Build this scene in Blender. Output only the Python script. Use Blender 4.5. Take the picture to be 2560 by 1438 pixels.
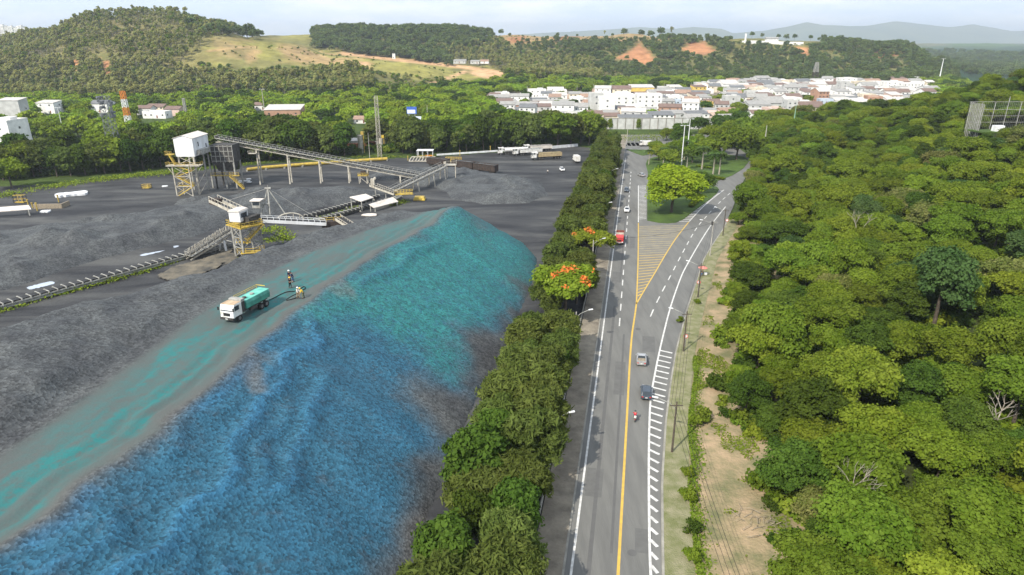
import bpy, bmesh, math, random
import numpy as np
from mathutils import Vector, Matrix

for o in list(bpy.data.objects):
    bpy.data.objects.remove(o)
R = math.radians
scn = bpy.context.scene
C = scn.collection

# ------------------------------------------------------------------ camera
CAM_H, FPX, TH = 55.0, 1650.0, math.atan(619 / 1650)
cam_d = bpy.data.cameras.new('camera'); cam = bpy.data.objects.new('camera', cam_d); C.objects.link(cam)
cam.location = (0, 0, CAM_H); cam.rotation_euler = (math.pi / 2 - TH, 0, 0)
cam_d.sensor_width = 36; cam_d.lens = 36 * FPX / 2560
cam_d.clip_start = 0.5; cam_d.clip_end = 80000
scn.camera = cam
scn.render.resolution_x = 1024; scn.render.resolution_y = 575

# ------------------------------------------------------------------ sun, sky, exposure
SUN_DIR = Vector((0.70, 0.88, -1.02)).normalized()
sd = bpy.data.lights.new('sun', 'SUN'); sun = bpy.data.objects.new('sun', sd); C.objects.link(sun)
sd.energy = 4.6; sd.angle = R(0.6); sd.color = (1.0, 0.94, 0.83)
sun.rotation_euler = SUN_DIR.to_track_quat('-Z', 'Y').to_euler(); sun.location = (-100, -100, 200)
EL = math.asin(-SUN_DIR.z); AZ = math.atan2(-SUN_DIR.x, -SUN_DIR.y)
world = bpy.data.worlds.new('World'); scn.world = world; world.use_nodes = True
wn, wl = world.node_tree.nodes, world.node_tree.links
wn.clear()
sky = wn.new('ShaderNodeTexSky'); sky.sky_type = 'NISHITA'; sky.sun_disc = False
sky.sun_elevation = EL; sky.sun_rotation = AZ % (2 * math.pi); sky.altitude = 50
sky.air_density = 1.0; sky.dust_density = 2.2; sky.ozone_density = 1.0
wtc = wn.new('ShaderNodeTexCoord'); wmp = wn.new('ShaderNodeMapping'); wmp.inputs['Scale'].default_value = (4, 4, 16)
wno = wn.new('ShaderNodeTexNoise'); wno.inputs['Scale'].default_value = 1.6; wno.inputs['Detail'].default_value = 7
wno.inputs['Roughness'].default_value = 0.6
wr = wn.new('ShaderNodeValToRGB'); wr.color_ramp.elements[0].position = 0.44; wr.color_ramp.elements[1].position = 0.7
wr.color_ramp.elements[0].color = (0.1, 0.1, 0.1, 1); wr.color_ramp.elements[1].color = (1, 1, 1, 1)
wcl = wn.new('ShaderNodeMixRGB'); wcl.inputs[1].default_value = (6.3, 7.5, 9.2, 1); wcl.inputs[2].default_value = (9.6, 9.8, 10.0, 1)
wmx = wn.new('ShaderNodeMixRGB'); wmx.inputs[0].default_value = 0.86
wb = wn.new('ShaderNodeBackground'); wb.inputs[1].default_value = 0.11
wo = wn.new('ShaderNodeOutputWorld')
wl.new(wtc.outputs['Generated'], wmp.inputs[0]); wl.new(wmp.outputs[0], wno.inputs[0]); wl.new(wno.outputs['Fac'], wr.inputs[0])
wl.new(wr.outputs[0], wcl.inputs[0]); wl.new(wcl.outputs[0], wmx.inputs[2]); wl.new(sky.outputs[0], wmx.inputs[1]); wl.new(wmx.outputs[0], wb.inputs[0]); wl.new(wb.outputs[0], wo.inputs[0])
scn.view_settings.view_transform = 'Standard'; scn.view_settings.look = 'None'
scn.view_settings.gamma = 1.0; scn.view_settings.use_curve_mapping = False
scn.view_settings.exposure = 0.49

# ------------------------------------------------------------------ picture <-> place
ct, st = math.cos(TH), math.sin(TH)
def G(px, py, z=0.0):
    """place on the level z seen at photo pixel (2560 wide)"""
    u, v = px - 1280, py - 719
    t = (CAM_H - z) / (FPX * st + v * ct)
    return Vector((u * t, t * (FPX * ct - v * st), z))
def AT(px, py, Y):
    """place at forward distance Y seen at that pixel"""
    u, v = px - 1280, py - 719
    t = Y / (FPX * ct - v * st)
    return Vector((u * t, Y, CAM_H - t * (FPX * st + v * ct)))
def PIX(x, y, z):
    x = np.asarray(x, float); y = np.asarray(y, float); z = np.asarray(z, float) - CAM_H
    f = y * ct - z * st; up = y * st + z * ct
    f = np.where(f < 1, 1, f)
    return 1280 + FPX * x / f, 719 - FPX * up / f

rng = np.random.default_rng(7); random.seed(7)
U = random.uniform

def vnoise(x, y, seed=0):
    x = np.asarray(x, float); y = np.asarray(y, float)
    xi = np.floor(x).astype(np.int64); yi = np.floor(y).astype(np.int64)
    xf = x - xi; yf = y - yi
    def h(a, b):
        n = (a * 374761393 + b * 668265263 + seed * 1442695041) & 0x7fffffff
        n = ((n ^ (n >> 13)) * 1274126177) & 0x7fffffff
        return ((n ^ (n >> 16)) & 0xffff) / 65535.0
    sx = xf * xf * (3 - 2 * xf); sy = yf * yf * (3 - 2 * yf)
    a = h(xi, yi) * (1 - sx) + h(xi + 1, yi) * sx
    b = h(xi, yi + 1) * (1 - sx) + h(xi + 1, yi + 1) * sx
    return a * (1 - sy) + b * sy
def fbm(x, y, s, oct=4, seed=0):
    r = 0; a = 0.5; x = np.asarray(x, float) / s; y = np.asarray(y, float) / s
    for i in range(oct):
        r = r + a * vnoise(x, y, seed + i * 17); a *= 0.5; x = x * 2.03; y = y * 2.03
    return r
def sdist(px, py, poly):
    """signed distance, positive inside the polygon"""
    px = np.asarray(px, float); py = np.asarray(py, float)
    d = np.full(px.shape, 1e18); ins = np.zeros(px.shape, bool)
    n = len(poly)
    for i in range(n):
        x0, y0 = poly[i][0], poly[i][1]; x1, y1 = poly[(i + 1) % n][0], poly[(i + 1) % n][1]
        ex, ey = x1 - x0, y1 - y0
        t = np.clip(((px - x0) * ex + (py - y0) * ey) / (ex * ex + ey * ey + 1e-9), 0, 1)
        d = np.minimum(d, (px - x0 - t * ex) ** 2 + (py - y0 - t * ey) ** 2)
        if y0 != y1:
            c = ((y0 > py) != (y1 > py)) & (px < (x1 - x0) * (py - y0) / (y1 - y0) + x0)
            ins ^= c
    return np.where(ins, 1, -1) * np.sqrt(d)
def sstep(a, b, x):
    t = np.clip((x - a) / (b - a), 0, 1); return t * t * (3 - 2 * t)

# ------------------------------------------------------------------ materials
def nt_of(name):
    m = bpy.data.materials.new(name); m.use_nodes = True
    n, l = m.node_tree.nodes, m.node_tree.links
    return m, n, l, n['Principled BSDF']
def col4(c): return (c[0], c[1], c[2], 1)
def pmat(name, c1, c2=None, scale=1.0, rough=0.8, bump=0.0, bscale=None, metal=0.0, stretch=None, spec=0.3, detail=5):
    m, n, l, b = nt_of(name)
    b.inputs['Roughness'].default_value = rough; b.inputs['Metallic'].default_value = metal
    b.inputs['Specular IOR Level'].default_value = spec
    if c2 is None: c2 = tuple(v * 0.8 for v in c1)
    tc = n.new('ShaderNodeTexCoord'); mp = n.new('ShaderNodeMapping')
    if stretch: mp.inputs['Scale'].default_value = stretch
    l.new(tc.outputs['Object'], mp.inputs[0])
    no = n.new('ShaderNodeTexNoise'); no.inputs['Scale'].default_value = scale; no.inputs['Detail'].default_value = detail
    no.inputs['Roughness'].default_value = 0.62
    l.new(mp.outputs[0], no.inputs[0])
    r = n.new('ShaderNodeValToRGB'); r.color_ramp.elements[0].position = 0.36; r.color_ramp.elements[1].position = 0.66
    r.color_ramp.elements[0].color = col4(c2); r.color_ramp.elements[1].color = col4(c1)
    l.new(no.outputs['Fac'], r.inputs[0]); l.new(r.outputs[0], b.inputs['Base Color'])
    if bump:
        nb = n.new('ShaderNodeTexNoise'); nb.inputs['Scale'].default_value = bscale or scale * 4; nb.inputs['Detail'].default_value = 4
        l.new(mp.outputs[0], nb.inputs[0])
        bp = n.new('ShaderNodeBump'); bp.inputs['Strength'].default_value = bump; bp.inputs['Distance'].default_value = 0.3
        l.new(nb.outputs['Fac'], bp.inputs['Height']); l.new(bp.outputs[0], b.inputs['Normal'])
    return m
def leafmat(name, c1, c2, trans=0.3, hv=0.35):
    m, n, l, b = nt_of(name); n.remove(b)
    at = n.new('ShaderNodeAttribute'); at.attribute_name = 'tint'
    mx = n.new('ShaderNodeMixRGB'); mx.inputs[1].default_value = col4(c1); mx.inputs[2].default_value = col4(c2)
    l.new(at.outputs['Fac'], mx.inputs[0])
    oi = n.new('ShaderNodeObjectInfo')
    mr = n.new('ShaderNodeMapRange'); mr.inputs[3].default_value = 1 - hv; mr.inputs[4].default_value = 1 + hv
    l.new(oi.outputs['Random'], mr.inputs[0])
    m2 = n.new('ShaderNodeMath'); m2.operation = 'MULTIPLY'; m2.inputs[1].default_value = 7.31
    l.new(oi.outputs['Random'], m2.inputs[0])
    fr = n.new('ShaderNodeMath'); fr.operation = 'FRACT'; l.new(m2.outputs[0], fr.inputs[0])
    mh = n.new('ShaderNodeMapRange'); mh.inputs[3].default_value = 0.485; mh.inputs[4].default_value = 0.515
    l.new(fr.outputs[0], mh.inputs[0])
    hs = n.new('ShaderNodeHueSaturation'); l.new(mx.outputs[0], hs.inputs['Color']); l.new(mr.outputs[0], hs.inputs['Value']); l.new(mh.outputs[0], hs.inputs['Hue'])
    di = n.new('ShaderNodeBsdfDiffuse'); tr = n.new('ShaderNodeBsdfTranslucent'); ms = n.new('ShaderNodeMixShader')
    ms.inputs[0].default_value = trans
    l.new(hs.outputs[0], di.inputs[0]); l.new(hs.outputs[0], tr.inputs[0]); l.new(di.outputs[0], ms.inputs[1]); l.new(tr.outputs[0], ms.inputs[2])
    l.new(ms.outputs[0], n['Material Output'].inputs[0])
    return m

# ------------------------------------------------------------------ mesh builder
class MB:
    def __init__(s): s.v = []; s.f = []
    def add(s, vs, fs):
        k = len(s.v); s.v += [tuple(p) for p in vs]; s.f += [tuple(k + i for i in f) for f in fs]; return s
    def box(s, c, d, rz=0.0, taper=(1, 1)):
        x, y, z = c; a, b, h = d[0] / 2, d[1] / 2, d[2] / 2; cr, sr = math.cos(rz), math.sin(rz)
        vs = []
        for zz, tx, ty in ((-h, 1, 1), (h, taper[0], taper[1])):
            for sx, sy in ((-1, -1), (1, -1), (1, 1), (-1, 1)):
                px, py = sx * a * tx, sy * b * ty
                vs.append((x + px * cr - py * sr, y + px * sr + py * cr, z + zz))
        return s.add(vs, [(0, 3, 2, 1), (4, 5, 6, 7), (0, 1, 5, 4), (1, 2, 6, 5), (2, 3, 7, 6), (3, 0, 4, 7)])
    def bar(s, p, q, w, h=None):
        p, q = Vector(p), Vector(q); h = h or w; d = (q - p)
        if d.length < 1e-6: return s
        d.normalize(); up = Vector((0, 0, 1)) if abs(d.z) < 0.95 else Vector((1, 0, 0))
        a = d.cross(up).normalized() * w / 2; b = a.cross(d).normalized() * h / 2
        vs = [e + i * a + j * b for e in (p, q) for i, j in ((-1, -1), (1, -1), (1, 1), (-1, 1))]
        return s.add(vs, [(0, 1, 2, 3), (7, 6, 5, 4), (0, 4, 5, 1), (1, 5, 6, 2), (2, 6, 7, 3), (3, 7, 4, 0)])
    def tube(s, p, q, r0, r1=None, n=8, caps=True):
        p, q = Vector(p), Vector(q); r1 = r0 if r1 is None else r1; d = (q - p).normalized()
        up = Vector((0, 0, 1)) if abs(d.z) < 0.95 else Vector((1, 0, 0))
        a = d.cross(up).normalized(); b = a.cross(d).normalized()
        vs = []
        for e, r in ((p, r0), (q, r1)):
            for i in range(n):
                t = 2 * math.pi * i / n; vs.append(e + a * math.cos(t) * r + b * math.sin(t) * r)
        fs = [(i, (i + 1) % n, n + (i + 1) % n, n + i) for i in range(n)]
        if caps: fs += [tuple(range(n - 1, -1, -1)), tuple(range(n, 2 * n))]
        return s.add(vs, fs)
    def path(s, pts, r0, r1=None, n=6):
        r1 = r0 if r1 is None else r1; k = len(pts) - 1
        for i in range(k):
            s.tube(pts[i], pts[i + 1], r0 + (r1 - r0) * i / k, r0 + (r1 - r0) * (i + 1) / k, n, True)
        return s
    def prism(s, prof, axis, a, b, ta=1.0):
        """profile (u,z) extruded along x ('x') or y ('y') from a to b"""
        n = len(prof); vs = []
        for e in (a, b):
            for u, z in prof: vs.append((e, u, z) if axis == 'x' else (u, e, z))
        fs = [(i, (i + 1) % n, n + (i + 1) % n, n + i) for i in range(n)] + [tuple(range(n - 1, -1, -1)), tuple(range(n, 2 * n))]
        return s.add(vs, fs)
    def poly(s, pts, z0, z1):
        n = len(pts)
        vs = [(p[0], p[1], z0) for p in pts] + [(p[0], p[1], z1) for p in pts]
        return s.add(vs, [(i, (i + 1) % n, n + (i + 1) % n, n + i) for i in range(n)] + [tuple(range(n - 1, -1, -1)), tuple(range(n, 2 * n))])
    def xf(s, loc=(0, 0, 0), rz=0.0):
        c, q = math.cos(rz), math.sin(rz)
        s.v = [(x * c - y * q + loc[0], x * q + y * c + loc[1], z + loc[2]) for x, y, z in s.v]; return s
    def build(s, name, m, parent=None, bevel=0.0, smooth=False):
        me = bpy.data.meshes.new(name); me.from_pydata(s.v, [], s.f); me.update()
        bm = bmesh.new(); bm.from_mesh(me); bmesh.ops.recalc_face_normals(bm, faces=bm.faces); bm.to_mesh(me); bm.free()
        if m is not None: me.materials.append(m)
        o = bpy.data.objects.new(name, me); C.objects.link(o)
        if parent is not None: o.parent = parent
        if bevel:
            b = o.modifiers.new('bevel', 'BEVEL'); b.width = bevel; b.segments = 2; b.limit_method = 'ANGLE'
        if smooth: me.shade_smooth()
        return o
def npmesh(name, V, F, m, parent=None, smooth=True, attrs=None):
    V = np.asarray(V, np.float32); F = np.asarray(F, np.int32); k = F.shape[1]
    me = bpy.data.meshes.new(name); me.vertices.add(len(V)); me.vertices.foreach_set('co', V.ravel())
    me.loops.add(F.size); me.loops.foreach_set('vertex_index', F.ravel())
    me.polygons.add(len(F)); me.polygons.foreach_set('loop_start', np.arange(0, F.size, k, dtype=np.int32))
    if smooth: me.polygons.foreach_set('use_smooth', np.ones(len(F), bool))
    for an, (dom, val) in (attrs or {}).items():
        val = np.asarray(val, np.float32)
        if val.ndim == 2:
            at = me.attributes.new(an, 'FLOAT_COLOR', dom); at.data.foreach_set('color', np.c_[val, np.ones(len(val))].astype(np.float32).ravel())
        else:
            at = me.attributes.new(an, 'FLOAT', dom); at.data.foreach_set('value', val)
    me.update(calc_edges=True); me.validate()
    if m is not None: me.materials.append(m)
    o = bpy.data.objects.new(name, me); C.objects.link(o)
    if parent is not None: o.parent = parent
    return o
def gridmesh(name, X, Y, Z, m, keep=None, attrs=None, smooth=True):
    ny, nx = X.shape; idx = np.arange(ny * nx).reshape(ny, nx)
    F = np.stack([idx[:-1, :-1], idx[:-1, 1:], idx[1:, 1:], idx[1:, :-1]], -1).reshape(-1, 4)
    V = np.stack([X, Y, Z], -1).reshape(-1, 3)
    if keep is not None:
        kf = keep.reshape(-1)[F].any(1); F = F[kf]
        used = np.unique(F); re = np.full(len(V), -1); re[used] = np.arange(len(used)); F = re[F]; V = V[used]
        if attrs: attrs = {k: (d, (v.reshape(-1, 3) if v.ndim == 3 else v.reshape(-1))[used]) for k, (d, v) in attrs.items()}
    elif attrs: attrs = {k: (d, v.reshape(-1, 3) if v.ndim == 3 else v.reshape(-1)) for k, (d, v) in attrs.items()}
    return npmesh(name, V, F, m, None, smooth, attrs)
def ribbon(name, left, right, z, m, parent=None):
    V = [(p[0], p[1], z) for p in left] + [(p[0], p[1], z) for p in right]; n = len(left)
    return npmesh(name, V, [(i, n + i, n + i + 1, i + 1) for i in range(n - 1)], m, parent, False)

# ------------------------------------------------------------------ things
def thing(name, label, cat, loc=(0, 0, 0), rz=0.0, group=None):
    o = bpy.data.objects.new(name, None); C.objects.link(o); o.empty_display_size = 0.2
    o.location = loc; o.rotation_euler = (0, 0, rz); o['label'] = label; o['category'] = cat
    if group: o['group'] = group
    return o
def tag(o, label, cat, group=None, kind=None):
    if label: o['label'] = label
    if cat: o['category'] = cat
    if group: o['group'] = group
    if kind: o['kind'] = kind
    return o
def struct(o): o['kind'] = 'structure'; return o
def dup(root, loc, rz, sc=None, label=None, group=None):
    r = root.copy(); C.objects.link(r); r.location = loc; r.rotation_euler = (0, 0, rz)
    if sc is not None: r.scale = (sc, sc, sc) if not hasattr(sc, '__len__') else sc
    if label: r['label'] = label
    if group: r['group'] = group
    for ch in list(root.children):
        c = ch.copy(); C.objects.link(c); c.parent = r
        for g in ch.children:
            d = g.copy(); C.objects.link(d); d.parent = c
    return r
ORD = ['first', 'second', 'third', 'fourth', 'fifth', 'sixth', 'seventh', 'eighth', 'ninth', 'tenth', 'eleventh', 'twelfth']
def ordw(i):
    if i < 12: return ORD[i]
    n = i + 1; s = 'th' if 10 <= n % 100 <= 20 else {1: 'st', 2: 'nd', 3: 'rd'}.get(n % 10, 'th')
    return f'{n}{s}'
def order_labels(objs, tail='from the left'):
    """things that share a description get their place among them"""
    by = {}
    for o in objs: by.setdefault(o['label'], []).append(o)
    for lb, os_ in by.items():
        if len(os_) == 1: continue
        def k(o):
            p = PIX(o.location.x, o.location.y, o.location.z); return float(p[0])
        os_.sort(key=k)
        for i, o in enumerate(os_): o['label'] = f'{lb}, {ordw(i)} {tail}'
# ================================================================== the ground
A_SLOPE = 0.183
def edgeX(Y): return 6.45 + A_SLOPE * (Y - 56.7)          # painted left edge line of the road
CURB = [G(*p) for p in ((1656, 1500), (1654, 1419), (1652, 1206), (1662, 1054), (1674, 960), (1687, 882), (1697, 843), (1717, 772), (1739, 706), (1757, 650), (1782, 609), (1807, 573), (1832, 520), (1850, 470), (1868, 435), (1885, 415), (1910, 395))]
_cy = np.array([p.y for p in CURB]); _cx = np.array([p.x for p in CURB])
def curbX(Y): return np.interp(Y, _cy, _cx, left=None)
def curbX0(Y):
    Y = np.asarray(Y, float)
    return np.where(Y < _cy[0], _cx[0] - (_cy[0] - Y) * 0.2, np.interp(Y, _cy, _cx))

COLS = {
 -700: [(650, 0), (800, 45), (1000, 70), (1400, 60), (3000, 40)],
 -150: [(690, 0), (800, 28), (1000, 45), (1200, 50), (1500, 30), (2200, 70), (3000, 40)],
 0:    [(690, 0), (800, 22), (1000, 42), (1150, 48), (1500, 30), (2200, 76), (3000, 40)],
 120:  [(690, 0), (850, 35), (1000, 60), (1150, 58), (1500, 20), (2200, 58), (3000, 40)],
 250:  [(680, 0), (800, 35), (900, 60), (1000, 80), (1150, 80), (1500, 30), (2200, 40)],
 450:  [(680, 0), (780, 25), (860, 48), (950, 72), (1020, 84), (1200, 80), (1500, 30)],
 560:  [(680, 0), (780, 25), (870, 48), (930, 57), (1000, 68), (1200, 62), (1500, 40)],
 700:  [(680, 0), (780, 20), (880, 48), (950, 51), (1050, 44), (1200, 38), (1350, 64), (1600, 60)],
 850:  [(690, 0), (780, 13), (900, 36), (980, 34), (1100, 22), (1250, 46), (1350, 73), (1600, 66)],
 1000: [(700, 0), (800, 8), (900, 25), (980, 22), (1100, 8), (1200, 26), (1320, 67), (1600, 62)],
 1150: [(720, 0), (830, 6), (920, 13), (1000, 5), (1100, 5), (1200, 28), (1320, 66), (1600, 62)],
 1260: [(800, 0), (900, 9), (960, 4), (1050, 2), (1180, 20), (1320, 58), (1600, 60)],
 1500: [(960, 0), (1030, 1), (1120, 15), (1220, 42), (1330, 62), (1700, 60)],
 1600: [(970, 0), (1040, 1), (1130, 16), (1220, 44), (1330, 62), (1700, 60)],
 1800: [(990, 0), (1060, 3), (1140, 20), (1230, 45), (1320, 57), (1700, 45)],
 2000: [(1000, 0), (1060, 3), (1140, 20), (1230, 40), (1320, 48), (1700, 35)],
 2250: [(1000, 0), (1070, 4), (1150, 18), (1250, 38), (1340, 44), (1700, 0)],
 2340: [(1000, 0), (1100, 5), (1250, 14), (1400, 0)],
 2450: [(1000, -4), (1400, -14), (2000, -6), (3000, 12)],
 3200: [(1000, -4), (1400, -14), (2000, -6), (3000, 12)],
}
_px = sorted(COLS)
def terrain(X, Y):
    X = np.asarray(X, float); Y = np.asarray(Y, float)
    Ys = np.maximum(Y, 1.0); q = 1280 + 1762 * X / (Ys + 20)
    zc = []
    for p in _px:
        c = [(600, 0)] + COLS[p] + [(5000, 22), (9000, 15)]
        zc.append(np.interp(Y, [a for a, _ in c], [b for _, b in c]))
    zc = np.stack(zc, 0)
    q = np.clip(q, _px[0], _px[-1] - 1e-3); k = np.clip(np.searchsorted(_px, q, side='right') - 1, 0, len(_px) - 2)
    pa = np.array(_px, float); t = (q - pa[k]) / (pa[k + 1] - pa[k]); t = t * t * (3 - 2 * t)
    za = np.take_along_axis(zc, k[None], 0)[0]; zb = np.take_along_axis(zc, k[None] + 1, 0)[0]
    z = za * (1 - t) + zb * t
    hill = sstep(640, 900, Y)
    z = z + hill * ((fbm(X, Y, 130, 4, 3) - 0.47) * 26 * np.clip(z / 40, 0, 1) + (fbm(X, Y, 30, 3, 9) - 0.45) * 3)
    # wooded slope right of the road
    fz = (11.5 * np.exp(-((X - 262) / 75) ** 2 - ((Y - 335) / 70) ** 2)) + 0.175 * np.maximum(0, X - curbX0(np.clip(Y, -50, 420)) - 22) * (1 - sstep(330, 520, Y)) * sstep(-80, 60, Y)
    fz = fz + (X > curbX0(np.clip(Y, -50, 420)) + 12) * (fbm(X, Y, 25, 3, 5) - 0.45) * 2.0 * (Y < 450) * sstep(12, 25, X - curbX0(np.clip(Y, -50, 420)))
    z = z + sstep(1450, 2200, Y) * (1 - sstep(4500, 8000, Y)) * (fbm(X, Y, 420, 4, 77) - .5) * 46
    return z + fz - 0.3
def tz(x, y): return float(terrain(np.array([x]), np.array([y]))[0])

def ground_mat():
    m, n, l, b = nt_of('ground_earth_and_grass'); b.inputs['Roughness'].default_value = 0.95; b.inputs['Specular IOR Level'].default_value = 0.1
    at = n.new('ShaderNodeAttribute'); at.attribute_name = 'Col'
    tc = n.new('ShaderNodeTexCoord')
    n1 = n.new('ShaderNodeTexNoise'); n1.inputs['Scale'].default_value = 0.06; n1.inputs['Detail'].default_value = 9; n1.inputs['Roughness'].default_value = 0.7
    l.new(tc.outputs['Object'], n1.inputs[0])
    mr = n.new('ShaderNodeMapRange'); mr.inputs[1].default_value = 0.3; mr.inputs[2].default_value = 0.7; mr.inputs[3].default_value = 0.55; mr.inputs[4].default_value = 1.4
    l.new(n1.outputs['Fac'], mr.inputs[0])
    mx = n.new('ShaderNodeMixRGB'); mx.blend_type = 'MULTIPLY'; mx.inputs[0].default_value = 1
    l.new(at.outputs['Color'], mx.inputs[1]); l.new(mr.outputs[0], mx.inputs[2]); l.new(mx.outputs[0], b.inputs['Base Color'])
    n2 = n.new('ShaderNodeTexNoise'); n2.inputs['Scale'].default_value = 0.5; n2.inputs['Detail'].default_value = 6; l.new(tc.outputs['Object'], n2.inputs[0])
    bp = n.new('ShaderNodeBump'); bp.inputs['Strength'].default_value = 0.7; bp.inputs['Distance'].default_value = 0.8
    l.new(n2.outputs['Fac'], bp.inputs['Height']); l.new(bp.outputs[0], b.inputs['Normal'])
    return m

ya = np.concatenate([np.linspace(-60, 470, 160), np.geomspace(475, 1700, 260), np.geomspace(1720, 16000, 60)])
aa = np.linspace(-1.25, 1.25, 420)
YY, AA = np.meshgrid(ya, aa, indexing='ij'); XX = AA * (YY + 130)
ZZ = terrain(XX, YY)
PX, PY = PIX(XX, YY, ZZ)
def cl(*c): return np.array(c, float)
col = np.zeros(XX.shape + (3,))
col[:] = cl(.05, .075, .018)                                                # undergrowth
wood = cl(.045, .055, .018)
fz_ = (XX > curbX0(np.clip(YY, -50, 420)) + 6) & (YY < 470)
col[fz_] = cl(.035, .045, .014)
grass = cl(.235, .215, .062); dry = cl(.34, .235, .11); red = cl(.42, .2, .095); pale = cl(.5, .31, .17); bright = cl(.1, .19, .02)
def blend(mask, c):
    global col
    mask = np.clip(mask, 0, 1)[..., None]; col = col * (1 - mask) + c * mask
far = YY > 600
fn = fbm(XX, YY, 40, 4, 21)
hillmask = sstep(640, 720, YY)
blend(hillmask * 1.0, cl(.13, .125, .045))
def zone(poly, c, soft=14, amp=60, th=0.0):
    d = sdist(PX, PY, poly) + (fn - 0.47) * amp
    blend(sstep(-soft, soft, d) * far, c)
zone([(430, 160), (530, 88), (660, 100), (800, 122), (1010, 152), (1150, 178), (1262, 178), (1262, 195), (1120, 205), (1000, 195), (820, 165), (640, 155), (520, 175)], grass)
zone([(540, 105), (620, 110), (640, 150), (560, 150)], dry, 10, 90); zone([(650, 120), (800, 135), (900, 150), (860, 165), (700, 150)], dry, 8, 110); zone([(560, 150), (680, 158), (780, 172), (640, 178)], cl(.16, .18, .05), 8, 90)
zone([(690, 108), (780, 112), (760, 160), (700, 150)], dry * 0.9, 10, 50)
zone([(690, 80), (790, 70), (800, 112), (700, 105)], grass * .9)
zone([(1225, 78), (1560, 82), (1740, 92), (1740, 104), (1500, 108), (1235, 112)], dry * .8, 6, 16)
zone([(1740, 90), (2280, 118), (2280, 140), (1760, 120)], grass * .6, 8, 40)
zone([(0, 60), (70, 72), (110, 90), (60, 105), (0, 105)], bright * .9, 6, 10)
zone([(2270, 118), (2560, 110), (3300, 110), (3300, 330), (2400, 330), (2290, 200)], cl(.022, .05, .022), 8, 10)
fn2 = fbm(XX, YY, 260, 4, 88); blend(sstep(.5, .62, fn2) * (YY > 1500) * (PX > 2250), cl(.05, .09, .03)); blend(sstep(.46, .56, fn) * sstep(660, 700, YY) * (PX < 700) * .7, cl(.17, .145, .06))
zone([(2370, 108), (2430, 102), (2480, 108), (2560, 112), (2500, 118), (2380, 116)], bright * .55, 4, 6)
for poly, c in (
    ([(1560, 135), (1600, 108), (1640, 150), (1610, 168), (1600, 158), (1580, 150), (1540, 146)], red * .8),
    ([(1700, 122), (1760, 105), (1790, 128), (1750, 142)], red * .85), ([(1715, 110), (1740, 100), (1740, 118)], red * .7),
    ([(1985, 118), (2020, 120), (2022, 142), (1990, 130)], red), ([(2140, 135), (2200, 128), (2250, 138), (2200, 145)], red * .7),
    ([(180, 150), (198, 150), (200, 195), (188, 195)], red), ([(250, 155), (275, 150), (280, 200), (262, 195)], red),
    ([(225, 145), (245, 145), (245, 160), (228, 158)], red * .9), ([(0, 200), (14, 198), (12, 240), (0, 240)], red),
    ([(885, 155), (925, 155), (925, 190), (905, 185)], pale), ([(1165, 178), (1265, 180), (1235, 198), (1190, 190)], pale),
    ([(390, 250), (440, 248), (445, 268), (400, 262)], pale * .9), ([(395, 195), (410, 195), (412, 215), (400, 212)], red * .9),
    ([(1455, 145), (1465, 145), (1465, 160), (1455, 160)], red * .9), ([(1270, 95), (1310, 90), (1310, 108), (1275, 108)], red * .7),
    ([(1380, 88), (1450, 90), (1440, 100), (1390, 100)], red * .6), ([(615, 140), (640, 120), (650, 130), (625, 160)], dry)):
    zone(poly, c, 4, 10)
# pale dirt track along the grass ridge, and the branch that drops from it
def track(pts, w, c):
    d = np.full(PX.shape, 1e9)
    for i in range(len(pts) - 1):
        x0, y0 = pts[i]; x1, y1 = pts[i + 1]; ex, ey = x1 - x0, y1 - y0
        t = np.clip(((PX - x0) * ex + (PY - y0) * ey) / (ex * ex + ey * ey), 0, 1)
        d = np.minimum(d, np.hypot(PX - x0 - t * ex, (PY - y0 - t * ey)))
    blend((1 - sstep(w * .6, w * 1.3, d)) * far, c)
track([(850, 133), (980, 148), (1100, 161), (1190, 172), (1262, 184)], 4.5, pale)
track([(1165, 178), (1130, 192), (1085, 207)], 3.5, pale * .9)
track([(520, 128), (600, 118), (640, 118)], 3, dry)
zone([(1240, 228), (1700, 225), (2320, 190), (2320, 260), (2000, 330), (1500, 330), (1240, 300)], cl(.2, .17, .13), 8, 10)
struct(gridmesh('ground', XX, YY, ZZ, ground_mat(), attrs={'Col': ('POINT', col)}))

# far blue mountains
mx_ = np.linspace(-9000, 14000, 420); my_ = np.linspace(9000, 14500, 60)
MX, MY = np.meshgrid(mx_, my_)
prof = np.interp(1280 + 1762 * MX / MY, [700, 1300, 1490, 1600, 1680, 1730, 1800, 1830, 1900, 1960, 2010, 2050, 2110, 2160, 2230, 2290, 2360, 2420, 2470, 2530, 2560, 2700],
                 [115, 92, 82, 76, 80, 76, 82, 92, 88, 78, 69, 75, 76, 75, 66, 72, 76, 71, 78, 86, 84, 75])
top = CAM_H + (104 - prof * 1.0) / 1762 * 11000 * 1.12
ridge = np.exp(-((MY - 11000 - 400 * np.sin(MX / 900)) / 1100) ** 2)
MZ = -40 + (top + 40) * ridge + (fbm(MX, MY, 900, 5, 31) - .47) * 120 * ridge * (1 - .7 * np.exp(-((MY - 11000) / 400) ** 2))
struct(gridmesh('mountains', MX, MY, MZ, pmat('mountain_grass', (.13, .15, .07), (.06, .09, .04), 0.0016, 1.0)))

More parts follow.
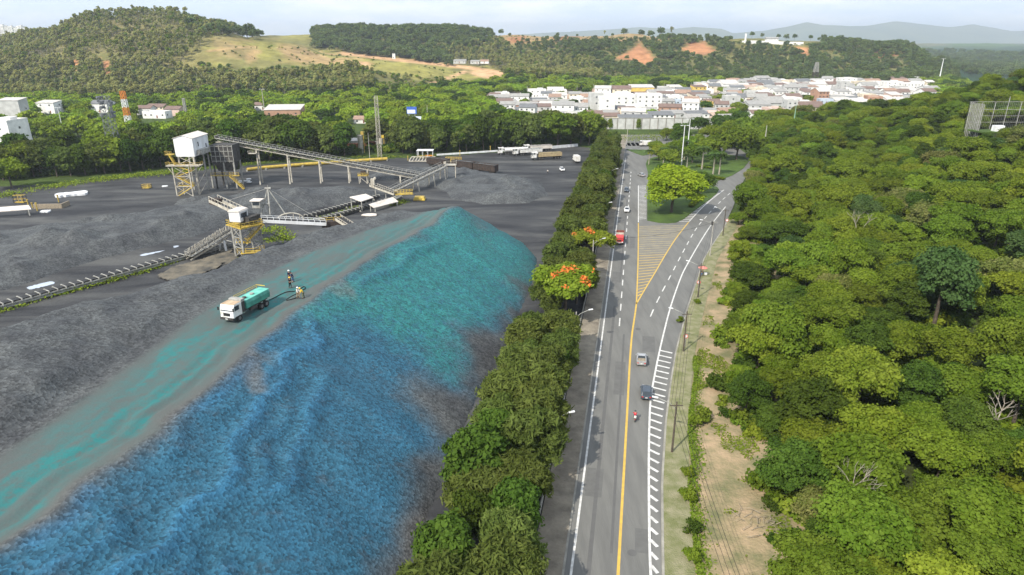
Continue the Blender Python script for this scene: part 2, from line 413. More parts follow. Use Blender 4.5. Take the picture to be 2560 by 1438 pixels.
# ------------------------------------------------------------------ ore yard floor and roads
yard_poly = [(-330, 20), (-330, 250)] + [(G(*p).x, G(*p).y) for p in ((0, 468), (140, 462), (260, 450), (430, 436), (620, 415), (800, 404), (960, 398), (1060, 396), (1240, 383), (1445, 368))] + [(edgeX(Y) - 5.2, Y) for Y in (350, 250, 150, 60, 20)]
def yard_mat():
    m, n, l, b = nt_of('dark_ore_dust_floor'); b.inputs['Roughness'].default_value = 0.75; b.inputs['Specular IOR Level'].default_value = 0.25
    tc = n.new('ShaderNodeTexCoord'); mp = n.new('ShaderNodeMapping'); mp.inputs['Rotation'].default_value = (0, 0, R(-28)); mp.inputs['Scale'].default_value = (0.35, 1.3, 1)
    l.new(tc.outputs['Object'], mp.inputs[0])
    n1 = n.new('ShaderNodeTexNoise'); n1.inputs['Scale'].default_value = 0.07; n1.inputs['Detail'].default_value = 9; n1.inputs['Roughness'].default_value = .65
    n1.inputs['Distortion'].default_value = 0.6
    l.new(mp.outputs[0], n1.inputs[0])
    r = n.new('ShaderNodeValToRGB'); e = r.color_ramp.elements
    e[0].position = .38; e[0].color = (.018, .018, .020, 1); e[1].position = .64; e[1].color = (.078, .077, .073, 1)
    k = e.new(.5); k.color = (.038, .038, .039, 1)
    l.new(n1.outputs['Fac'], r.inputs[0]); l.new(r.outputs[0], b.inputs['Base Color'])
    n2 = n.new('ShaderNodeTexNoise'); n2.inputs['Scale'].default_value = 1.2; n2.inputs['Detail'].default_value = 6; l.new(tc.outputs['Object'], n2.inputs[0])
    bp = n.new('ShaderNodeBump'); bp.inputs['Strength'].default_value = .5; bp.inputs['Distance'].default_value = .25
    l.new(n2.outputs['Fac'], bp.inputs['Height']); l.new(bp.outputs[0], b.inputs['Normal'])
    return m
M_yard = yard_mat()
gx = np.arange(-332, 66, 2.0); gy = np.arange(18, 372, 2.0); GX, GY = np.meshgrid(gx, gy)
yd = sdist(GX, GY, yard_poly)
GZ = 0.0 + (fbm(GX, GY, 14, 4, 41) - .47) * 0.5 * sstep(2, 10, yd)
struct(gridmesh('yard_ground', GX, GY, GZ, M_yard, keep=yd > -0.5))

M_asph = pmat('worn_grey_asphalt', (.155, .152, .14), (.115, .113, .106), 0.5, .85, .12, 8, stretch=(1.0, .12, 1))
M_asph2 = pmat('pale_asphalt', (.26, .25, .22), (.2, .19, .17), .4, .9)
M_white = pmat('worn_white_road_paint', (.62, .61, .58), (.4, .39, .37), 1.5, .7)
M_yel = pmat('worn_yellow_road_paint', (.55, .36, .06), (.42, .28, .07), 1.2, .7)
M_yel2 = pmat('faded_yellow_road_paint', (.42, .32, .12), (.22, .2, .16), .5, .8)
M_conc = pmat('grey_concrete', (.3, .285, .25), (.19, .18, .155), .35, .9, .3, 5)
M_walk = pmat('dirty_pavement', (.27, .235, .18), (.14, .12, .095), .3, .95, .4, 4)
M_stone = pmat('mossy_stone_pavement', (.25, .23, .14), (.14, .15, .06), .5, .95, .6, 6)
M_dirt = pmat('pale_bare_dirt', (.34, .245, .15), (.13, .13, .06), .26, .98, .6, 2.5, detail=9)
M_lawn = pmat('bright_lawn', (.07, .12, .016), (.035, .062, .012), .12, .98, .5, 6)

ysv = np.concatenate([np.arange(20, 420, 4.0)])
struct(ribbon('road', [(edgeX(y) - 0.75, y) for y in ysv], [(float(curbX0(y)), y) for y in ysv], 0.03, M_asph))
# far cross road
farL = [G(*p) for p in ((1500, 372), (1580, 366), (1660, 362), (1760, 360), (1900, 352))]; farR = [G(*p) for p in ((1500, 386), (1580, 380), (1640, 377), (1760, 372), (1900, 362))]
struct(ribbon('cross_road', farL, farR, 0.024, M_asph2))

def offs(line, d):
    out = []
    for i in range(len(line)):
        a = line[max(i - 1, 0)]; b = line[min(i + 1, len(line) - 1)]
        t = Vector((b[0] - a[0], b[1] - a[1])).normalized(); out.append((line[i][0] + t.y * d, line[i][1] - t.x * d))
    return out
def stripe(line, w): return offs(line, -w / 2), offs(line, w / 2)
def dense(line, step=3.0):
    out = []
    for i in range(len(line) - 1):
        a = Vector(line[i][:2]); b = Vector(line[i + 1][:2]); k = max(1, int((b - a).length / step))
        out += [tuple(a.lerp(b, j / k)) for j in range(k)]
    out.append(tuple(line[-1][:2])); return out
def smooth(line, it=2):
    for _ in range(it):
        o = [line[0]]
        for i in range(len(line) - 1):
            a, b = Vector(line[i][:2]), Vector(line[i + 1][:2]); o += [tuple(a.lerp(b, .25)), tuple(a.lerp(b, .75))]
        o.append(line[-1]); line = o
    return [tuple(p[:2]) for p in line]
def strips(name, quads, z, m):
    V = []; F = []
    for q in quads:
        k = len(V); V += [(p[0], p[1], z) for p in q]; F.append((k, k + 1, k + 2, k + 3))
    return struct(npmesh(name, V, F, m, None, False))
def line_mark(name, pts, w, m, z=0.036):
    L, R_ = stripe(smooth([p[:2] for p in pts]), w); return struct(ribbon(name, L, R_, z, m))
def dashes(name, pts, on, off, w, m, z=0.036):
    d = dense(smooth([p[:2] for p in pts]), 0.5); q = []; s = 0; st_ = None
    acc = [0]
    for i in range(1, len(d)): acc.append(acc[-1] + math.dist(d[i], d[i - 1]))
    L, R_ = stripe(d, w); p = on + off; k = 0
    while (k + 1) * p < acc[-1]:
        i0 = int(np.searchsorted(acc, k * p)); i1 = int(np.searchsorted(acc, k * p + on)); q.append((L[i0], R_[i0], R_[i1], L[i1])); k += 1
    return strips(name, q, z, m)
GP = lambda pts: [G(*p) for p in pts]
line_mark('left_edge_line', [(edgeX(y), y) for y in (20, 100, 200, 330)], .28, M_white)
WR = GP([(1640, 1560), (1625, 1438), (1622, 1234), (1622, 1123), (1624, 1040), (1626, 999), (1633, 957), (1643, 905), (1651, 868), (1660, 830), (1671, 786), (1683, 746), (1704, 688), (1717, 663), (1746, 612), (1773, 569), (1795, 540), (1814, 517)])
line_mark('right_edge_line', WR, .3, M_white)
YL = GP([(1536, 1600), (1545, 1438), (1567, 1051), (1577, 853), (1588, 784), (1591, 760)]); line_mark('yellow_centre_line', YL, .34, M_yel)
YA = GP([(1591, 760), (1594, 690), (1595.5, 640), (1596, 558)]); line_mark('yellow_left_branch', YA, .3, M_yel)
YB = GP([(1591, 760), (1612, 724), (1637, 683), (1661, 641), (1681, 609), (1695, 589), (1722, 555)]); line_mark('yellow_right_branch', YB, .3, M_yel)
WA = GP([(1596, 556), (1596, 520), (1596, 464)]); line_mark('island_left_line', WA, .3, M_white)
WB = GP([(1723, 554), (1764, 510), (1810, 475)]); line_mark('island_right_line', WB, .3, M_white)
dashes('left_lane_dashes', [(edgeX(y) + 3.25, y) for y in (124, 200, 300)], 4, 4, .26, M_white)
dashes('right_lane_dashes', GP([(1626, 792), (1641, 757), (1671, 700), (1700, 644), (1742, 567), (1764, 544), (1787, 517), (1824, 484), (1836, 474)]), 4, 4, .26, M_white)
# hatching
def interp_line(line, n):
    d = dense([p[:2] for p in line], .4); acc = [0]
    for i in range(1, len(d)): acc.append(acc[-1] + math.dist(d[i], d[i - 1]))
    return [(float(np.interp(s, acc, [p[0] for p in d])), float(np.interp(s, acc, [p[1] for p in d]))) for s in np.linspace(0, acc[-1], n)]
def bar_quad(a, b, w):
    a, b = Vector(a), Vector(b); t = (b - a).normalized(); n_ = Vector((-t.y, t.x)) * w / 2
    return (a - n_, b - n_, b + n_, a + n_)
q = []
ya_ = [p[:2] for p in smooth([p[:2] for p in YA], 1)]; 
def x_at(line, y):
    l = sorted(((p[1], p[0]) for p in line)); return float(np.interp(y, [a for a, _ in l], [b for _, b in l]))
yb_ = smooth([p[:2] for p in YB], 2); ya2 = [p[:2] for p in YA]
yy = 141.0
qn, qf = [], []
while yy < 203:
    a = (x_at(ya2, yy) + .25, yy); b = (x_at(yb_, yy + 1.2) - .25, yy + 1.2)
    if b[0] - a[0] > .5: (qn if yy < 172 else qf).append(bar_quad(a, b, .3))
    yy += 2.15
isl_pts = [(x_at(ya2, y_), y_) for y_ in np.arange(139, 204, 3)] + [(x_at(yb_, y_ + 1.2), y_ + 1.2) for y_ in np.arange(202, 138, -3)]
struct(npmesh('hatched_island', [(p[0], p[1], .0315) for p in isl_pts], [tuple(range(len(isl_pts)))], pmat('brown_stained_asphalt', (.185, .172, .145), (.145, .137, .118), .4, .9), None, False))
strips('yellow_hatching', qn, .033, M_yel); strips('faded_yellow_hatching', qf, .033, M_yel2)
q = []
for i in range(26):
    t = i / 25; a = G(1598, 548 - 82 * t); b = G(1616 + 0 * t, 547 - 82 * t); q.append(bar_quad(a[:2], b[:2], .45))
wb_ = interp_line(WB, 24)
for i in range(23):
    a = wb_[i]; b = (a[0] - 4.4 + 1.0 * i / 23, a[1] + .4); q.append(bar_quad(a, b, .5))
strips('island_white_hatching', q, .033, M_white)
q = []
wr_ = smooth([p[:2] for p in WR], 1)
yy = 44.0
while yy < 113:
    a = (x_at(wr_, yy) + .1, yy); b = (float(curbX0(yy - 1.15)) - .45, yy - 1.15); q.append(bar_quad(a, b, .42)); yy += 2.02
strips('shoulder_hatching', q, .033, M_white)
# dark tyre wear and patches lie in the asphalt itself
M_patch = pmat('asphalt_patch', (.105, .103, .099), (.092, .09, .087), .8, .85)
strips('asphalt_wear', [bar_quad((edgeX(y0) + o_, y0), (edgeX(y1) + o_, y1), w_) for o_, y0, y1, w_ in ((1.9, 20, 135, .5), (2.6, 150, 240, .4), (4.3, 60, 120, .35))], .0325, M_patch)
strips('asphalt_patches', [bar_quad((edgeX(y0) + o_, y0), (edgeX(y1) + o_, y1), w_) for o_, y0, y1, w_ in ((1.5, 70, 76, 2.2), (4.0, 96, 108, 1.8), (9.2, 112, 119, 2.4), (8.0, 60, 64, 2.0), (1.6, 150, 158, 2.0), (5.2, 178, 190, 1.5), (1.6, 205, 222, 1.7))], .0322, pmat('newer_asphalt', (.12, .118, .112), (.1, .098, .093), .8, .85))
mc = MB()
for px, py in ((1595, 823), (1580, 1383), (1523, 830)):
    p = G(px, py); mc.tube((p.x, p.y, .034), (p.x, p.y, .040), .55, .55, 16)
struct(mc.build('manhole_covers', M_patch))
# kerbs, pavements, verges
kl = [(edgeX(y) - .75, y) for y in ysv]; struct(MB().add([(p[0] - .25, p[1], z) for p in kl for z in (.0, .15)] + [(p[0], p[1], z) for p in kl for z in (.15, .0)],
    [(2 * i, 2 * i + 2, 2 * i + 3, 2 * i + 1) for i in range(len(kl) - 1)] + [(2 * i + 1, 2 * i + 3, 2 * len(kl) + 2 * i + 2, 2 * len(kl) + 2 * i) for i in range(len(kl) - 1)] + [(2 * len(kl) + 2 * i, 2 * len(kl) + 2 * i + 2, 2 * len(kl) + 2 * i + 3, 2 * len(kl) + 2 * i + 1) for i in range(len(kl) - 1)]).build('left_kerb', M_conc))
struct(ribbon('left_pavement', [(edgeX(y) - 4.6, y) for y in ysv], [(edgeX(y) - 1.0, y) for y in ysv], .12, M_walk))
cr = [(float(curbX0(y)), y) for y in ysv if y < 215]
def band(name, o0, o1, z, m, line=cr): return struct(ribbon(name, offs(line, o0), offs(line, o1), z, m))
k0, k1 = offs(cr, 0), offs(cr, .3)
V = [(p[0], p[1], .0) for p in k0] + [(p[0], p[1], .15) for p in k0] + [(p[0], p[1], .15) for p in k1]; n_ = len(k0)
struct(npmesh('right_kerb', V, [(i, i + 1, n_ + i + 1, n_ + i) for i in range(n_ - 1)] + [(n_ + i, n_ + i + 1, 2 * n_ + i + 1, 2 * n_ + i) for i in range(n_ - 1)], M_conc, None, False))
band('stone_verge', .3, 3.6, .14, M_stone)
# bare dirt bank between the verge and the wood: rises with the slope
bd = []
NL = 14
for y in np.arange(20, 216, 2.0):
    row = []
    for j in range(NL):
        x = float(curbX0(y)) + 3.7 + 18 * j / (NL - 1); row.append((x, y))
    bd.append(row)
bd = np.array(bd); BX, BY = bd[..., 0], bd[..., 1]
BZ = np.maximum(terrain(BX, BY), -.25) + .34 + (fbm(BX, BY, 5, 3, 51) - .47) * .7 * sstep(3, 8, BX - curbX0(BY)) + .05 * (BX - curbX0(BY) - 3.7)
bn = fbm(BX, BY, 7, 4, 61)
struct(gridmesh('dirt_bank', BX, BY, BZ, M_dirt))
# lawn island
isl = smooth([tuple(G(*p)[:2]) for p in ((1618, 552), (1660, 560), (1700, 556), (1735, 528), (1790, 488), (1800, 470), (1770, 462), (1850, 432), (1880, 395), (1800, 385), (1690, 388), (1640, 392), (1612, 402), (1622, 440), (1618, 500))] , 1)
struct(MB().poly(isl, 0.0, .16).build('island_lawn', M_lawn))
rnd = smooth([tuple(G(*p)[:2]) for p in ((1565, 374), (1640, 376), (1612, 392), (1590, 384))], 2)
struct(MB().poly(rnd, 0.0, .15).build('roundabout_lawn', M_lawn))

ep = [G(*q) for q in ((395, 690), (450, 665), (520, 640), (585, 618), (600, 650), (560, 668), (500, 690), (420, 705))]
eg = [tuple(q[:2]) for q in ep]; ex_, ey_ = np.meshgrid(np.arange(min(q[0] for q in eg) - 4, max(q[0] for q in eg) + 4, .5), np.arange(min(q[1] for q in eg) - 4, max(q[1] for q in eg) + 4, .5))
ed_ = sdist(ex_, ey_, eg) + (fbm(ex_, ey_, 5, 4, 15) - .5) * 14
struct(gridmesh('earth_patch', ex_, ey_, np.full(ex_.shape, .3) - .5 * sstep(0, -2, ed_) * 0, pmat('dusty_brown_earth', (.17, .145, .105), (.05, .048, .043), .25, .95, .4, 2), keep=ed_ > 0))
# ================================================================== stockpiles
def ore_mat(name, dyed=False):
    m, n, l, b = nt_of(name); b.inputs['Roughness'].default_value = 0.8; b.inputs['Specular IOR Level'].default_value = 0.25
    tc = n.new('ShaderNodeTexCoord')
    vo = n.new('ShaderNodeTexVoronoi'); vo.inputs['Scale'].default_value = 3.2; vo.inputs['Randomness'].default_value = 1
    l.new(tc.outputs['Object'], vo.inputs['Vector'])
    no = n.new('ShaderNodeTexNoise'); no.inputs['Scale'].default_value = 0.16; no.inputs['Detail'].default_value = 9; no.inputs['Roughness'].default_value = .7
    l.new(tc.outputs['Object'], no.inputs[0])
    r = n.new('ShaderNodeValToRGB'); e = r.color_ramp.elements
    e[0].position = .38; e[0].color = (.042, .044, .047, 1); e[1].position = .62; e[1].color = (.077, .081, .081, 1)
    l.new(no.outputs['Fac'], r.inputs[0]); colr = r.outputs[0]
    def mixin(attr, c, c_prev, nscale=None, lo=.35, hi=.65):
        at = n.new('ShaderNodeAttribute'); at.attribute_name = attr
        fac = at.outputs['Fac']
        if nscale:
            nn = n.new('ShaderNodeTexNoise'); nn.inputs['Scale'].default_value = nscale; nn.inputs['Detail'].default_value = 8; nn.inputs['Roughness'].default_value = .72; l.new(tc.outputs['Object'], nn.inputs[0])
            ra = n.new('ShaderNodeMapRange'); ra.inputs[1].default_value = lo; ra.inputs[2].default_value = hi; ra.inputs[3].default_value = .25; ra.inputs[4].default_value = 1.2; l.new(nn.outputs['Fac'], ra.inputs[0])
            mu = n.new('ShaderNodeMath'); mu.operation = 'MULTIPLY'; mu.use_clamp = True; l.new(fac, mu.inputs[0]); l.new(ra.outputs[0], mu.inputs[1]); fac = mu.outputs[0]
        mx = n.new('ShaderNodeMixRGB'); l.new(fac, mx.inputs[0]); l.new(c_prev, mx.inputs[1]); mx.inputs[2].default_value = col4(c)
        return mx.outputs[0]
    if dyed:
        colr = mixin('track', (.076, .083, .079), colr)
        colr = mixin('blue', (.021, .084, .132), colr, .5, .2, .5)
        colr = mixin('turq', (.021, .135, .132), colr, .9, .36, .56)
        colr = mixin('lightblue', (.026, .112, .195), colr)
        colr = mixin('rust', (.12, .105, .092), colr)
    # stones vary a little in tone from one to the next
    sv = n.new('ShaderNodeSeparateColor'); l.new(vo.outputs['Color'], sv.inputs[0])
    mr = n.new('ShaderNodeMapRange'); mr.inputs[3].default_value = .55; mr.inputs[4].default_value = 1.45; l.new(sv.outputs[0], mr.inputs[0])
    mm = n.new('ShaderNodeMixRGB'); mm.blend_type = 'MULTIPLY'; mm.inputs[0].default_value = 1; l.new(colr, mm.inputs[1]); l.new(mr.outputs[0], mm.inputs[2])
    if dyed:
        at = n.new('ShaderNodeAttribute'); at.attribute_name = 'track'
        m2 = n.new('ShaderNodeMixRGB'); l.new(at.outputs['Fac'], m2.inputs[0]); l.new(mm.outputs[0], m2.inputs[1]); l.new(colr, m2.inputs[2]); out = m2.outputs[0]
    else: out = mm.outputs[0]
    l.new(out, b.inputs['Base Color'])
    nb = n.new('ShaderNodeTexNoise'); nb.inputs['Scale'].default_value = 3.6; nb.inputs['Detail'].default_value = 5; nb.inputs['Roughness'].default_value = .7
    l.new(tc.outputs['Object'], nb.inputs[0])
    bp = n.new('ShaderNodeBump'); bp.inputs['Strength'].default_value = .5; bp.inputs['Distance'].default_value = .15
    ad = n.new('ShaderNodeMath'); ad.operation = 'ADD'; l.new(nb.outputs['Fac'], ad.inputs[0]); l.new(vo.outputs['Distance'], ad.inputs[1])
    l.new(ad.outputs[0], bp.inputs['Height'])
    if dyed:
        ts = n.new('ShaderNodeMapRange'); ts.inputs[3].default_value = .45; ts.inputs[4].default_value = .12; l.new(at.outputs['Fac'], ts.inputs[0]); l.new(ts.outputs[0], bp.inputs['Strength']); l.new(bp.outputs[0], b.inputs['Normal'])
    return m
M_ore = ore_mat('grey_ore'); M_dyed = ore_mat('dyed_ore', True)

TOE1 = [(-13, 5), (-14, 43), (-8, 81), (-4.5, 101), (1, 128), (5, 150), (7, 168), (3, 184), (-8, 193), (-18, 195), (-36, 200), (-51, 186), (-60, 169), (-69, 150), (-77, 128), (-86, 104), (-95, 76), (-102, 45), (-106, 5)]
CREST = [(-45, 5), (-42.4, 43.4), (-38.3, 61), (-36.2, 81.5), (-32.9, 101), (-26.5, 130), (-20, 152), (-14, 169)]     # edge of the dyed face
PLEFT = [(-57, 5), (-56, 40), (-52.5, 65), (-50.5, 90), (-48, 110), (-42, 132), (-35, 150), (-25, 168)]                 # left edge of the haul track
s_ = 0.55
gx = np.arange(-114, 10, s_); gy = np.arange(4, 200, s_); PX_, PY_ = np.meshgrid(gx, gy)
cxr = np.interp(PY_, [p[1] for p in CREST], [p[0] for p in CREST]); cxl = np.interp(PY_, [p[1] for p in PLEFT], [p[0] for p in PLEFT])
ztop = np.interp(PY_, [0, 60, 110, 150, 170, 185], [15.2, 15, 14.6, 13.2, 12.2, 10.5])
d1 = sdist(PX_, PY_, TOE1)
# right face: straight from crest to toe; left: steeper flank
rt = np.interp(PY_, [p[1] for p in TOE1[:7]], [p[0] for p in TOE1[:7]])
face = np.clip((rt - PX_) / np.maximum(rt - cxr, 1), 0, 1)
rug = fbm(PX_, PY_, 9, 4, 71) - .47; fine = fbm(PX_, PY_, 1.6, 3, 75) - .47
zend = np.clip(d1 * np.where(PX_ > cxr - 5, .66, np.interp(PY_, [0, 90, 130, 180], [.66, .66, .60, .46])), 0, 99)
Z1 = np.minimum(ztop * np.power(face, 0.95), np.where(PX_ > cxr, ztop, 99)); Z1 = np.minimum(Z1, np.where(PX_ < cxr, ztop, 99))
Z1 = np.minimum(Z1, np.where((PY_ > 168) | (PX_ < cxr), zend, 99))
cxr = cxr + (fbm(PY_, PX_ * 0 + 7, 6, 3, 61) - .47) * 3.2
onface = sstep(-.9, .9, PX_ - cxr); ontrack = sstep(0, 2, PX_ - cxl) * sstep(0, 1.5, cxr - PX_); onleft = sstep(0, 4, cxl - PX_)
# dumped heaps and run-outs: ribs run down the face from the lip
along = (PY_ + .45 * (PX_ - cxr)) ; ribs = (vnoise(along / 5.5, PX_ * 0 + 3, 81) - .5) * 2 + (vnoise(along / 2.3, PX_ / 60, 83) - .5)
Z1 = Z1 + onface * sstep(0, 6, d1) * (ribs * .34 * sstep(2, 10, PX_ - cxr) + rug * .8 + fine * .16)
# dumped ridges on the upper face, running along the lip
dd = PX_ - cxr; rg = np.zeros(PX_.shape)
for off_, amp, wv_, wd, y1_, sd2 in ((6.5, .75, 4.0, 1.1, 104, 1), (11.5, .6, 5.0, 1.1, 86, 2), (3.0, .45, 4.0, .8, 74, 3), (4.5, .6, 4.0, 1.1, 150, 4), (8.8, .5, 3.5, .9, 92, 5)):
    cen = off_ + 5.0 * (fbm(PY_, PX_ * 0, wv_ * 1.6, 2, 610 + sd2) - .47) - .10 * (PY_ - 70) * (off_ > 5)
    g_ = np.exp(-((dd - cen) / wd) ** 2) * sstep(.30, .55, vnoise(PY_ / 9 + sd2, PX_ * 0, 630 + sd2)) * (1 - sstep(y1_ - 8, y1_ + 4, PY_))
    rg = np.maximum(rg, g_ * amp)
Z1 = Z1 + rg * onface
Z1 = Z1 + 2.3 * np.exp(-((PX_ + 15) / 6) ** 2 - ((PY_ - 166) / 9) ** 2)
# left windrow of heaps
ro = np.interp(PY_, [0, 50, 78, 110, 124, 150], [19, 17, 13, 8, 6, 5]); Hh = np.interp(PY_, [0, 60, 80, 105, 118, 128, 140, 155, 175], [3.8, 3.6, 3.0, 1.9, .8, .1, .8, .6, .2]); dl = np.maximum(cxl - PX_, 0)
heap = Hh * np.clip(dl / ro, 0, 1) ** .75 * (.72 + .5 * vnoise(PX_ / 8, PY_ / 9, 91))
Z1 = np.minimum(Z1, ztop) * onleft + Z1 * (1 - onleft)
Z1 = Z1 + onleft * sstep(0, 14, d1) * (heap + rug * 2.2 + fine * .5)
lip = .3 * np.exp(-((PX_ - cxr + .3) / 1.2) ** 2) * vnoise(PY_ / 4, PX_ * 0, 95) - .25 * (np.exp(-((PX_ - cxr + 3.2) / .5) ** 2) + np.exp(-((PX_ - cxr + 5.4) / .5) ** 2))
Z1 = Z1 + lip * sstep(0, 10, d1) + ontrack * (fbm(PX_ * 3, PY_ * .4, 3, 3, 97) - .47) * .25
Z1 = np.where(d1 > 0, np.maximum(Z1, -.2), -.4)
qx, qy = PIX(PX_, PY_, Z1)
n1 = fbm(PX_, PY_, 8, 5, 101) - .47; n2 = fbm(PX_, PY_, 2.2, 4, 103) - .47
# long smears that follow the haul track
tcoord = PX_ - cxr; sm = fbm(tcoord * 1.5, PY_ * .22 - PX_ * .06, 3.0, 5, 107)
turf = [(1150, 515), (1215, 545), (1300, 600), (1345, 640), (1310, 690), (1210, 740), (1160, 800), (1115, 905), (1070, 905), (960, 850), (860, 800), (770, 760), (880, 705), (950, 640), (1040, 570)]
turq = sstep(-70, 55, sdist(qx, qy, turf) + n1 * 170 + ribs * 10) * onface
blu = [(-300, 1500), (-300, 1420), (0, 1385), (200, 1230), (400, 1085), (620, 880), (780, 750), (960, 620), (1150, 515), (1335, 645), (1262, 720), (1185, 790), (1080, 930), (1035, 1000), (1045, 1080), (1000, 1240), (930, 1438), (900, 1900), (-200, 1900)]
blue = sstep(-75, 75, sdist(qx, qy, blu) + n1 * 150 + 8) * onface * (0.9 + .1 * sstep(-.2, .15, n2))
gp = sstep(.06, .2, fbm(PX_ * .8 + PY_ * .35, PY_ * .5, 5, 4, 111) - .47) * np.exp(-((dd - 3) / 4.5) ** 2) * (PY_ < 112)      # bare grey-brown patches below the lip
blue = blue * (1 - .5 * gp)
light = onface * np.clip(sstep(.25, .8, rg) * .75 + .75 * np.exp(-((dd - .7) / .9) ** 2) * (PY_ < 92) * sstep(.35, .5, vnoise(PY_ / 7, PX_ * 0, 99)) + sstep(.02, .3, n1) * .25, 0, 1) * (1 - .7 * turq)
turq = np.maximum(turq, np.exp(-((qx - 860) / 110) ** 2 - ((qy - 755) / 40) ** 2) * onface * .7)
trk = ontrack * (1 - 0.0)
smear = sstep(0, 3, PX_ - cxl) * sstep(0, 3, cxr - PX_) * sstep(.47, .68, sm + .07 * np.exp(-((tcoord + 7) / 2.4) ** 2) + .05 * np.exp(-((tcoord + 2.6) / 1.3) ** 2) - .03 + .04 * (PY_ < 95)) * .95
wash = sstep(.5, 4, PX_ - cxl) * sstep(.5, 4, cxr - PX_) * (.26 + .9 * (fbm(PX_, PY_, 7, 4, 333) - .47)); smear = np.maximum(smear * (.55 + .45 * sstep(.3, .6, fbm(PX_, PY_ * .5, 1.5, 3, 77))), wash)
turq = np.clip(np.maximum(turq * 1.0, smear), 0, 1)
rust = np.clip(onface * sstep(-.05, .25, fbm(PX_, PY_, 12, 4, 121) - .45) * .42 * (1 - blue) + gp * .3 + np.exp(-((PX_ - cxr + .6) / 1.6) ** 2) * .3 * vnoise(PY_ / 5, PX_ / 3, 44), 0, 1)
pile = gridmesh('stockpile', PX_, PY_, Z1, M_dyed, keep=d1 > -1.2, attrs={'track': ('POINT', trk), 'blue': ('POINT', np.clip(blue, 0, 1)), 'turq': ('POINT', turq), 'lightblue': ('POINT', np.clip(light, 0, 1)), 'rust': ('POINT', rust)})
tag(pile, 'long ore stockpile in the foreground with blue and turquoise dyed face and haul track', 'ore pile')
from mathutils.bvhtree import BVHTree
def bvh_of(o): return BVHTree.FromPolygons([v.co[:] for v in o.data.vertices], [p.vertices[:] for p in o.data.polygons])
pile_bvh = bvh_of(pile)
def pile_z(x, y):
    h = pile_bvh.ray_cast(Vector((x, y, 60)), Vector((0, 0, -1)))
    return h[0].z if h[0] is not None else 0.0
def on_pile(px, py):
    d = (AT(px, py, 100) - Vector((0, 0, CAM_H))).normalized(); h = pile_bvh.ray_cast(Vector((0, 0, CAM_H)), d)
    return h[0] if h[0] is not None else G(px, py, 14)

def low_pile(name, poly, hmax, slope, seed, label, heapsize=9, rough=1.0, step=.8):
    xs = [p[0] for p in poly]; ys = [p[1] for p in poly]
    X, Y = np.meshgrid(np.arange(min(xs) - 2, max(xs) + 2, step), np.arange(min(ys) - 2, max(ys) + 2, step))
    d = sdist(X, Y, poly) + (fbm(X, Y, 12, 3, seed + 5) - .47) * 8 * .6
    # cone heaps dropped side by side
    r = np.random.default_rng(seed); Z = np.zeros(X.shape)
    n = int((max(xs) - min(xs)) * (max(ys) - min(ys)) / (heapsize ** 2) * 1.5)
    for _ in range(n):
        cx, cy = r.uniform(min(xs), max(xs)), r.uniform(min(ys), max(ys)); h = r.uniform(.55, 1.05) * hmax
        Z = np.maximum(Z, h - np.hypot(X - cx, (Y - cy)) * slope * r.uniform(.75, 1.1))
    Z = np.minimum(Z * 1.0, np.maximum(d, 0) * slope)
    Z = np.maximum(Z, np.minimum(np.maximum(d, 0) * slope, hmax * .5))
    Z = Z + sstep(0, 4, d) * ((fbm(X, Y, 5, 4, seed) - .47) * 1.3 * rough + (fbm(X, Y, 1.5, 2, seed + 3) - .47) * .35)
    Z = np.where(d > 0, Z, -.4)
    return tag(gridmesh(name, X, Y, Z, M_ore, keep=d > -1), label, 'ore pile')
low_pile('stockpile', [(-160, 120), (-136, 126), (-119, 145), (-110, 168), (-100, 183), (-88, 203), (-74, 220), (-52, 238), (-48, 248), (-62, 254), (-80, 252), (-102, 240), (-122, 214), (-150, 192), (-190, 180), (-200, 140)], 6.5, .5, 131, 'broad lumpy grey ore heaps left of the ground conveyor, below the white tower', 13)
low_pile('stockpile', [(-62, 286), (-45, 298), (-25, 300), (-4, 284), (12, 268), (14, 246), (6, 232), (-10, 230), (-22, 240), (-30, 258), (-46, 272), (-60, 276)], 4.2, .42, 141, 'low grey ore heap in front of the dark rail wagons', 12, .8)
low_pile('stockpile', [(-48, 203), (-38, 211), (-26, 214), (-22, 206), (-32, 200), (-44, 198)], 2.2, .45, 151, 'small grey heap behind the far end of the dyed pile', 7)
low_pile('stockpile', [(-122, 236), (-113, 240), (-105, 238), (-104, 231), (-113, 228), (-121, 230)], 3.0, .55, 161, 'small dark cone heap at the foot of the white tower', 8)
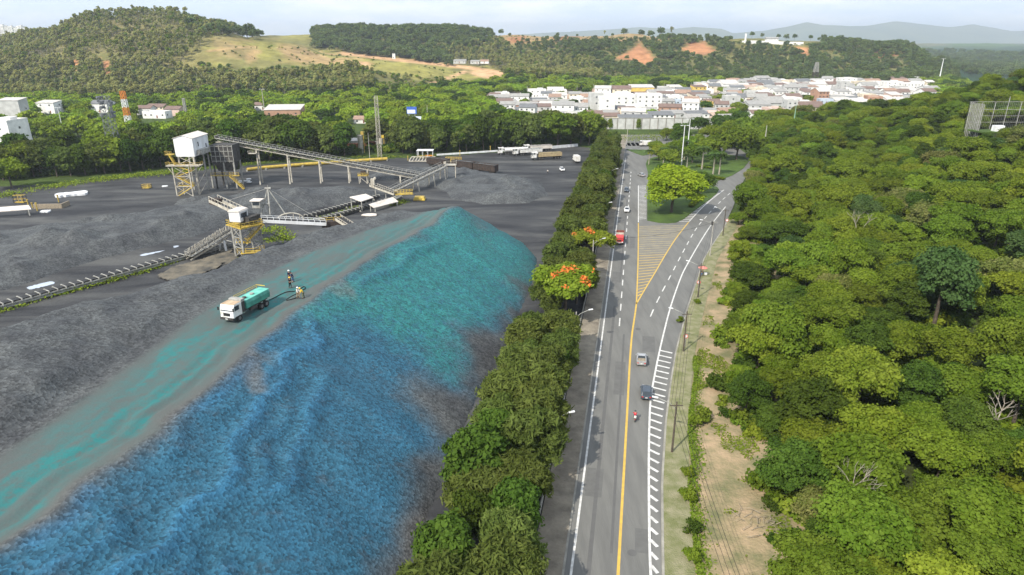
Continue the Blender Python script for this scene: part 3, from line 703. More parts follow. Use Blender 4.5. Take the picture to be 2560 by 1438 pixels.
# ================================================================== trees
def leaves(P, N, size, seed, aspect=1.0, up=.5, jitter=.6):
    """one small four-sided leaf clump per point, lying across its normal"""
    r = np.random.default_rng(seed); n = len(P)
    N = N + r.normal(0, jitter, (n, 3)) + np.array([0, 0, up]); N /= np.linalg.norm(N, axis=1)[:, None] + 1e-9
    t = r.normal(0, 1, (n, 3)); T = np.cross(N, t); T /= np.linalg.norm(T, axis=1)[:, None] + 1e-9; B = np.cross(N, T)
    s = (size * r.uniform(.55, 1.35, n))[:, None]
    a = T * s * aspect; b = B * s / aspect * .8
    V = np.stack([P - a, P - b * .9 + a * .15, P + a, P + b + a * .1], 1)
    V[:, 2] += N * s * .12
    return V.reshape(-1, 3), np.arange(4 * n).reshape(-1, 4)
def crown_pts(shape, n, seed):
    """points on and inside a cloud of lobes. shape: R, H (crown height), base, lobes, lobe radius, flat"""
    r = np.random.default_rng(seed); Rr, H, base, nl, lr, flat = shape
    cs = []; rs = []
    k = 0
    while len(cs) < nl and k < 4000:
        k += 1
        a = r.uniform(0, 2 * math.pi); q = math.sqrt(r.uniform(0, 1)) * Rr * .86 * (.8 + .3 * math.sin(2 * a + seed) * .6 + .3 * math.sin(3 * a + seed * 1.7) * .6)
        dome = math.sqrt(max(0, 1 - (q / Rr) ** 2)); zz = base + H * (flat + (1 - flat) * dome) * (r.uniform(.25, 1) if r.uniform() < .45 else r.uniform(.8, 1))
        c = np.array([q * math.cos(a), q * math.sin(a), zz]); rad = lr * r.uniform(.65, 1.3)
        if all(np.linalg.norm((c - d) * (1, 1, 1.4)) > .55 * (rad + e) for d, e in zip(cs, rs)): cs.append(c); rs.append(rad)
    cs = np.array(cs); rs = np.array(rs); w = rs ** 2 / (rs ** 2).sum()
    ix = r.choice(len(cs), n, p=w)
    D = r.normal(0, 1, (n, 3)); D /= np.linalg.norm(D, axis=1)[:, None]
    D[:, 2] = np.where((D[:, 2] < -.25) & (r.uniform(0, 1, n) < .75), -D[:, 2], D[:, 2])
    rad = rs[ix] * np.clip(r.normal(.92, .24, n), .2, 1.6)
    P = cs[ix] + D * rad[:, None] * np.array([1, 1, .72])
    tint = np.clip(.5 + .35 * (r.uniform(0, 1, len(cs))[ix] - .5) * 2 + r.normal(0, .18, n), 0, 1)
    return P, D, tint, cs
def trunk_mb(h, r0, cs, lean=0.0, limbs=5, seed=0):
    rr = random.Random(seed); m = MB(); p = Vector((0, 0, -.6)); pts = [p]
    for i in range(1, 5): pts.append(Vector((rr.uniform(-.2, .2) * i * .5 + lean * i / 4, rr.uniform(-.2, .2) * i * .5, h * i / 4)))
    m.path(pts, r0, r0 * .5, 7)
    for i in range(min(limbs, len(cs))):
        e = Vector(cs[rr.randrange(len(cs))]); s = pts[rr.choice((2, 3, 3, 4))]
        mid = s.lerp(e, .5) + Vector((rr.uniform(-.4, .4), rr.uniform(-.4, .4), rr.uniform(.0, .6)))
        m.path([s, mid, e], r0 * .42, r0 * .12, 5)
    return m
M_bark = pmat('brown_bark', (.13, .1, .075), (.06, .05, .04), 3, .95, .5, 14)
M_bark2 = pmat('pale_bark', (.36, .33, .27), (.2, .17, .13), 2, .9)
L_mid = leafmat('leaf_mid_green', (.085, .135, .013), (.155, .21, .027), .33, .25)
L_dark = leafmat('leaf_dark_green', (.040, .072, .011), (.08, .125, .02), .3, .25)
L_olive = leafmat('leaf_olive', (.088, .132, .012), (.16, .208, .025), .33, .25)
L_bright = leafmat('leaf_bright_green', (.098, .145, .012), (.18, .225, .026), .3, .2)
L_blue = leafmat('leaf_blue_green', (.045, .082, .022), (.085, .13, .04), .3, .2)
L_cas = leafmat('leaf_feathery', (.062, .085, .018), (.12, .148, .036), .3, .22)
L_val = leafmat('leaf_valley_green', (.13, .20, .016), (.23, .31, .03), .3, .25)
L_hill = leafmat('leaf_hill_dark', (.068, .10, .028), (.135, .175, .052), .3, .3)
L_isl = leafmat('leaf_island_yellow_green', (.12, .2, .012), (.24, .32, .025), .3, .1)
L_palm = leafmat('leaf_palm', (.04, .07, .02), (.08, .12, .03), .2, .2)
L_euc = leafmat('leaf_eucalyptus', (.185, .195, .058), (.30, .30, .10), .34, .25)
L_flow = leafmat('leaf_cream_flower', (.085, .11, .02), (.2, .195, .065), .3, .2)
M_red = pmat('orange_red_blossom', (.62, .1, .02), (.45, .16, .02), 2, .8)

def make_tree(kind, shape, n, leaf, m, seed, trunk_r=.28, bark=None, up=.5, aspect=1.0, jitter=.6, limbs=5, extra=None, tname='tree'):
    t = thing(tname, kind, 'tree')
    P, D, tint, cs = crown_pts(shape, n, seed); V, F = leaves(P, D, leaf, seed + 1, aspect, up, jitter)
    cr = npmesh('crown', V, F, m, t, False, {'tint': ('FACE', tint)})
    if extra: extra(t, P, D)
    trunk_mb(shape[2] + shape[1] * .5, trunk_r, cs, 0, limbs, seed).build('trunk', bark or M_bark, t)
    return t
# --- kinds of the wood right of the road: (look, maker)
FOREST = [
 ('mid green rounded tree', make_tree('a', (5.2, 4.6, 4.2, 46, 1.25, .1), 15750, 0.202, L_mid, 11)),
 ('dark green lumpy tree', make_tree('a', (4.6, 5.0, 3.6, 40, 1.25, .05), 14875, 0.194, L_dark, 12)),
 ('olive flat topped tree', make_tree('a', (6.2, 3.6, 5.6, 50, 1.2, .3), 15750, 0.216, L_olive, 13)),
 ('yellow green layered tree', make_tree('a', (5.4, 4.2, 4.6, 40, 1.15, .25), 14000, 0.202, L_bright, 14)),
 ('blue green tall tree', make_tree('a', (4.2, 5.8, 3.6, 38, 1.15, .0), 13125, 0.194, L_blue, 15)),
 ('mid green spreading tree', make_tree('a', (6.4, 3.6, 6.0, 40, 1.2, .35), 13125, 0.209, L_mid, 16)),
 ('dark green narrow tree', make_tree('a', (3.8, 6.8, 3.6, 40, 1.05, .0), 13125, 0.187, L_dark, 17)),
 ('cream flowered olive tree', make_tree('a', (5.8, 4.4, 4.6, 48, 1.2, .15), 15750, 0.202, L_flow, 18)),
 ('olive rounded tree', make_tree('a', (4.8, 4.8, 4.0, 44, 1.1, .1), 14875, 0.194, L_olive, 19)),
 ('yellow green uneven tree', make_tree('a', (4.6, 5.4, 3.6, 36, 1.15, .05), 14000, 0.194, L_bright, 20)),
]
ALL_TREES = []
used_proto = set()
def put(proto, loc, rz, sc, label, group):
    """the proto itself stands at the first place, copies at the others"""
    if proto.name not in used_proto:
        used_proto.add(proto.name); proto.location = loc; proto.rotation_euler = (0, 0, rz); proto.scale = (sc, sc, sc) if not hasattr(sc, '__len__') else sc
        proto['label'] = label; proto['group'] = group; o = proto
    else: o = dup(proto, loc, rz, sc, label, group)
    ALL_TREES.append(o); return o
# --- stuff: a far wood as one object made of points that carry trees
def scatter(name, pts, protos, kind_label=None):
    """pts: (x,y,z,scale,rot,kind) ; protos: mesh objects"""
    col_ = bpy.data.collections.new(name + ' trees')
    for i, o in enumerate(protos): col_.objects.link(o)
    order = sorted(range(len(protos)), key=lambda i: protos[i].name); rank = {p: k for k, p in enumerate(order)}
    me = bpy.data.meshes.new(name); me.from_pydata([p[:3] for p in pts], [], [])
    a = me.attributes.new('sc', 'FLOAT', 'POINT'); a.data.foreach_set('value', np.array([p[3] for p in pts], np.float32))
    a = me.attributes.new('rz', 'FLOAT', 'POINT'); a.data.foreach_set('value', np.array([p[4] for p in pts], np.float32))
    a = me.attributes.new('idx', 'INT', 'POINT'); a.data.foreach_set('value', np.array([rank[p[5]] for p in pts], np.int32))
    ob = bpy.data.objects.new(name, me); C.objects.link(ob); ob['kind'] = 'stuff'
    g = bpy.data.node_groups.new(name, 'GeometryNodeTree')
    g.interface.new_socket('Geometry', in_out='INPUT', socket_type='NodeSocketGeometry'); g.interface.new_socket('Geometry', in_out='OUTPUT', socket_type='NodeSocketGeometry')
    N = g.nodes; Lk = g.links
    gi = N.new('NodeGroupInput'); go = N.new('NodeGroupOutput'); ins = N.new('GeometryNodeInstanceOnPoints'); ci = N.new('GeometryNodeCollectionInfo')
    ci.inputs['Collection'].default_value = col_; ci.inputs['Separate Children'].default_value = True; ci.inputs['Reset Children'].default_value = True
    def na(nm, ty):
        q = N.new('GeometryNodeInputNamedAttribute'); q.data_type = ty; q.inputs['Name'].default_value = nm; return q.outputs['Attribute']
    cx = N.new('ShaderNodeCombineXYZ'); Lk.new(na('rz', 'FLOAT'), cx.inputs[2])
    Lk.new(gi.outputs[0], ins.inputs['Points']); Lk.new(ci.outputs[0], ins.inputs['Instance']); ins.inputs['Pick Instance'].default_value = True
    Lk.new(na('idx', 'INT'), ins.inputs['Instance Index']); Lk.new(cx.outputs[0], ins.inputs['Rotation']); Lk.new(na('sc', 'FLOAT'), ins.inputs['Scale'])
    Lk.new(ins.outputs[0], go.inputs[0])
    md = ob.modifiers.new('trees', 'NODES'); md.node_group = g
    return ob
def crown_of(t): return [c for c in t.children if c.name.split('.')[0] == 'crown'][0]

# --- the wood on the right
cand = []
step = 6.6
for iy in range(int((470 - 30) / step)):
    for ix in range(60):
        y = 30 + iy * step + U(-2.6, 2.6); x = ix * step + U(-2.6, 2.6) + (iy % 2) * step / 2 + 5
        y0 = min(y, 400); e = float(curbX0(y0))
        gap = np.interp(y, [30, 60, 75, 90, 110, 150, 200, 280, 330], [15, 14.5, 12.5, 10, 9.5, 9, 6.5, 3.5, 2.5])
        if y > 290: e = float(np.interp(y, [290, 330, 470], [100, 112, 150]))
        if x < e + gap + U(-.5, 2): continue
        z = tz(x, y); px, py = PIX(x, y, z + 5)
        if px > 2860 or px < 1600: continue
        if y > 300 and (z < 0.5 and y > 400): continue
        if 2405 < px < 2640 and 255 < y < 285 : continue
        if fbm(np.array([x]), np.array([y]), 9, 2, 909)[0] < .2: continue
        f = y * ct + (CAM_H - z) * st
        if 200 < y < 305 and x < e + 9: continue
        cand.append((f, x, y, z, float(px), float(py)))
for i_ in range(24):
    y = 203 + i_ * 4.3; x = float(curbX0(min(y, 300))) + U(4.2, 7.0); z = tz(x, y); cand.append((y * ct + (CAM_H - z) * st, x, y, z, 1900.0, 500.0))
cand.sort()
zone_names = lambda px, py, f: 'at the lower right' if f < 85 else 'in the near wood' if f < 125 else 'in the middle wood' if f < 190 else 'in the rear wood'
stuffpts = []
forest = []
for i, (f, x, y, z, px, py) in enumerate(cand):
    kn = fbm(np.array([x]), np.array([y]), 22, 2, 201)[0]
    w = [3, 2.0, 1.8, 2.0 if kn > .42 else .9, .8 if kn < .48 else .3, 1.6, 1.2, .6, 1.6, 1.8 if kn > .42 else .9]
    k = random.choices(range(10), w)[0]
    edge_d = x - float(curbX0(min(y, 400)))
    sc = U(.6, 1.02) * (.82 if edge_d < 16 else 1.0) * (1 + .38 * (U(0, 1) > .84))
    loc = (x, y, z - .3); rz = U(0, 6.28)
    if i < 300:
        side = 'beside the dirt bank' if edge_d < 19 else zone_names(px, py, f)
        forest.append(put(FOREST[k][1], loc, rz, (sc * U(.9, 1.15), sc * U(.9, 1.15), sc * U(.82, 1.3)), f'{FOREST[k][0]} {side}', 'trees of the wood on the right'))
    else: stuffpts.append((loc[0], loc[1], loc[2], sc, rz, k))
order_labels(forest)
tag(scatter('distant_wood', stuffpts, [crown_of(t) for _, t in FOREST]), 'far part of the wood on the right slope', 'wood')
def bare_tree(lb, loc, h, seed):
    rr = random.Random(seed); t = thing('bare_tree', lb, 'tree', loc, 0, 'bare trees in the wood'); m = MB(); tips = [(V3_(0, 0, -.5), V3_(rr.uniform(-.4, .4), rr.uniform(-.4, .4), h * .55), .2)]; m.path([tips[0][0], tips[0][1]], .2, .14, 6); m.build('trunk', M_bark2, t); m = MB()
    def grow(p, d, L, r, k):
        if k == 0: return
        for _ in range(3 if k > 1 else 2):
            d2 = (d + V3_(rr.uniform(-.8, .8), rr.uniform(-.8, .8), rr.uniform(-.15, .5))).normalized(); q = p + d2 * L * rr.uniform(.7, 1.1); m.tube(p, q, r, r * .55, 5); grow(q, d2, L * .66, r * .55, k - 1)
    grow(tips[0][1], V3_(0, 0, 1), h * .24, .11, 4); m.build('branches', M_bark2, t); return t
V3_ = lambda x, y, z: Vector((x, y, z))
for px, py, h, lb in ((2145, 1215, 11, 'bare twiggy tree in the near wood at the lower right'), (2480, 1060, 9, 'bare branched tree at the right edge of the near wood'), (2140, 600, 12, 'pale leafless tree in the middle left of the wood')):
    p = G(px, py, 8); z = tz(p.x, p.y); bare_tree(lb, (p.x, p.y, z), h, int(px))
# undergrowth below the wood
def make_bush(m, seed, nm='shrub', n=900):
    P, D, tint, cs = crown_pts((1.3, 1.1, .1, 7, .6, .2), n, seed); V, F = leaves(P, D, .17, seed + 1)
    return npmesh(nm, V, F, m, None, False, {'tint': ('FACE', tint)})
shrubs = [make_bush(L_mid, 31), make_bush(L_dark, 32), make_bush(L_bright, 33)]
bushpts = []
for f, x, y, z, px, py in cand[:420]:
    for _ in range(8):
        bx, by = x + U(-4, 4), y + U(-4, 4); ed = bx - float(curbX0(min(by, 400)))
        if ed < 8: continue
        bushpts.append((bx, by, tz(bx, by), U(.8, 2.0), U(0, 6.28), random.choice((0, 0, 1, 1, 2))))
tag(scatter('undergrowth', bushpts, shrubs), 'low leafy undergrowth beneath the wood on the right', 'undergrowth')
# individual shrubs on the dirt bank
gl = []
for j, (px, py, s) in enumerate(((1752, 1055, 1.25), (1725, 1250, .9), (1728, 1330, .8), (1735, 1400, .8), (1722, 1190, .7), (1700, 805, .6), (1745, 760, .6))):
    p = G(px, py); o = shrubs[(0, 2, 0, 2, 2, 0, 2)[j]]
    if j > 2: o = o.copy(); C.objects.link(o)
    if j == 2: o = shrubs[1]
    o.location = (p.x, p.y, max(tz(p.x, p.y), 0) + .1); o.scale = (s, s, s * 1.2)
    tag(o, ('lone leafy shrub standing at the top of the bare dirt bank', 'low bright green shrub beside the stone verge', 'low green shrub nearest the camera on the dirt bank', 'bright shrub at the lower end of the stone verge', 'small bright shrub on the middle of the dirt bank edge', 'small green shrub by the upper stone verge', 'small bright shrub at the narrow upper end of the dirt bank')[j], 'shrub', 'shrubs along the dirt bank'); gl.append(o)

# --- feathery row between the yard and the road
CAS = [make_tree('a', (3.5, 7.4, 2.4, 46, 1.0, .05), 9000, .27, L_cas, 41, .22, M_bark, .35, 1.7, .9, 7, None, 'roadside_tree'),
       make_tree('a', (3.9, 6.2, 2.4, 50, 1.05, .1), 9000, .27, L_cas, 42, .24, M_bark, .35, 1.7, .9, 7, None, 'roadside_tree'),
       make_tree('a', (3.5, 6.4, 2.8, 44, 1.0, .1), 8500, .27, L_dark, 43, .24, M_bark, .4, 1.1, .7, 6, None, 'roadside_tree')]
row = []
def cas_label(k, px, py):
    return ('dark feathery narrow tree', 'dark feathery broad tree', 'deep green leafy tree')[k] + (' in the near roadside row' if py > 900 else ' in the middle roadside row' if py > 560 else ' in the far roadside row')
y = 40.0
while y < 352:
    for lane, off_ in enumerate((-6.9, -12.2)):
        yy2 = y + U(-1.2, 1.2) + lane * 3.2; x = edgeX(yy2) + off_ + U(-.9, .9)
        if abs(yy2 - 161) < 8 and lane == 0 or abs(yy2 - 121) < 10 and lane == 0 or abs(yy2 - 119) < 5: continue
        k = random.choices((0, 1, 2), (4, 4, 1.8 if 90 < yy2 < 130 or yy2 > 250 else .7))[0]
        px, py = PIX(x, yy2, 4); sc = U(.8, 1.14)
        if U(0, 1) < .0: continue
        row.append(put(CAS[k], (x, yy2, -.1), U(0, 6.28), sc, cas_label(k, px, py), 'row of trees between the ore yard and the road'))
    y += U(4.9, 6.0)
order_labels(row, 'from the camera end') if False else order_labels(row)
# two flame trees in flower
def blossoms(t, P, D):
    r = np.random.default_rng(5); sel = (P[:, 2] > np.percentile(P[:, 2], 45)) & (vnoise(P[:, 0] / 1.6 + 40, P[:, 1] / 1.6 + 40, 9) > .6) & (P[:, 0] + .4 * P[:, 1] > -1)
    q = P[sel]; q = q[r.uniform(0, 1, len(q)) < .75] + np.array([0, 0, .22]); V, F = leaves(q, D[sel][:len(q)], .24, 6, 1.0, 1.2)
    npmesh('blossom', V, F, M_red, t, False)
for p, s, lb, sd_ in ((G(1476, 600, 6), 1.02, 'flame tree with orange blossom beside the red truck', 51), (G(1415, 732, 6), 1.35, 'nearer flame tree with red blossom in the row left of the road', 52)):
    t = make_tree(lb, (6.2, 2.6, 5.0, 40, 1.2, .4), 8500, .27, L_bright, sd_, .3, M_bark, .9, 1.2, .5, 7, blossoms, 'flame_tree'); t.location = (p.x, p.y, 0); t.rotation_euler = (0, 0, U(0, 6)); t.scale = (s, s, s)

# --- island trees
BIG = make_tree('broad bright green layered tree filling the near end of the lawn island', (9.8, 10.0, 3.2, 90, 1.75, .22), 22000, .34, L_isl, 61, .45, M_bark, 1.1, 1.2, .4, 9, None, 'island_tree')
p = G(1678, 532); BIG.location = (p.x, p.y, 0); BIG.scale = (1.22, 1.1, 1.12)
SM = make_tree('a', (4.2, 3.6, 3.0, 18, 1.5, .2), 4500, .32, L_dark, 62, .25, M_bark, .5, 1, .6, 6, None, 'island_tree')
il = []
for px, py, s, lb in ((1750, 483, 1.1, 'dark drooping tree beside the right road on the lawn island'),):
    p = G(px, py); il.append(put(SM, (p.x, p.y, 0), 1.0, s, lb, 'trees on the lawn island'))
SB = make_tree('a', (5.0, 3.8, 3.0, 20, 1.7, .2), 5200, .36, L_bright, 63, .28, M_bark, .8, 1.1, .5, 6, None, 'island_tree')
SMd = make_tree('a', (5.0, 3.8, 3.0, 20, 1.7, .2), 5200, .36, L_mid, 64, .28, M_bark, .6, 1.1, .5, 6, None, 'island_tree')
for k_, (px, py, s, pr, lb) in enumerate(((1645, 402, .9, SB, 'bright green tree at the far left tip of the lawn island'), (1690, 398, 1.15, SB, 'bright green tree behind the palms left of the tall lamp mast'), (1655, 435, .6, SM, 'rounded shrubby tree just behind the big island tree'),
        (1840, 400, 1.9, SMd, 'large spreading tree casting deep shade at the right of the lawn'), (1790, 385, 1.2, SMd, 'mid green tree behind the right palms'), (1745, 375, 1.0, SB, 'bright green tree on the far side of the lawn'),
        (1880, 372, 1.5, SMd, 'spreading tree at the far right corner of the lawn'), (1720, 380, 1.0, SMd, 'mid green tree behind the tall lamp mast'), (1775, 352, 1.1, SB, 'yellow green tree beyond the lawn'), (1830, 345, 1.3, SMd, 'mid green tree beyond the lawn, left of the white van'),
        (1700, 345, 1.2, SM, 'dark tree below the right end of the long wall'), (1745, 335, 1.4, SM, 'dark spreading tree in front of the town'), (1800, 335, 1.6, SM, 'dark flat topped tree in front of the grey roofs'), (1850, 320, 1.5, SM, 'dark spreading tree left of the green pole'), (1905, 330, 1.5, SMd, 'mid green tree right of the green pole'), (1665, 352, .9, SMd, 'green tree at the end of the wall'), (1672, 418, 1.0, SMd, 'mid green tree between the palms and the big island tree'), (1730, 408, 1.1, SMd, 'mid green tree in the middle of the lawn'), (1640, 388, .9, SMd, 'mid green tree at the back left of the lawn'), (1768, 398, 1.2, SB, 'bright tree in the centre right of the lawn'), (1815, 372, 1.6, SMd, 'spreading green tree at the back right of the lawn'), (1700, 365, 1.2, SM, 'dark tree at the back of the lawn'), (1860, 350, 1.6, SMd, 'green tree beyond the right end of the lawn'), (1790, 412, .9, SM, 'small dark tree left of the large spreading tree'), (1945, 330, 1.5, SM, 'dark tree at the right edge of the town front'))):
    p = G(px, py); il.append(put(pr, (p.x, p.y, 0), U(0, 6), s, lb, 'trees on and around the lawn island'))
# palms
def make_palm(lb, seed):
    rr = random.Random(seed); t = thing('palm_tree', lb, 'palm'); h = 8.0
    m = MB(); m.path([Vector((0, 0, -.3)), Vector((.1, 0, 1.5)), Vector((.12, .05, 4)), Vector((.1, .1, 6.4))], .32, .2, 8); m.build('trunk', M_bark2, t)
    m = MB(); m.tube((.1, .1, 6.4), (.1, .1, 7.7), .2, .14, 8); m.build('crownshaft', L_palm, t)
    V = []; F = []
    for i in range(17):
        a = i * 2.4 + rr.uniform(-.2, .2); el = rr.uniform(-.2, 1.2); d = Vector((math.cos(a), math.sin(a), 0)); L = rr.uniform(2.9, 3.7); prev = None
        for j in range(11):
            s = j / 10; c = Vector((.1, .1, 7.6)) + d * L * s * math.cos(el * (1 - .3 * s)) + Vector((0, 0, L * (math.sin(el) * s - .85 * s * s)))
            sdv = Vector((-d.y, d.x, 0)); w = .85 * (math.sin(math.pi * min(1, s * .9 + .1)) ** .6)
            for sg in (-1, 1):
                k = len(V); e = c + sdv * sg * w + d * .35 - Vector((0, 0, .45 * w + .1)); g2 = d * .17
                V += [c - g2, c + g2, e + g2 * .4, e - g2 * .4]; F.append((k, k + 1, k + 2, k + 3))
    npmesh('fronds', V, F, L_palm, t, False, {'tint': ('FACE', np.random.default_rng(seed).uniform(0, 1, len(F)))})
    return t
PALM = make_palm('a', 3)
for px, py, s, lb in ((1622, 412, .85, 'palm at the left tip of the lawn island'), (1658, 408, .9, 'palm leaning into the bright tree on the island'), (1682, 413, 1.1, 'palm just left of the tall lamp mast'), (1717, 425, .9, 'short palm just right of the tall lamp mast'),
        (1754, 424, 1.25, 'tall palm in the middle of the lawn'), (1782, 437, 1.15, 'left one of the pair of tall palms near the right road'), (1797, 437, 1.15, 'right one of the pair of tall palms near the right road'), (1710, 400, 1.15, 'palm behind the tall lamp mast')):
    p = G(px, py); put(PALM, (p.x, p.y, .1), U(0, 6), s, lb, 'palms on the lawn island')

# --- dark belt behind the yard
BELT = [make_tree('a', (5.4, 9.0, 2.2, 44, 1.5, .05), 5200, .44, L_dark, 71, .3, M_bark, .4, 1.1, .7, 7, None, 'belt_tree'),
        make_tree('a', (6.0, 7.6, 2.2, 44, 1.55, .1), 5200, .44, L_cas, 72, .3, M_bark, .4, 1.2, .7, 7, None, 'belt_tree'),
        make_tree('a', (6.4, 7.0, 2.6, 44, 1.6, .15), 5200, .44, L_mid, 73, .3, M_bark, .5, 1.0, .6, 7, None, 'belt_tree')]
bl = []
names = ('dark tall belt tree', 'dark olive feathery belt tree', 'green full crowned belt tree')
px = -30.0
while px < 1500:
    for r_ in range(2):
        q = px + U(-8, 8) + r_ * 14; base = np.interp(q, [0, 300, 420, 620, 800, 1000, 1240, 1500], [448, 428, 415, 402, 390, 384, 372, 360]) - r_ * 14 + U(-3, 3)
        if 885 < q < 985 and r_ == 0: continue
        if 885 < q < 985 and U(0, 1) < .6: continue
        if 400 < q < 640 and r_ == 0 and U(0, 1) < .3: continue
        p = G(q, base); k = random.choices((0, 1, 2), (3, 3, 2.5 if q > 1180 else .9))[0]
        toph = np.interp(q, [0, 200, 450, 680, 760, 880, 1000, 1100, 1300, 1450], [15, 15, 17, 18, 17, 16, 15, 16, 19, 16]) * U(.7, 1.12)
        sc = toph / (11.6, 10.2, 10)[k]
        bl.append(put(BELT[k], (p.x, p.y, -.2), U(0, 6.28), (sc * .95, sc * .95, sc), names[k] + (' behind the white tower' if q < 640 else ' behind the long conveyor' if q < 990 else ' behind the parked tankers'), 'belt of trees behind the ore yard'))
    px += U(16, 30)
ug = []
for _ in range(900):
    q = U(-40, 1490); base = np.interp(q, [0, 300, 420, 620, 800, 1000, 1240, 1500], [446, 426, 413, 400, 388, 382, 370, 358]) - U(-1, 18)
    if 885 < q < 985 and U(0, 1) < .7: continue
    p = G(q, base); ug.append((p.x, p.y, -.1, U(1.0, 2.4), U(0, 6.28), random.choice((0, 1, 1, 1))))
tag(scatter('belt_undergrowth', ug, shrubs), 'dark low growth under the belt trees', 'undergrowth')
p = G(30, 470); bt = make_tree('bright green leafy tree at the left edge of the yard', (7.5, 6.5, 3.5, 30, 2.0, .1), 9000, .42, L_bright, 75, .35, M_bark, .5, 1, .6, 7, None, 'leafy_tree'); bt.location = (p.x, p.y, 0)
p = G(585, 440); bt = make_tree('small green tree growing against the white tower structure', (3.4, 4.2, 2.2, 16, 1.3, .1), 3200, .36, L_cas, 76, .2, M_bark, .5, 1, .6, 6, None, 'leafy_tree'); bt.location = (p.x, p.y, 0)
order_labels(bl)

# --- valley beyond the belt: bright green mixed trees
VAL = [make_tree('a', (4.8, 4.4, 2.0, 18, 1.8, .15), 1500, .62, L_val, 81, .3, M_bark, .5, 1, .6, 4, None, 'valley_tree'),
       make_tree('a', (4.8, 4.4, 2.0, 18, 1.8, .15), 1500, .62, L_mid, 82, .3, M_bark, .5, 1, .6, 4, None, 'valley_tree'),
       make_tree('a', (5.2, 4.8, 2.5, 18, 1.9, .15), 1500, .62, L_dark, 83, .3, M_bark, .5, 1, .6, 4, None, 'valley_tree')]
vn = ('bright bushy tree', 'mid green bushy tree', 'dark bushy tree')
vpts = []; vl = []; vc = []
TOWN = [(1225, 240), (1500, 232), (1640, 226), (1780, 214), (1850, 205), (2320, 200), (2330, 260), (2000, 330), (1760, 345), (1490, 330), (1290, 305), (1235, 270)]
tries = 0
while len(vc) < 2000 and tries < 60000:
    tries += 1; q = U(-120, 2420); Y = math.sqrt(U(395 ** 2, 985 ** 2)); X = (q - 1280) / 1762 * (Y + 20)
    z = tz(X, Y); a, b = PIX(X, Y, z)
    if Y > np.interp(q, [0, 600, 1000, 1150, 1300, 1500, 2300], [700, 700, 740, 800, 900, 1000, 1060]): continue
    if sdist(np.array([a]), np.array([b]), TOWN)[0] > -2: continue
    if any(abs(a - q0) < w0 / 2 + 10 and -4 < b - p0 < 46 for q0, p0, w0 in ((42, 298, 52), (128, 282, 46), (262, 280, 44), (365, 285, 40), (398, 288, 70), (440, 288, 36), (655, 274, 28), (714, 292, 86), (905, 306, 34), (1030, 292, 36))): continue
    if Y < 420 and q > 1500: continue
    vc.append((Y, X, z, float(a), float(b)))
vc.sort()
for i, (Y, X, z, a, b) in enumerate(vc):
    pk = vnoise(np.array([X / 40]), np.array([Y / 40]), 301)[0]
    k = random.choices((0, 1, 2), (8 * pk + 2, 2, 1.4 - 1.3 * pk + .1))[0]; sc = U(.75, 1.4)
    if i < 130 and a < 1520: vl.append(put(VAL[k], (X, Y, z - .2), U(0, 6), sc, vn[k] + (' left of the orange tower' if a < 300 else ' in the valley between the masts' if a < 950 else ' left of the town'), 'trees in the valley behind the belt'))
    else: vpts.append((X, Y, z - .2, sc, U(0, 6), k))
for k in range(3):
    if VAL[k].name not in used_proto: vl.append(put(VAL[k], (-150 + 20 * k, 470, -.2), 0, 1, vn[k] + ' in the valley behind the belt', 'trees in the valley behind the belt'))
order_labels(vl)
tag(scatter('valley_wood', vpts, [crown_of(t) for t in VAL]), 'far bushy green wood filling the valley before the hills', 'wood')
# a few trees among the houses
for i, (px, py, s, k, lb) in enumerate(((1800, 262, 1.3, 1, 'green tree standing among the houses in the middle of the town'), (1770, 258, 1.0, 0, 'bright green tree among the white houses'), (1700, 228, 1.1, 0, 'bright tree right of the orange building'), (1460, 285, .9, 1, 'tree beside the bare white wall at the left of the town'), (2150, 232, .9, 0, 'pale tree among the far right houses'), (1640, 240, .8, 0, 'tree just right of the orange building'), (1900, 300, 1.0, 1, 'tree in front of the grey roofed hall'), (1860, 240, .9, 0, 'bright tree behind the big white gable hall'), (1930, 246, .8, 1, 'tree among the back roofs'), (2010, 240, .8, 1, 'tree among the brown roofs'), (1720, 270, .8, 0, 'bright tree behind the arched house'), (2180, 245, 1.0, 0, 'bright tree in front of the white blocks'), (1400, 262, .8, 1, 'tree among the left houses'), (2060, 250, .8, 1, 'tree beside the white wall building'), (1570, 290, .7, 0, 'small tree behind the low house row'))):
    p = G(px, py); put(VAL[k], (p.x, p.y, 0), U(0, 6), s, lb, 'trees in the town')

# --- hills: slim eucalyptus, dark wood, low scrub (each far tree one mesh)
def far_tree(name, shape, n, leaf, m, seed, bark, lb, tr=.16):
    P, D, tint, cs = crown_pts(shape, n, seed); V, F = leaves(P, D, leaf, seed + 1, 1, .4)
    tb = MB(); h = shape[2] + shape[1] * .6; tb.tube((0, 0, -2), (0, 0, h), tr, tr * .5, 5, False)
    for c in cs[:3]: tb.tube((0, 0, h * .55), tuple(c), tr * .5, tr * .25, 4, False)
    k = len(V); V = np.r_[V, np.array([list(v) for v in tb.v])]; F = np.r_[F, np.array([f for f in tb.f]) + k]
    o = npmesh(name, V, F, m, None, False, {'tint': ('FACE', np.r_[tint, np.zeros(len(tb.f))])}); o.data.materials.append(bark)
    mi = np.zeros(len(F), np.int32); mi[len(F) - len(tb.f):] = 1; o.data.polygons.foreach_set('material_index', mi)
    return tag(o, lb, 'tree')
EU = [far_tree('eucalyptus_tree', (2.6, 7.0, 6.5, 9, 1.2, .0), 300, .62, L_euc, 91, M_bark2, 'x'), far_tree('eucalyptus_tree', (2.2, 8.5, 7.0, 9, 1.1, .0), 300, .6, L_euc, 92, M_bark2, 'x'),
      far_tree('eucalyptus_tree', (3.0, 6.0, 6.0, 9, 1.3, .1), 300, .62, L_olive, 93, M_bark2, 'x')]
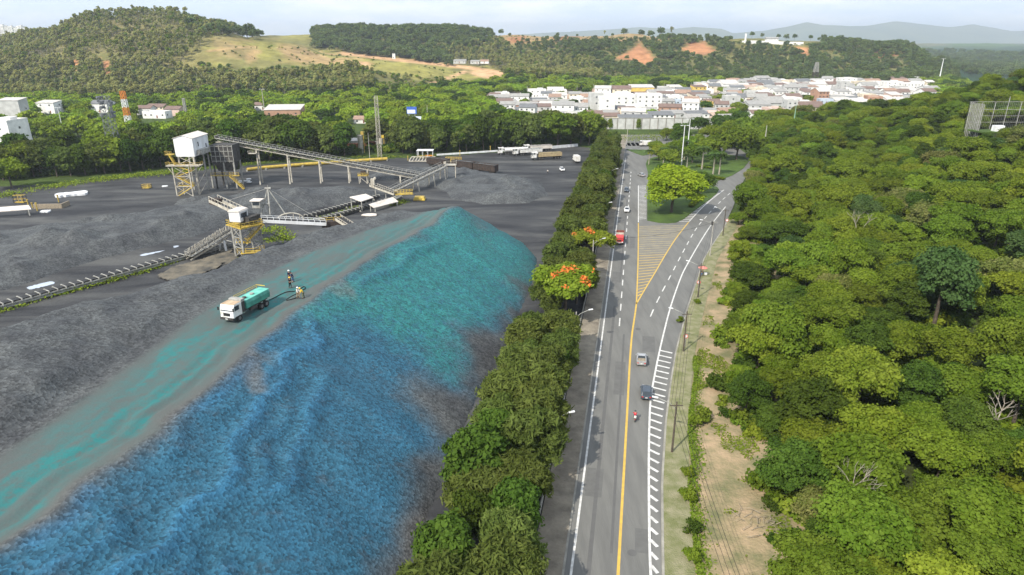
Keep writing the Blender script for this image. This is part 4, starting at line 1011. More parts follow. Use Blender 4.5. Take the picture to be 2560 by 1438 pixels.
DK = [far_tree('dark_hill_tree', (4.0, 7.5, 4.5, 12, 1.8, .1), 420, .8, L_hill, 94, M_bark, 'x'), far_tree('dark_hill_tree', (4.6, 6.5, 3.5, 12, 1.9, .1), 420, .85, L_hill, 95, M_bark, 'x')]
SC = [far_tree('hill_scrub_tree', (3.0, 2.6, .6, 8, 1.3, .2), 260, .6, L_mid, 96, M_bark, 'x', .1), far_tree('hill_scrub_tree', (3.0, 2.6, .6, 8, 1.3, .2), 260, .6, L_euc, 97, M_bark, 'x', .1),
      far_tree('hill_scrub_tree', (3.4, 3.4, .6, 8, 1.4, .2), 260, .65, L_hill, 98, M_bark, 'x', .1), far_tree('hill_scrub_tree', (2.6, 2.2, .4, 8, 1.2, .2), 240, .55, L_val, 99, M_bark, 'x', .1)]
HP = EU + DK + SC           # 0-2 eucalyptus, 3-4 dark, 5 mid scrub, 6 olive scrub, 7 dark scrub, 8 bright scrub
REG = [  # polygon in the picture (of the ground), how many, kinds, weights, size
 ([(-60, 75), (120, 60), (250, 30), (400, 22), (520, 40), (640, 75), (560, 88), (520, 100), (450, 160), (380, 150), (250, 130), (100, 170), (-60, 190)], 4300, (0, 1, 2, 6), (3, 3, 3, .8), (.55, 1.05)),
 ([(455, 20), (520, 35), (600, 60), (660, 85), (650, 98), (560, 88), (520, 96), (470, 80)], 170, (3, 4), (2, 1), (.9, 1.3)),
 ([(-60, 180), (100, 175), (250, 155), (400, 168), (500, 203), (640, 216), (640, 240), (400, 252), (-60, 257)], 3000, (0, 1, 5, 6, 7, 8), (1.2, 1.2, 2, 3, 1.4, 1.6), (.7, 1.15)),
 ([(600, 214), (760, 205), (820, 188), (905, 182), (930, 205), (930, 232), (800, 244), (600, 244)], 620, (0, 1, 2, 3), (2, 2, 2, 1.6), (.8, 1.15)),
 ([(500, 165), (640, 178), (820, 172), (1000, 195), (1130, 205), (1180, 215), (1000, 240), (640, 240), (480, 200)], 560, (5, 6, 7, 8), (2, 3, 1.5, 1.5), (.5, 1.0)),
 ([(560, 110), (850, 135), (1000, 160), (1150, 185), (1100, 200), (850, 165), (560, 150)], 220, (5, 6, 7), (1, 2, .6), (.2, .6)),
 ([(785, 75), (800, 55), (1000, 60), (1210, 75), (1230, 100), (1120, 135), (1130, 165), (1010, 145), (870, 132), (790, 122)], 2100, (3, 4), (2.5, 1.5), (.6, 1.4)),
 ([(1080, 135), (1250, 110), (1300, 150), (1480, 165), (1500, 205), (1280, 200), (1180, 160)], 1300, (0, 1, 2, 3), (2, 2, 2, .6), (.8, 1.15)),
 ([(1225, 112), (1420, 105), (1560, 108), (1700, 100), (1900, 118), (2150, 128), (2280, 130), (2390, 170), (2390, 205), (2000, 205), (1700, 200), (1480, 190), (1300, 160)], 5200, (3, 4, 5, 7, 6), (1.6, 1.6, 2, 1.6, 1), (.5, 1.05)),
 ([(1250, 95), (1560, 90), (1740, 98), (1900, 110), (1900, 125), (1560, 112), (1250, 120)], 230, (5, 6, 7), (1, 2, 1), (.3, .6)),
 ([(2060, 108), (2140, 95), (2230, 95), (2290, 112), (2280, 125), (2060, 118)], 260, (3, 4), (1, 1), (.8, 1.15)),
 ([(1780, 108), (1830, 105), (2280, 118), (2320, 140), (2250, 140), (1900, 128)], 320, (5, 6, 7), (2, 2, 1), (.4, .8)),
]
bare = [[(1560, 135), (1600, 108), (1640, 150), (1610, 168), (1600, 158), (1580, 150), (1540, 146)], [(1700, 122), (1760, 105), (1790, 128), (1750, 142)], [(885, 155), (925, 155), (925, 190), (905, 185)], [(1165, 176), (1265, 178), (1235, 198), (1190, 190)],
        [(180, 150), (198, 150), (200, 190), (188, 190)], [(250, 155), (275, 150), (280, 195), (262, 190)], [(1985, 118), (2020, 120), (2022, 142), (1990, 130)]]
hp = []
Nn = 260000
hq = rng.uniform(-140, 2450, Nn); hY = rng.uniform(640, 1480, Nn); hX = (hq - 1280) / 1762 * (hY + 20); hZ = terrain(hX, hY); ha, hb = PIX(hX, hY, hZ)
nb_ = np.zeros(Nn, bool)
for b in bare: nb_ |= sdist(ha, hb, b) > -3
for poly, cnt, kinds, w, (s0, s1) in REG:
    ok = np.where((sdist(ha, hb, poly) > -4) & ~nb_)[0]
    cl_ = fbm(hX[ok], hY[ok], 26, 3, 555); ok = ok[(cl_ > .40) | (rng.uniform(0, 1, len(ok)) < .3)]; sel = rng.choice(ok, min(int(cnt * 1.2), len(ok)), replace=False)
    for i in sel: hp.append((float(hX[i]), float(hY[i]), float(hZ[i]), U(s0, s1), U(0, 6.28), random.choices(kinds, w)[0]))
for _ in range(1500):
    q_ = U(2290, 2760); Y_ = U(1280, 2700); X_ = (q_ - 1280) / 1762 * (Y_ + 20); hp.append((X_, Y_, tz(X_, Y_), U(.9, 1.6), U(0, 6.28), random.choice((3, 4))))
hill_wood = tag(scatter('hill_wood', hp, HP), 'eucalyptus and scrub woods covering the far hillsides', 'wood')
# trees one can tell apart on the skyline
def ridge(px, py0, py1, ymin=900, ymax=1500):
    """the farthest visible ground in that column"""
    Ys = np.linspace(ymin, ymax, 240); Xs = (px - 1280) / 1762 * (Ys + 20); zz = terrain(Xs, Ys); a, b = PIX(Xs, Ys, zz); i = int(np.argmin(b)); return float(Xs[i]), float(Ys[i]), float(zz[i])
sk = [(490, 1.2, 0), (250, .9, 0), (283, 1.0, 1), (310, .9, 0), (600, 1.2, 3), (640, 1.3, 3), (1253, 1.0, 3), (1275, .6, 4), (1392, .7, 3), (1440, .5, 4), (1508, .8, 0), (1527, .6, 3), (1555, 1.3, 3), (1598, 1.2, 3), (1620, 1.2, 4), (1646, 1.5, 3), (1672, 1.3, 0), (1706, .5, 4), (1725, .8, 4), (1760, .9, 3), (185, 1.0, 1), (220, 1.0, 0), (365, .9, 1), (1075, 1.2, 3), (935, 1.2, 3), (1150, 1.2, 4), (830, 1.2, 3), (1870, .9, 3), (1895, .8, 4), (1935, .8, 3), (1955, 1.0, 4), (1975, .9, 3), (2015, .8, 3), (2035, .6, 4)]
ski = []
usedh = set()
for px, s, k in sk:
    x, y, z = ridge(px, 0, 0, *((900, 1080) if px < 660 else (1280, 1345)))
    o = HP[k]
    if k in usedh: o = o.copy(); C.objects.link(o)
    usedh.add(k); o.location = (x, y, z - .3); o.scale = (s * 1.15,) * 3; o.rotation_euler = (0, 0, U(0, 6))
    o['label'] = ('slim pale trunked tree' if k < 3 else 'dark crowned tree') + (' on the skyline of the left hill' if px < 660 else ' on top of the dark wooded ridge' if px < 1230 else ' on the bare plateau skyline' if px < 1800 else ' beside the white compound wall'); o['group'] = 'trees on the skyline'; ski.append(o)
for k in range(len(HP)):
    if k in usedh: continue
    px, Y = ((700, 720), (760, 740), (820, 730), (560, 720), (300, 720), (420, 730), (240, 720), (880, 750), (960, 740))[k]; X = (px - 1280) / 1762 * (Y + 20)
    o = HP[k]; o.location = (X, Y, tz(X, Y)); o['label'] = 'low tree at the foot of the left hill'; o['group'] = 'trees at the foot of the hill'; ski.append(o)
order_labels(ski)
# ================================================================== plant in the yard
M_wsteel = pmat('white_sheet_steel', (.72, .73, .74), (.55, .55, .54), .5, .5, .15, 3, stretch=(1, 1, .2))
M_sroof = pmat('pale_dusty_roof_sheet', (.66, .6, .54), (.5, .45, .4), .5, .7)
M_galv = pmat('dusty_grey_steel', (.36, .36, .33), (.2, .19, .17), 1.2, .6)
M_cream = pmat('dusty_cream_steel', (.5, .47, .4), (.28, .25, .2), 1.0, .7)
M_dsteel = pmat('dark_ore_stained_steel', (.07, .065, .06), (.03, .028, .027), 1.0, .8)
M_belt = pmat('black_rubber_belt', (.035, .034, .034), (.018, .018, .018), .8, .7)
M_yst = pmat('yellow_painted_steel', (.52, .37, .045), (.30, .215, .06), .8, .6)
M_rust = pmat('rusty_brown_steel', (.06, .042, .034), (.03, .025, .022), .8, .9)
M_blue = pmat('blue_tarp', (.02, .05, .2), (.015, .03, .12), .8, .7)
M_glass = pmat('dark_window_glass', (.03, .04, .05), (.02, .025, .03), 1, .12, spec=.6)
M_wood = pmat('weathered_timber', (.3, .25, .18), (.18, .15, .11), 2, .9)
M_weed = leafmat('leaf_weed', (.10, .15, .015), (.2, .23, .03), .2, .2)
V3 = Vector
def rail(m, pts, h=1.0, w=.07, every=1.6):
    w *= .72
    for a, b in zip(pts[:-1], pts[1:]):
        a, b = V3(a), V3(b); L = (b - a).length; n = max(1, int(L / every))
        for z in (h, h * .5): m.bar(a + V3((0, 0, z)), b + V3((0, 0, z)), w)
        for i in range(n + 1): p = a.lerp(b, i / n); m.bar(p, p + V3((0, 0, h)), w)
def stair(m, a, b, w=.8):
    """side plates, treads and rails from a up to b"""
    a, b = V3(a), V3(b); d = (b - a); s = V3((-d.y, d.x, 0)).normalized() * w / 2; n = max(3, int(abs(d.z) / .3))
    for k in (-1, 1):
        m.bar(a + s * k, b + s * k, .12, .3); m.bar(a + s * k + V3((0, 0, 1)), b + s * k + V3((0, 0, 1)), .08)
        for i in range(0, n + 1, 3): p = a.lerp(b, i / n) + s * k; m.bar(p, p + V3((0, 0, 1)), .06)
    for i in range(n): p = a.lerp(b, (i + .5) / n); m.bar(p - s, p + s, .28, .05)

# --- white transfer tower
T = thing('transfer_tower', 'tall white sheet clad tower house on steel legs with yellow stairs', 'tower', (-121.5, 247, 0))
gw, z0, z1, zr, dp = 3.5, 14.3, 21.0, 22.0, 13.0
m = MB(); m.prism([(-gw, z0), (gw, z0), (gw, z1), (0, zr), (-gw, z1)], 'y', 0, dp); house = m.build('cladding', M_wsteel, T)
m = MB()
for s in (-1, 1):
    a = V3((s * (gw + .25), 0, z1 - .02)); b = V3((0, 0, zr + .06))
    m.add([(s * (gw + .3), -.25, z1 - .05), (s * (gw + .3), dp + .25, z1 - .05), (0, dp + .25, zr + .04), (0, -.25, zr + .04), (s * (gw + .3), -.25, z1 + .07), (s * (gw + .3), dp + .25, z1 + .07), (0, dp + .25, zr + .16), (0, -.25, zr + .16)],
          [(0, 1, 2, 3), (4, 7, 6, 5), (0, 4, 5, 1), (1, 5, 6, 2), (2, 6, 7, 3), (3, 7, 4, 0)])
m.build('roof', M_sroof, T)
for y_, zc, h_ in ((4.2, 18.4, 1.7), (10.6, 17.0, 1.6)):
    MB().box((gw + .03, y_, zc), (.06, .7, h_)).build('window', M_glass, house)
m = MB(); m.box((gw + .9, 6.0, 15.6), (1.8, 7.5, 1.8)); m.box((gw + .6, 2.0, 15.0), (1.2, 2.0, .2)); m.build('hopper', M_galv, T, .05)
m = MB(); m.box((gw + .8, 2.2, 15.7), (1.0, 1.0, 1.1)); m.build('machine', M_cream, T, .05)
for x, y_ in ((-2.8, .3), (2.8, .3), (2.8, 8.5), (-2.8, 8.5), (2.8, 12.6), (-2.8, 12.6)):
    MB().box((x, y_, z0 / 2 - .2), (.5, .5, z0 + .4)).build('leg', M_cream if y_ < 1 else M_galv, T)
for x in (-4.4, 1.6):
    MB().bar((x, -2.4, -.2), (x, -2.4, 11.4), .34).build('leg', M_cream, T)
m = MB()
for zz in (3.6, 7.4, 11.2):
    m.bar((-4.4, -2.4, zz), (1.6, -2.4, zz), .22); m.bar((-2.8, .3, zz), (2.8, .3, zz), .22); m.bar((-4.4, -2.4, zz), (-2.8, .3, zz), .18); m.bar((1.6, -2.4, zz), (2.8, .3, zz), .18)
for za, zb in ((-.1, 3.6), (3.6, 7.4), (7.4, 11.2)):
    m.bar((-4.4, -2.4, za), (1.6, -2.4, zb), .14); m.bar((1.6, -2.4, za), (-4.4, -2.4, zb), .14); m.bar((2.8, .3, za), (2.8, 8.5, zb), .16)
for a, b in (((-2.8, .3, 11.5), (2.8, .3, 14.2)), ((2.8, .3, 11.5), (-2.8, .3, 14.2)), ((-4.4, -2.4, 8.2), (-6.3, -2.4, 11.2)), ((1.6, -2.4, 8.6), (5.6, -1.6, 11.2))): m.bar(a, b, .18)
m.build('bracing', M_cream, T)
m = MB(); m.box((-.35, -1.2, 11.35), (12.4, 3.6, .25)); pl = m.build('platform', M_cream, T)
m = MB(); rail(m, [(-6.5, 0, 11.5), (-6.5, -3, 11.5), (5.8, -3, 11.5), (5.8, .5, 11.5)], 1.1, .12)
m.build('railing', M_yst, T); m = MB(); rail(m, [(-6.6, .2, 15.4), (-6.6, -2, 15.4), (-4, -2, 15.4)], 1.1, .12); m.box((-5.2, -.9, 15.3), (2.8, 2.2, .2)); m.build('railing', M_yst, T)
for a, b in (((-3.8, -2.0, .1), (2.2, -2.0, 3.7)), ((2.2, -1.2, 3.7), (-3.8, -1.2, 3.75)), ((-3.6, -2.0, 7.4), (2.4, -2.0, 3.9)), ((-3.4, -1.4, 7.5), (2.4, -1.4, 11.2)) if False else ((-3.6, -1.5, 7.4), (2.6, -1.5, 9.4)), ((2.6, -2.0, 9.4), (-3.4, -2.0, 11.3)), ((-3.6, -1.4, 11.5), (-5.2, -1.4, 15.2))):
    m = MB(); stair(m, a, b, .9); m.build('stair', M_yst, T)

# dark bins beside the tower
Bn = thing('ore_bin', 'dark ribbed steel ore bin beside the white tower', 'bin', (-112.6, 261.5, 0))
m = MB(); m.box((0, 0, 13.6), (8.6, 7, 6.6)); m.build('bin_wall', M_dsteel, Bn)
m = MB()
for i in range(6): m.box((-4.2 + i * 1.68, -3.56, 13.6), (.22, .14, 6.6))
for i in range(4): m.box((0, -3.62, 10.8 + i * 1.9), (8.6, .16, .2))
m.build('ribs', M_galv, Bn)
m = MB(); m.box((0, 0, 8.6), (5.5, 5, 3.6), taper=(1.4, 1.3)); m.build('chute', M_dsteel, Bn)
for x, y_ in ((-3.9, -3.1), (3.9, -3.1), (-3.9, 3.1), (3.9, 3.1), (0, -3.1)): MB().box((x, y_, 5.0), (.5, .5, 10.8)).build('leg', M_dsteel if x < 0 else M_galv, Bn)
m = MB(); stair(m, (7.5, -5.5, .2), (2.5, -5, 5.2), .9); m.build('stair', M_yst, Bn)
m = MB(); rail(m, [(-5, -4.8, 5.4), (6, -4.8, 5.4)], 1.1, .12); m.box((.5, -4.5, 5.3), (11, 1.2, .16)); m.build('walkway', M_yst, Bn)

def belt_conveyor(name, label, p, q, side=1.1, legs=(), truss=1.4, group=None, leg_m=None, rails=True, cat='conveyor', deck=None):
    """two-sided gantry with a black belt, rollers and a handrail, legs at given fractions"""
    p, q = V3(p), V3(q); base = V3((p.x, p.y, 0)); t = thing(name, label, cat, base, 0, group); a, b = p - base, q - base
    d = (b - a).normalized(); s = V3((-d.y, d.x, 0)).normalized() * side; L = (b - a).length; n = int(L / 1.8); up = V3((0, 0, 1))
    m = MB()
    for k in (-1, 1):
        m.bar(a + s * k, b + s * k, .22, .3); m.bar(a + s * k - up * truss, b + s * k - up * truss, .22, .3)
        for i in range(n):
            u, v = a.lerp(b, i / n), a.lerp(b, (i + 1) / n)
            if truss > .5: m.bar(u + s * k - up * (truss if i % 2 else 0), v + s * k - up * (0 if i % 2 else truss), .12)
    m.build('gantry', deck or M_cream, t)
    m = MB(); m.bar(a + up * .35, b + up * .35, side * 1.5, .1); m.build('belt', M_belt, t)
    m = MB()
    for i in range(n + 1):
        c = a.lerp(b, i / n); m.bar(c - s * 1.0 + up * (.2 if truss > .5 else .46), c + s * 1.0 + up * (.2 if truss > .5 else .46), .2, .16)
        for k in (-1, 1): m.bar(c + s * k, c + s * k + up * (.75 if truss > .5 else .45), .14 if truss > .5 else .24)
    m.build('rollers', M_galv, t)
    if rails:
        m = MB()
        for k in (1.45, -1.45):
            m.bar(a + s * k + up * 1.15, b + s * k + up * 1.15, .1); m.bar(a + s * k + up * .05, b + s * k + up * .05, .5 * side, .08)
            for i in range(n + 1): c = a.lerp(b, i / n); m.bar(c + s * k, c + s * k + up * 1.15, .09)
        m.build('walkway_railing', M_galv, t)
    for f in legs:
        c = a.lerp(b, f); 
        for k in (-1, 1):
            m = MB(); foot = c + s * k * 1.5; foot.z = -.2; 
            if k > 0: foot = foot + d * .0
            m.bar(foot, c + s * k - up * truss, .45); m.build('leg', leg_m or M_cream, t)
    return t
LC = belt_conveyor('inclined_conveyor', 'long inclined belt conveyor rising on slender posts to the white tower', (-33, 272.5, 1.5), (-117.6, 266.5, 18.6), 1.15, (.155, .31, .4, .535, .68, .82, .96), 1.5)
m = MB(); m.tube((-.0, -1.2, 1.9), (-.0, 1.2, 1.9), .5, .5, 10); m.xf((-84.4, -5.9, 17.2)); m.build('head_pulley', M_dsteel, LC)
m = MB(); m.box((-70.5, -7.2, 12.6), (3.0, 1.6, .2)); rail(m, [(-72, -8, 12.7), (-69, -8, 12.7)], 1, .12); m.build('side_platform', M_cream, LC)
# tail conveyor that climbs to meet it
CC = belt_conveyor('feed_conveyor', 'short climbing conveyor that feeds the foot of the long inclined conveyor', (-45.5, 244, 2.0), (-27.5, 267, 7.6), 1.2, (.45, .75, .97), 1.0)
m = MB(); m.box((20.5, 26.5, 7.2), (4.5, 3, .2)); rail(m, [(18.5, 25, 7.3), (22.7, 25, 7.3), (22.7, 28, 7.3)], 1.6, .14); m.box((18.2, 25, 7.9), (1.0, 1.0, 1.5))
for x in (19, 22.4): m.bar((x, 25.2, -.2), (x, 25.2, 7.1), .3)
m.build('head_platform', M_cream, CC)
# ground conveyor in two lengths
pa, pb, pc, pd = G(-60, 778, 1), G(575, 607, 1), G(770, 557, 1), G(1000, 492, 1)
pa = pa + (pa - pb) * .7
GC = belt_conveyor('ground_conveyor', 'low ground conveyor running out of the photo at the left', pa, pb, 1.3, (), .5, 'ground conveyors', None, False, deck=M_galv)
m = MB(); d = (pb - pa); 
for i in range(78):
    c = d * (i / 77); m.box((c.x, c.y, -.3), (.3, 2.2, 1.4), math.atan2(d.y, d.x))
m.build('sleeper_legs', M_conc, GC)
GC2 = belt_conveyor('ground_conveyor', 'ground conveyor between the stacker and the two pale roofed sheds', pc, pd, 1.0, (.1, .3, .5, .7, .9), .5, 'ground conveyors', None, False, deck=M_dsteel)
GC3 = belt_conveyor('ground_conveyor', 'second ground conveyor lying behind the pale roofed shed', G(765, 540, .8), G(945, 490, .8), .8, (.1, .5, .9), .4, 'ground conveyors', None, False, deck=M_dsteel)
# tripper that climbs from the ground conveyor to the stacker tower
TR = belt_conveyor('tripper_conveyor', 'dusty tripper incline with spiky idlers climbing to the yellow stacker tower', G(470, 640, 1.4), AT(600, 562, 181), .95, (.62, .93), 1.0, None, M_wsteel)
m = MB(); d = AT(600, 562, 181) - G(470, 640, 1.4); b0 = G(470, 640, 1.4); b0.z = 0; pr = random.Random(4)
for i in range(40):
    c = G(470, 640, 1.4) - b0 + d * (i / 39)
    for k in (-1, 1): m.bar(c + V3((.3 * k, -1.4 * k, .3)), c + V3((.3 * k + pr.uniform(-.2, .2), -1.6 * k, 1.5 + pr.uniform(0, .5))), .1)
m.build('idler_frames', M_cream, TR)

# --- stacker
S = thing('stacker', 'yellow platformed stacker tower with white cabin, boom and mast', 'stacker', (-72, 171, 0))
for x, y_ in ((-2.6, -1.0), (.6, -3.4), (3.4, 3.0), (-.2, 5.4)): MB().bar((x, y_, -.2), (x, y_, 8.6), .42).build('leg', M_galv, S)
m = MB(); LG = [(-2.6, -1.0), (.6, -3.4), (3.4, 3.0), (-.2, 5.4)]
for (a, b) in ((0, 1), (1, 2), (2, 3), (3, 0)):
    for k in range(3):
        za, zb = .3 + k * 2.8, .3 + (k + 1) * 2.8
        m.bar((*LG[a], za), (*LG[b], zb), .14); m.bar((*LG[b], za), (*LG[a], zb), .14); m.bar((*LG[a], zb), (*LG[b], zb), .18)
m.build('bracing', M_galv, S)
m = MB(); m.box((.3, .6, 8.7), (7.2, 6.6, .3), R(-38)); m.build('platform', M_yst, S)
m = MB(); c_, s__ = math.cos(R(-38)), math.sin(R(-38))
cor = [(.3 + x * c_ - y * s__, .6 + x * s__ + y * c_, 8.8) for x, y in ((-3.5, -3.2), (3.5, -3.2), (3.5, 3.2), (-3.5, 3.2), (-3.5, -3.2))]
rail(m, cor, 1.2, .16, 1.2)
m.build('railing', M_yst, S); m = MB(); rail(m, [(-1, -3.5, 2.0), (3.5, -3, 2.0), (5, 0, 2.0)], 1.1, .14); m.box((2.2, -2.4, 1.9), (5, 2.4, .16), R(15)); m.build('railing', M_yst, S)
m = MB(); stair(m, (1.2, -1.6, 4.6), (5.2, 1.2, 8.7), .9); m.build('stair', M_yst, S)
m = MB(); stair(m, (-1.5, -1.2, 4.4), (2.2, -2.6, 4.5), .9); m.build('landing', M_yst, S)
m = MB(); m.box((-.6, -.2, 11.4), (3.2, 3.8, 2.7), R(-12)); cb = m.build('cabin', M_wsteel, S, .06)
m = MB(); m.prism([(-1.75, 12.72), (1.75, 12.72), (1.5, 13.1), (0, 13.35), (-1.5, 13.1)], 'y', -2.1, 2.1).xf((-.6, -.2, 0), R(-12)); m.build('cabin_roof', M_sroof, cb)
m = MB(); m.box((1.0, -.56, 11.7), (.06, 2.6, 1.2), R(-12)); m.build('cabin_window', M_glass, cb)
m = MB(); m.box((3.0, 4.4, 13.4), (2.2, 2.2, 1.9)); pc2 = m.build('operator_cab', M_galv, S, .05); m = MB(); m.box((3.0, 4.4, 14.5), (2.9, 2.9, .22)); m.build('cab_roof', M_sroof, pc2); m = MB(); m.box((3.0, 3.27, 13.7), (1.8, .06, .9)); m.build('cab_window', M_glass, pc2)
m = MB(); m.box((1.0, 1.4, 10.3), (5.0, 4.5, 1.6), R(-20)); m.build('turntable', M_dsteel, S, .08)
# A-frame mast
m = MB(); top_ = V3((5.6, 6.5, 17.2))
for f in ((3.6, 4.6, 10.4), (6.0, 4.6, 10.4), (4.4, 8.2, 10.2), (9.2, 7.2, 10.0)): m.bar(f, top_, .26)
m.bar((4.4, 5.3, 13.2), (6.0, 5.3, 13.2), .2); m.tube(top_ - V3((.8, 0, 0)), top_ + V3((.8, 0, 0)), .3, .3, 8); m.bar(top_, top_ + V3((0, 0, .9)), .12); m.build('mast', M_galv, S)
m = MB()
for e in ((16.0, 10.5, 8.4), (-9.5, 8.5, 12.6)): m.bar(top_, e, .08)
m.build('stay_cables', M_galv, S)
# counterweight boom to the upper left, loading boom to the right
m = MB(); a, b = V3((-1.5, 2.5, 11.6)), V3((-11.5, 10.5, 13.0)); d = (b - a).normalized(); s2 = V3((-d.y, d.x, 0)) * 1.3
for k in (-1, 1):
    m.bar(a + s2 * k, b + s2 * k, .3, .7); m.bar(a + s2 * k + V3((0, 0, 1.3)), b + s2 * k + V3((0, 0, 1.3)), .12)
    for i in range(9): c = a.lerp(b, i / 8) + s2 * k; m.bar(c, c + V3((0, 0, 1.3)), .1)
m.bar(b - s2, b + s2, .3, .7); m.build('tail_boom', M_cream, S)
m = MB(); m.box((b.x + .8, b.y - .6, b.z - .2), (3.0, 2.4, 1.6), math.atan2(d.y, d.x)); m.build('counterweight', M_rust, S)
m = MB(); a, b = V3((4.0, 3.2, 9.2)), V3((19.5, 9.5, 6.6)); d = (b - a).normalized(); s2 = V3((-d.y, d.x, 0)) * 1.1
for k in (-1, 1):
    m.bar(a + s2 * k, b + s2 * k, .34, .8); m.bar(a + s2 * k + V3((0, 0, 1.1)), b + s2 * k + V3((0, 0, 1.1)), .12)
    for i in range(12): c = a.lerp(b, i / 11) + s2 * k; m.bar(c, c + V3((0, 0, 1.1)), .1)
m.build('loading_boom', M_wsteel, S)
m = MB(); m.bar(a + V3((0, 0, .5)), b + V3((0, 0, .5)), 1.6, .12); m.build('boom_belt', M_belt, S)
m = MB(); rr_ = []
for i in range(13): t_ = math.pi * i / 12; rr_.append(V3((10.5 + 3.4 * math.cos(t_) * -1, 7.0 + 1.2 * math.cos(t_) * -1, 8.2 + 2.0 * math.sin(t_))))
m.path(rr_, .16, .16, 6); 
for i in range(1, 12, 2): m.bar(rr_[i], (rr_[i].x, rr_[i].y, 8.0), .1)
m.build('hose_arch', M_cream, S)
m = MB(); m.box((2.8, -1.6, .9), (4.6, 3.2, 1.5), R(15)); m.build('tarpaulin', M_blue, S, .1)
# small transfer machine at the end of its boom
Z = thing('transfer_machine', 'small slewing conveyor machine with rusty hood beside the stacker', 'conveyor', (-47.5, 183, 0))
m = MB(); m.box((-4.2, 1.5, 5.6), (6, 3.2, 1.6), R(15)); m.build('hood', M_rust, Z)
m = MB(); rail(m, [(-7.3, -.6, 6.5), (-1.5, 1.0, 6.5), (-2.4, 4.2, 6.5)], 1.1, .14); m.build('hood_railing', M_yst, Z)
m = MB(); m.tube((-.4, -.6, -.2), (-.4, -.6, 5.0), .95, .95, 14); m.build('column', M_wsteel, Z)
m = MB(); a, b = V3((-2.4, 1.2, 7.0)), V3((7.0, -7.0, 4.2)); d = (b - a).normalized(); s2 = V3((-d.y, d.x, 0)) * 1.0
for k in (-1, 1):
    m.bar(a + s2 * k, b + s2 * k, .25, .7)
    for i in range(13): c = a.lerp(b, i / 12) + s2 * k; m.bar(c, c + V3((0, 0, 1.0)), .12)
    m.bar(a + s2 * k + V3((0, 0, 1.0)), b + s2 * k + V3((0, 0, 1.0)), .1)
m.build('arm', M_cream, Z)
m = MB(); m.bar(a + V3((0, 0, .5)), b + V3((0, 0, .5)), 1.7, .14); m.build('arm_belt', M_belt, Z)
m = MB(); m.box((9.0, -4.5, 3.6), (6.5, 3.0, 1.6), R(-10)); m.build('discharge_hopper', M_dsteel, Z); m = MB(); m.box((8.5, -6.2, 2.6), (6.2, .3, .5), R(-10)); m.box((8.3, -6.6, 4.2), (5.6, .25, .3), R(-10)); m.build('hopper_beam', M_wsteel, Z)
m = MB(); [m.bar((7 + i * 3, -5 + .5 * i, -.2), (7 + i * 3, -5 + .5 * i, 3), .3) for i in range(2)]; m.build('support', M_galv, Z)
# junction machine with yellow basket
J = thing('transfer_machine', 'second slewing conveyor machine with yellow railed basket at the foot of the feed conveyor', 'conveyor', (-44, 236, 0))
a, b = V3((-8.0, 6.0, 4.6)), V3((2.5, -3.5, 3.4)); d = (b - a).normalized(); s2 = V3((-d.y, d.x, 0)) * .9; m = MB()
for k in (-1, 1):
    m.bar(a + s2 * k, b + s2 * k, .25, .6); m.bar(a + s2 * k + V3((0, 0, 1.0)), b + s2 * k + V3((0, 0, 1.0)), .1)
    for i in range(12): c = a.lerp(b, i / 11) + s2 * k; m.bar(c, c + V3((0, 0, 1.0)), .12)
m.build('arm', M_cream, J); m = MB(); m.bar(a + V3((0, 0, .5)), b + V3((0, 0, .5)), 1.4, .12); m.build('arm_belt', M_belt, J)
m = MB(); m.box((-7.2, 4.8, 6.0), (1.4, 1.4, 2.6)); m.tube((-6.4, 4.4, 7.4), (-6.4, 5.6, 7.4), .5, .5, 10); m.build('drive', M_cream, J, .06)
m = MB(); [m.bar((x, y_, -.2), (x, y_, 3.6), .3) for x, y_ in ((-6.5, 4.8), (1.5, -2.8), (-2, 1))]; m.build('support', M_galv, J)
m = MB(); m.box((5.2, -2.0, 3.2), (6.4, 2.6, .25), R(12)); rail(m, [(2, -4, 3.3), (8.4, -2.6, 3.3), (8.0, -.2, 3.3), (1.8, -1.6, 3.3)], 1.2, .15, 1.0); m.build('basket', M_yst, J)
m = MB(); m.bar((-4, -9.5, .6), (3.2, -3.6, 2.8), .4, .5); m.bar((-2.8, -10.2, .6), (4.4, -4.2, 2.8), .3, .4); m.build('chute_rails', M_galv, J)
t = MB().box((0, 0, .7), (4.4, 3.4, 1.2), taper=(.8, .8)).build('skip_box', M_yst, None, .12); t.location = tuple(G(1049, 500)); tag(t, 'yellow steel skip on the ground beside the junction basket', 'skip')
# sheds
def lean_shed(lb, quad, z_hi, z_lo, mroof):
    c = sum((V3(q) for q in quad), V3((0, 0, 0))) / 4; t = thing('open_shed', lb, 'shed', (c.x, c.y, 0)); q = [V3((p[0] - c.x, p[1] - c.y, 0)) for p in quad]
    zs = (z_lo, z_lo, z_hi, z_hi); m = MB(); vs = [(p.x, p.y, z) for p, z in zip(q, zs)] + [(p.x, p.y, z + .2) for p, z in zip(q, zs)]
    m.add(vs, [(0, 1, 2, 3), (4, 7, 6, 5), (0, 4, 5, 1), (1, 5, 6, 2), (2, 6, 7, 3), (3, 7, 4, 0)]); m.build('roof', mroof, t)
    for p, z in zip(q, zs): p2 = p * .9; MB().bar((p2.x, p2.y, -.1), (p2.x, p2.y, z * .98), .3).build('post', M_galv, t)
    return t
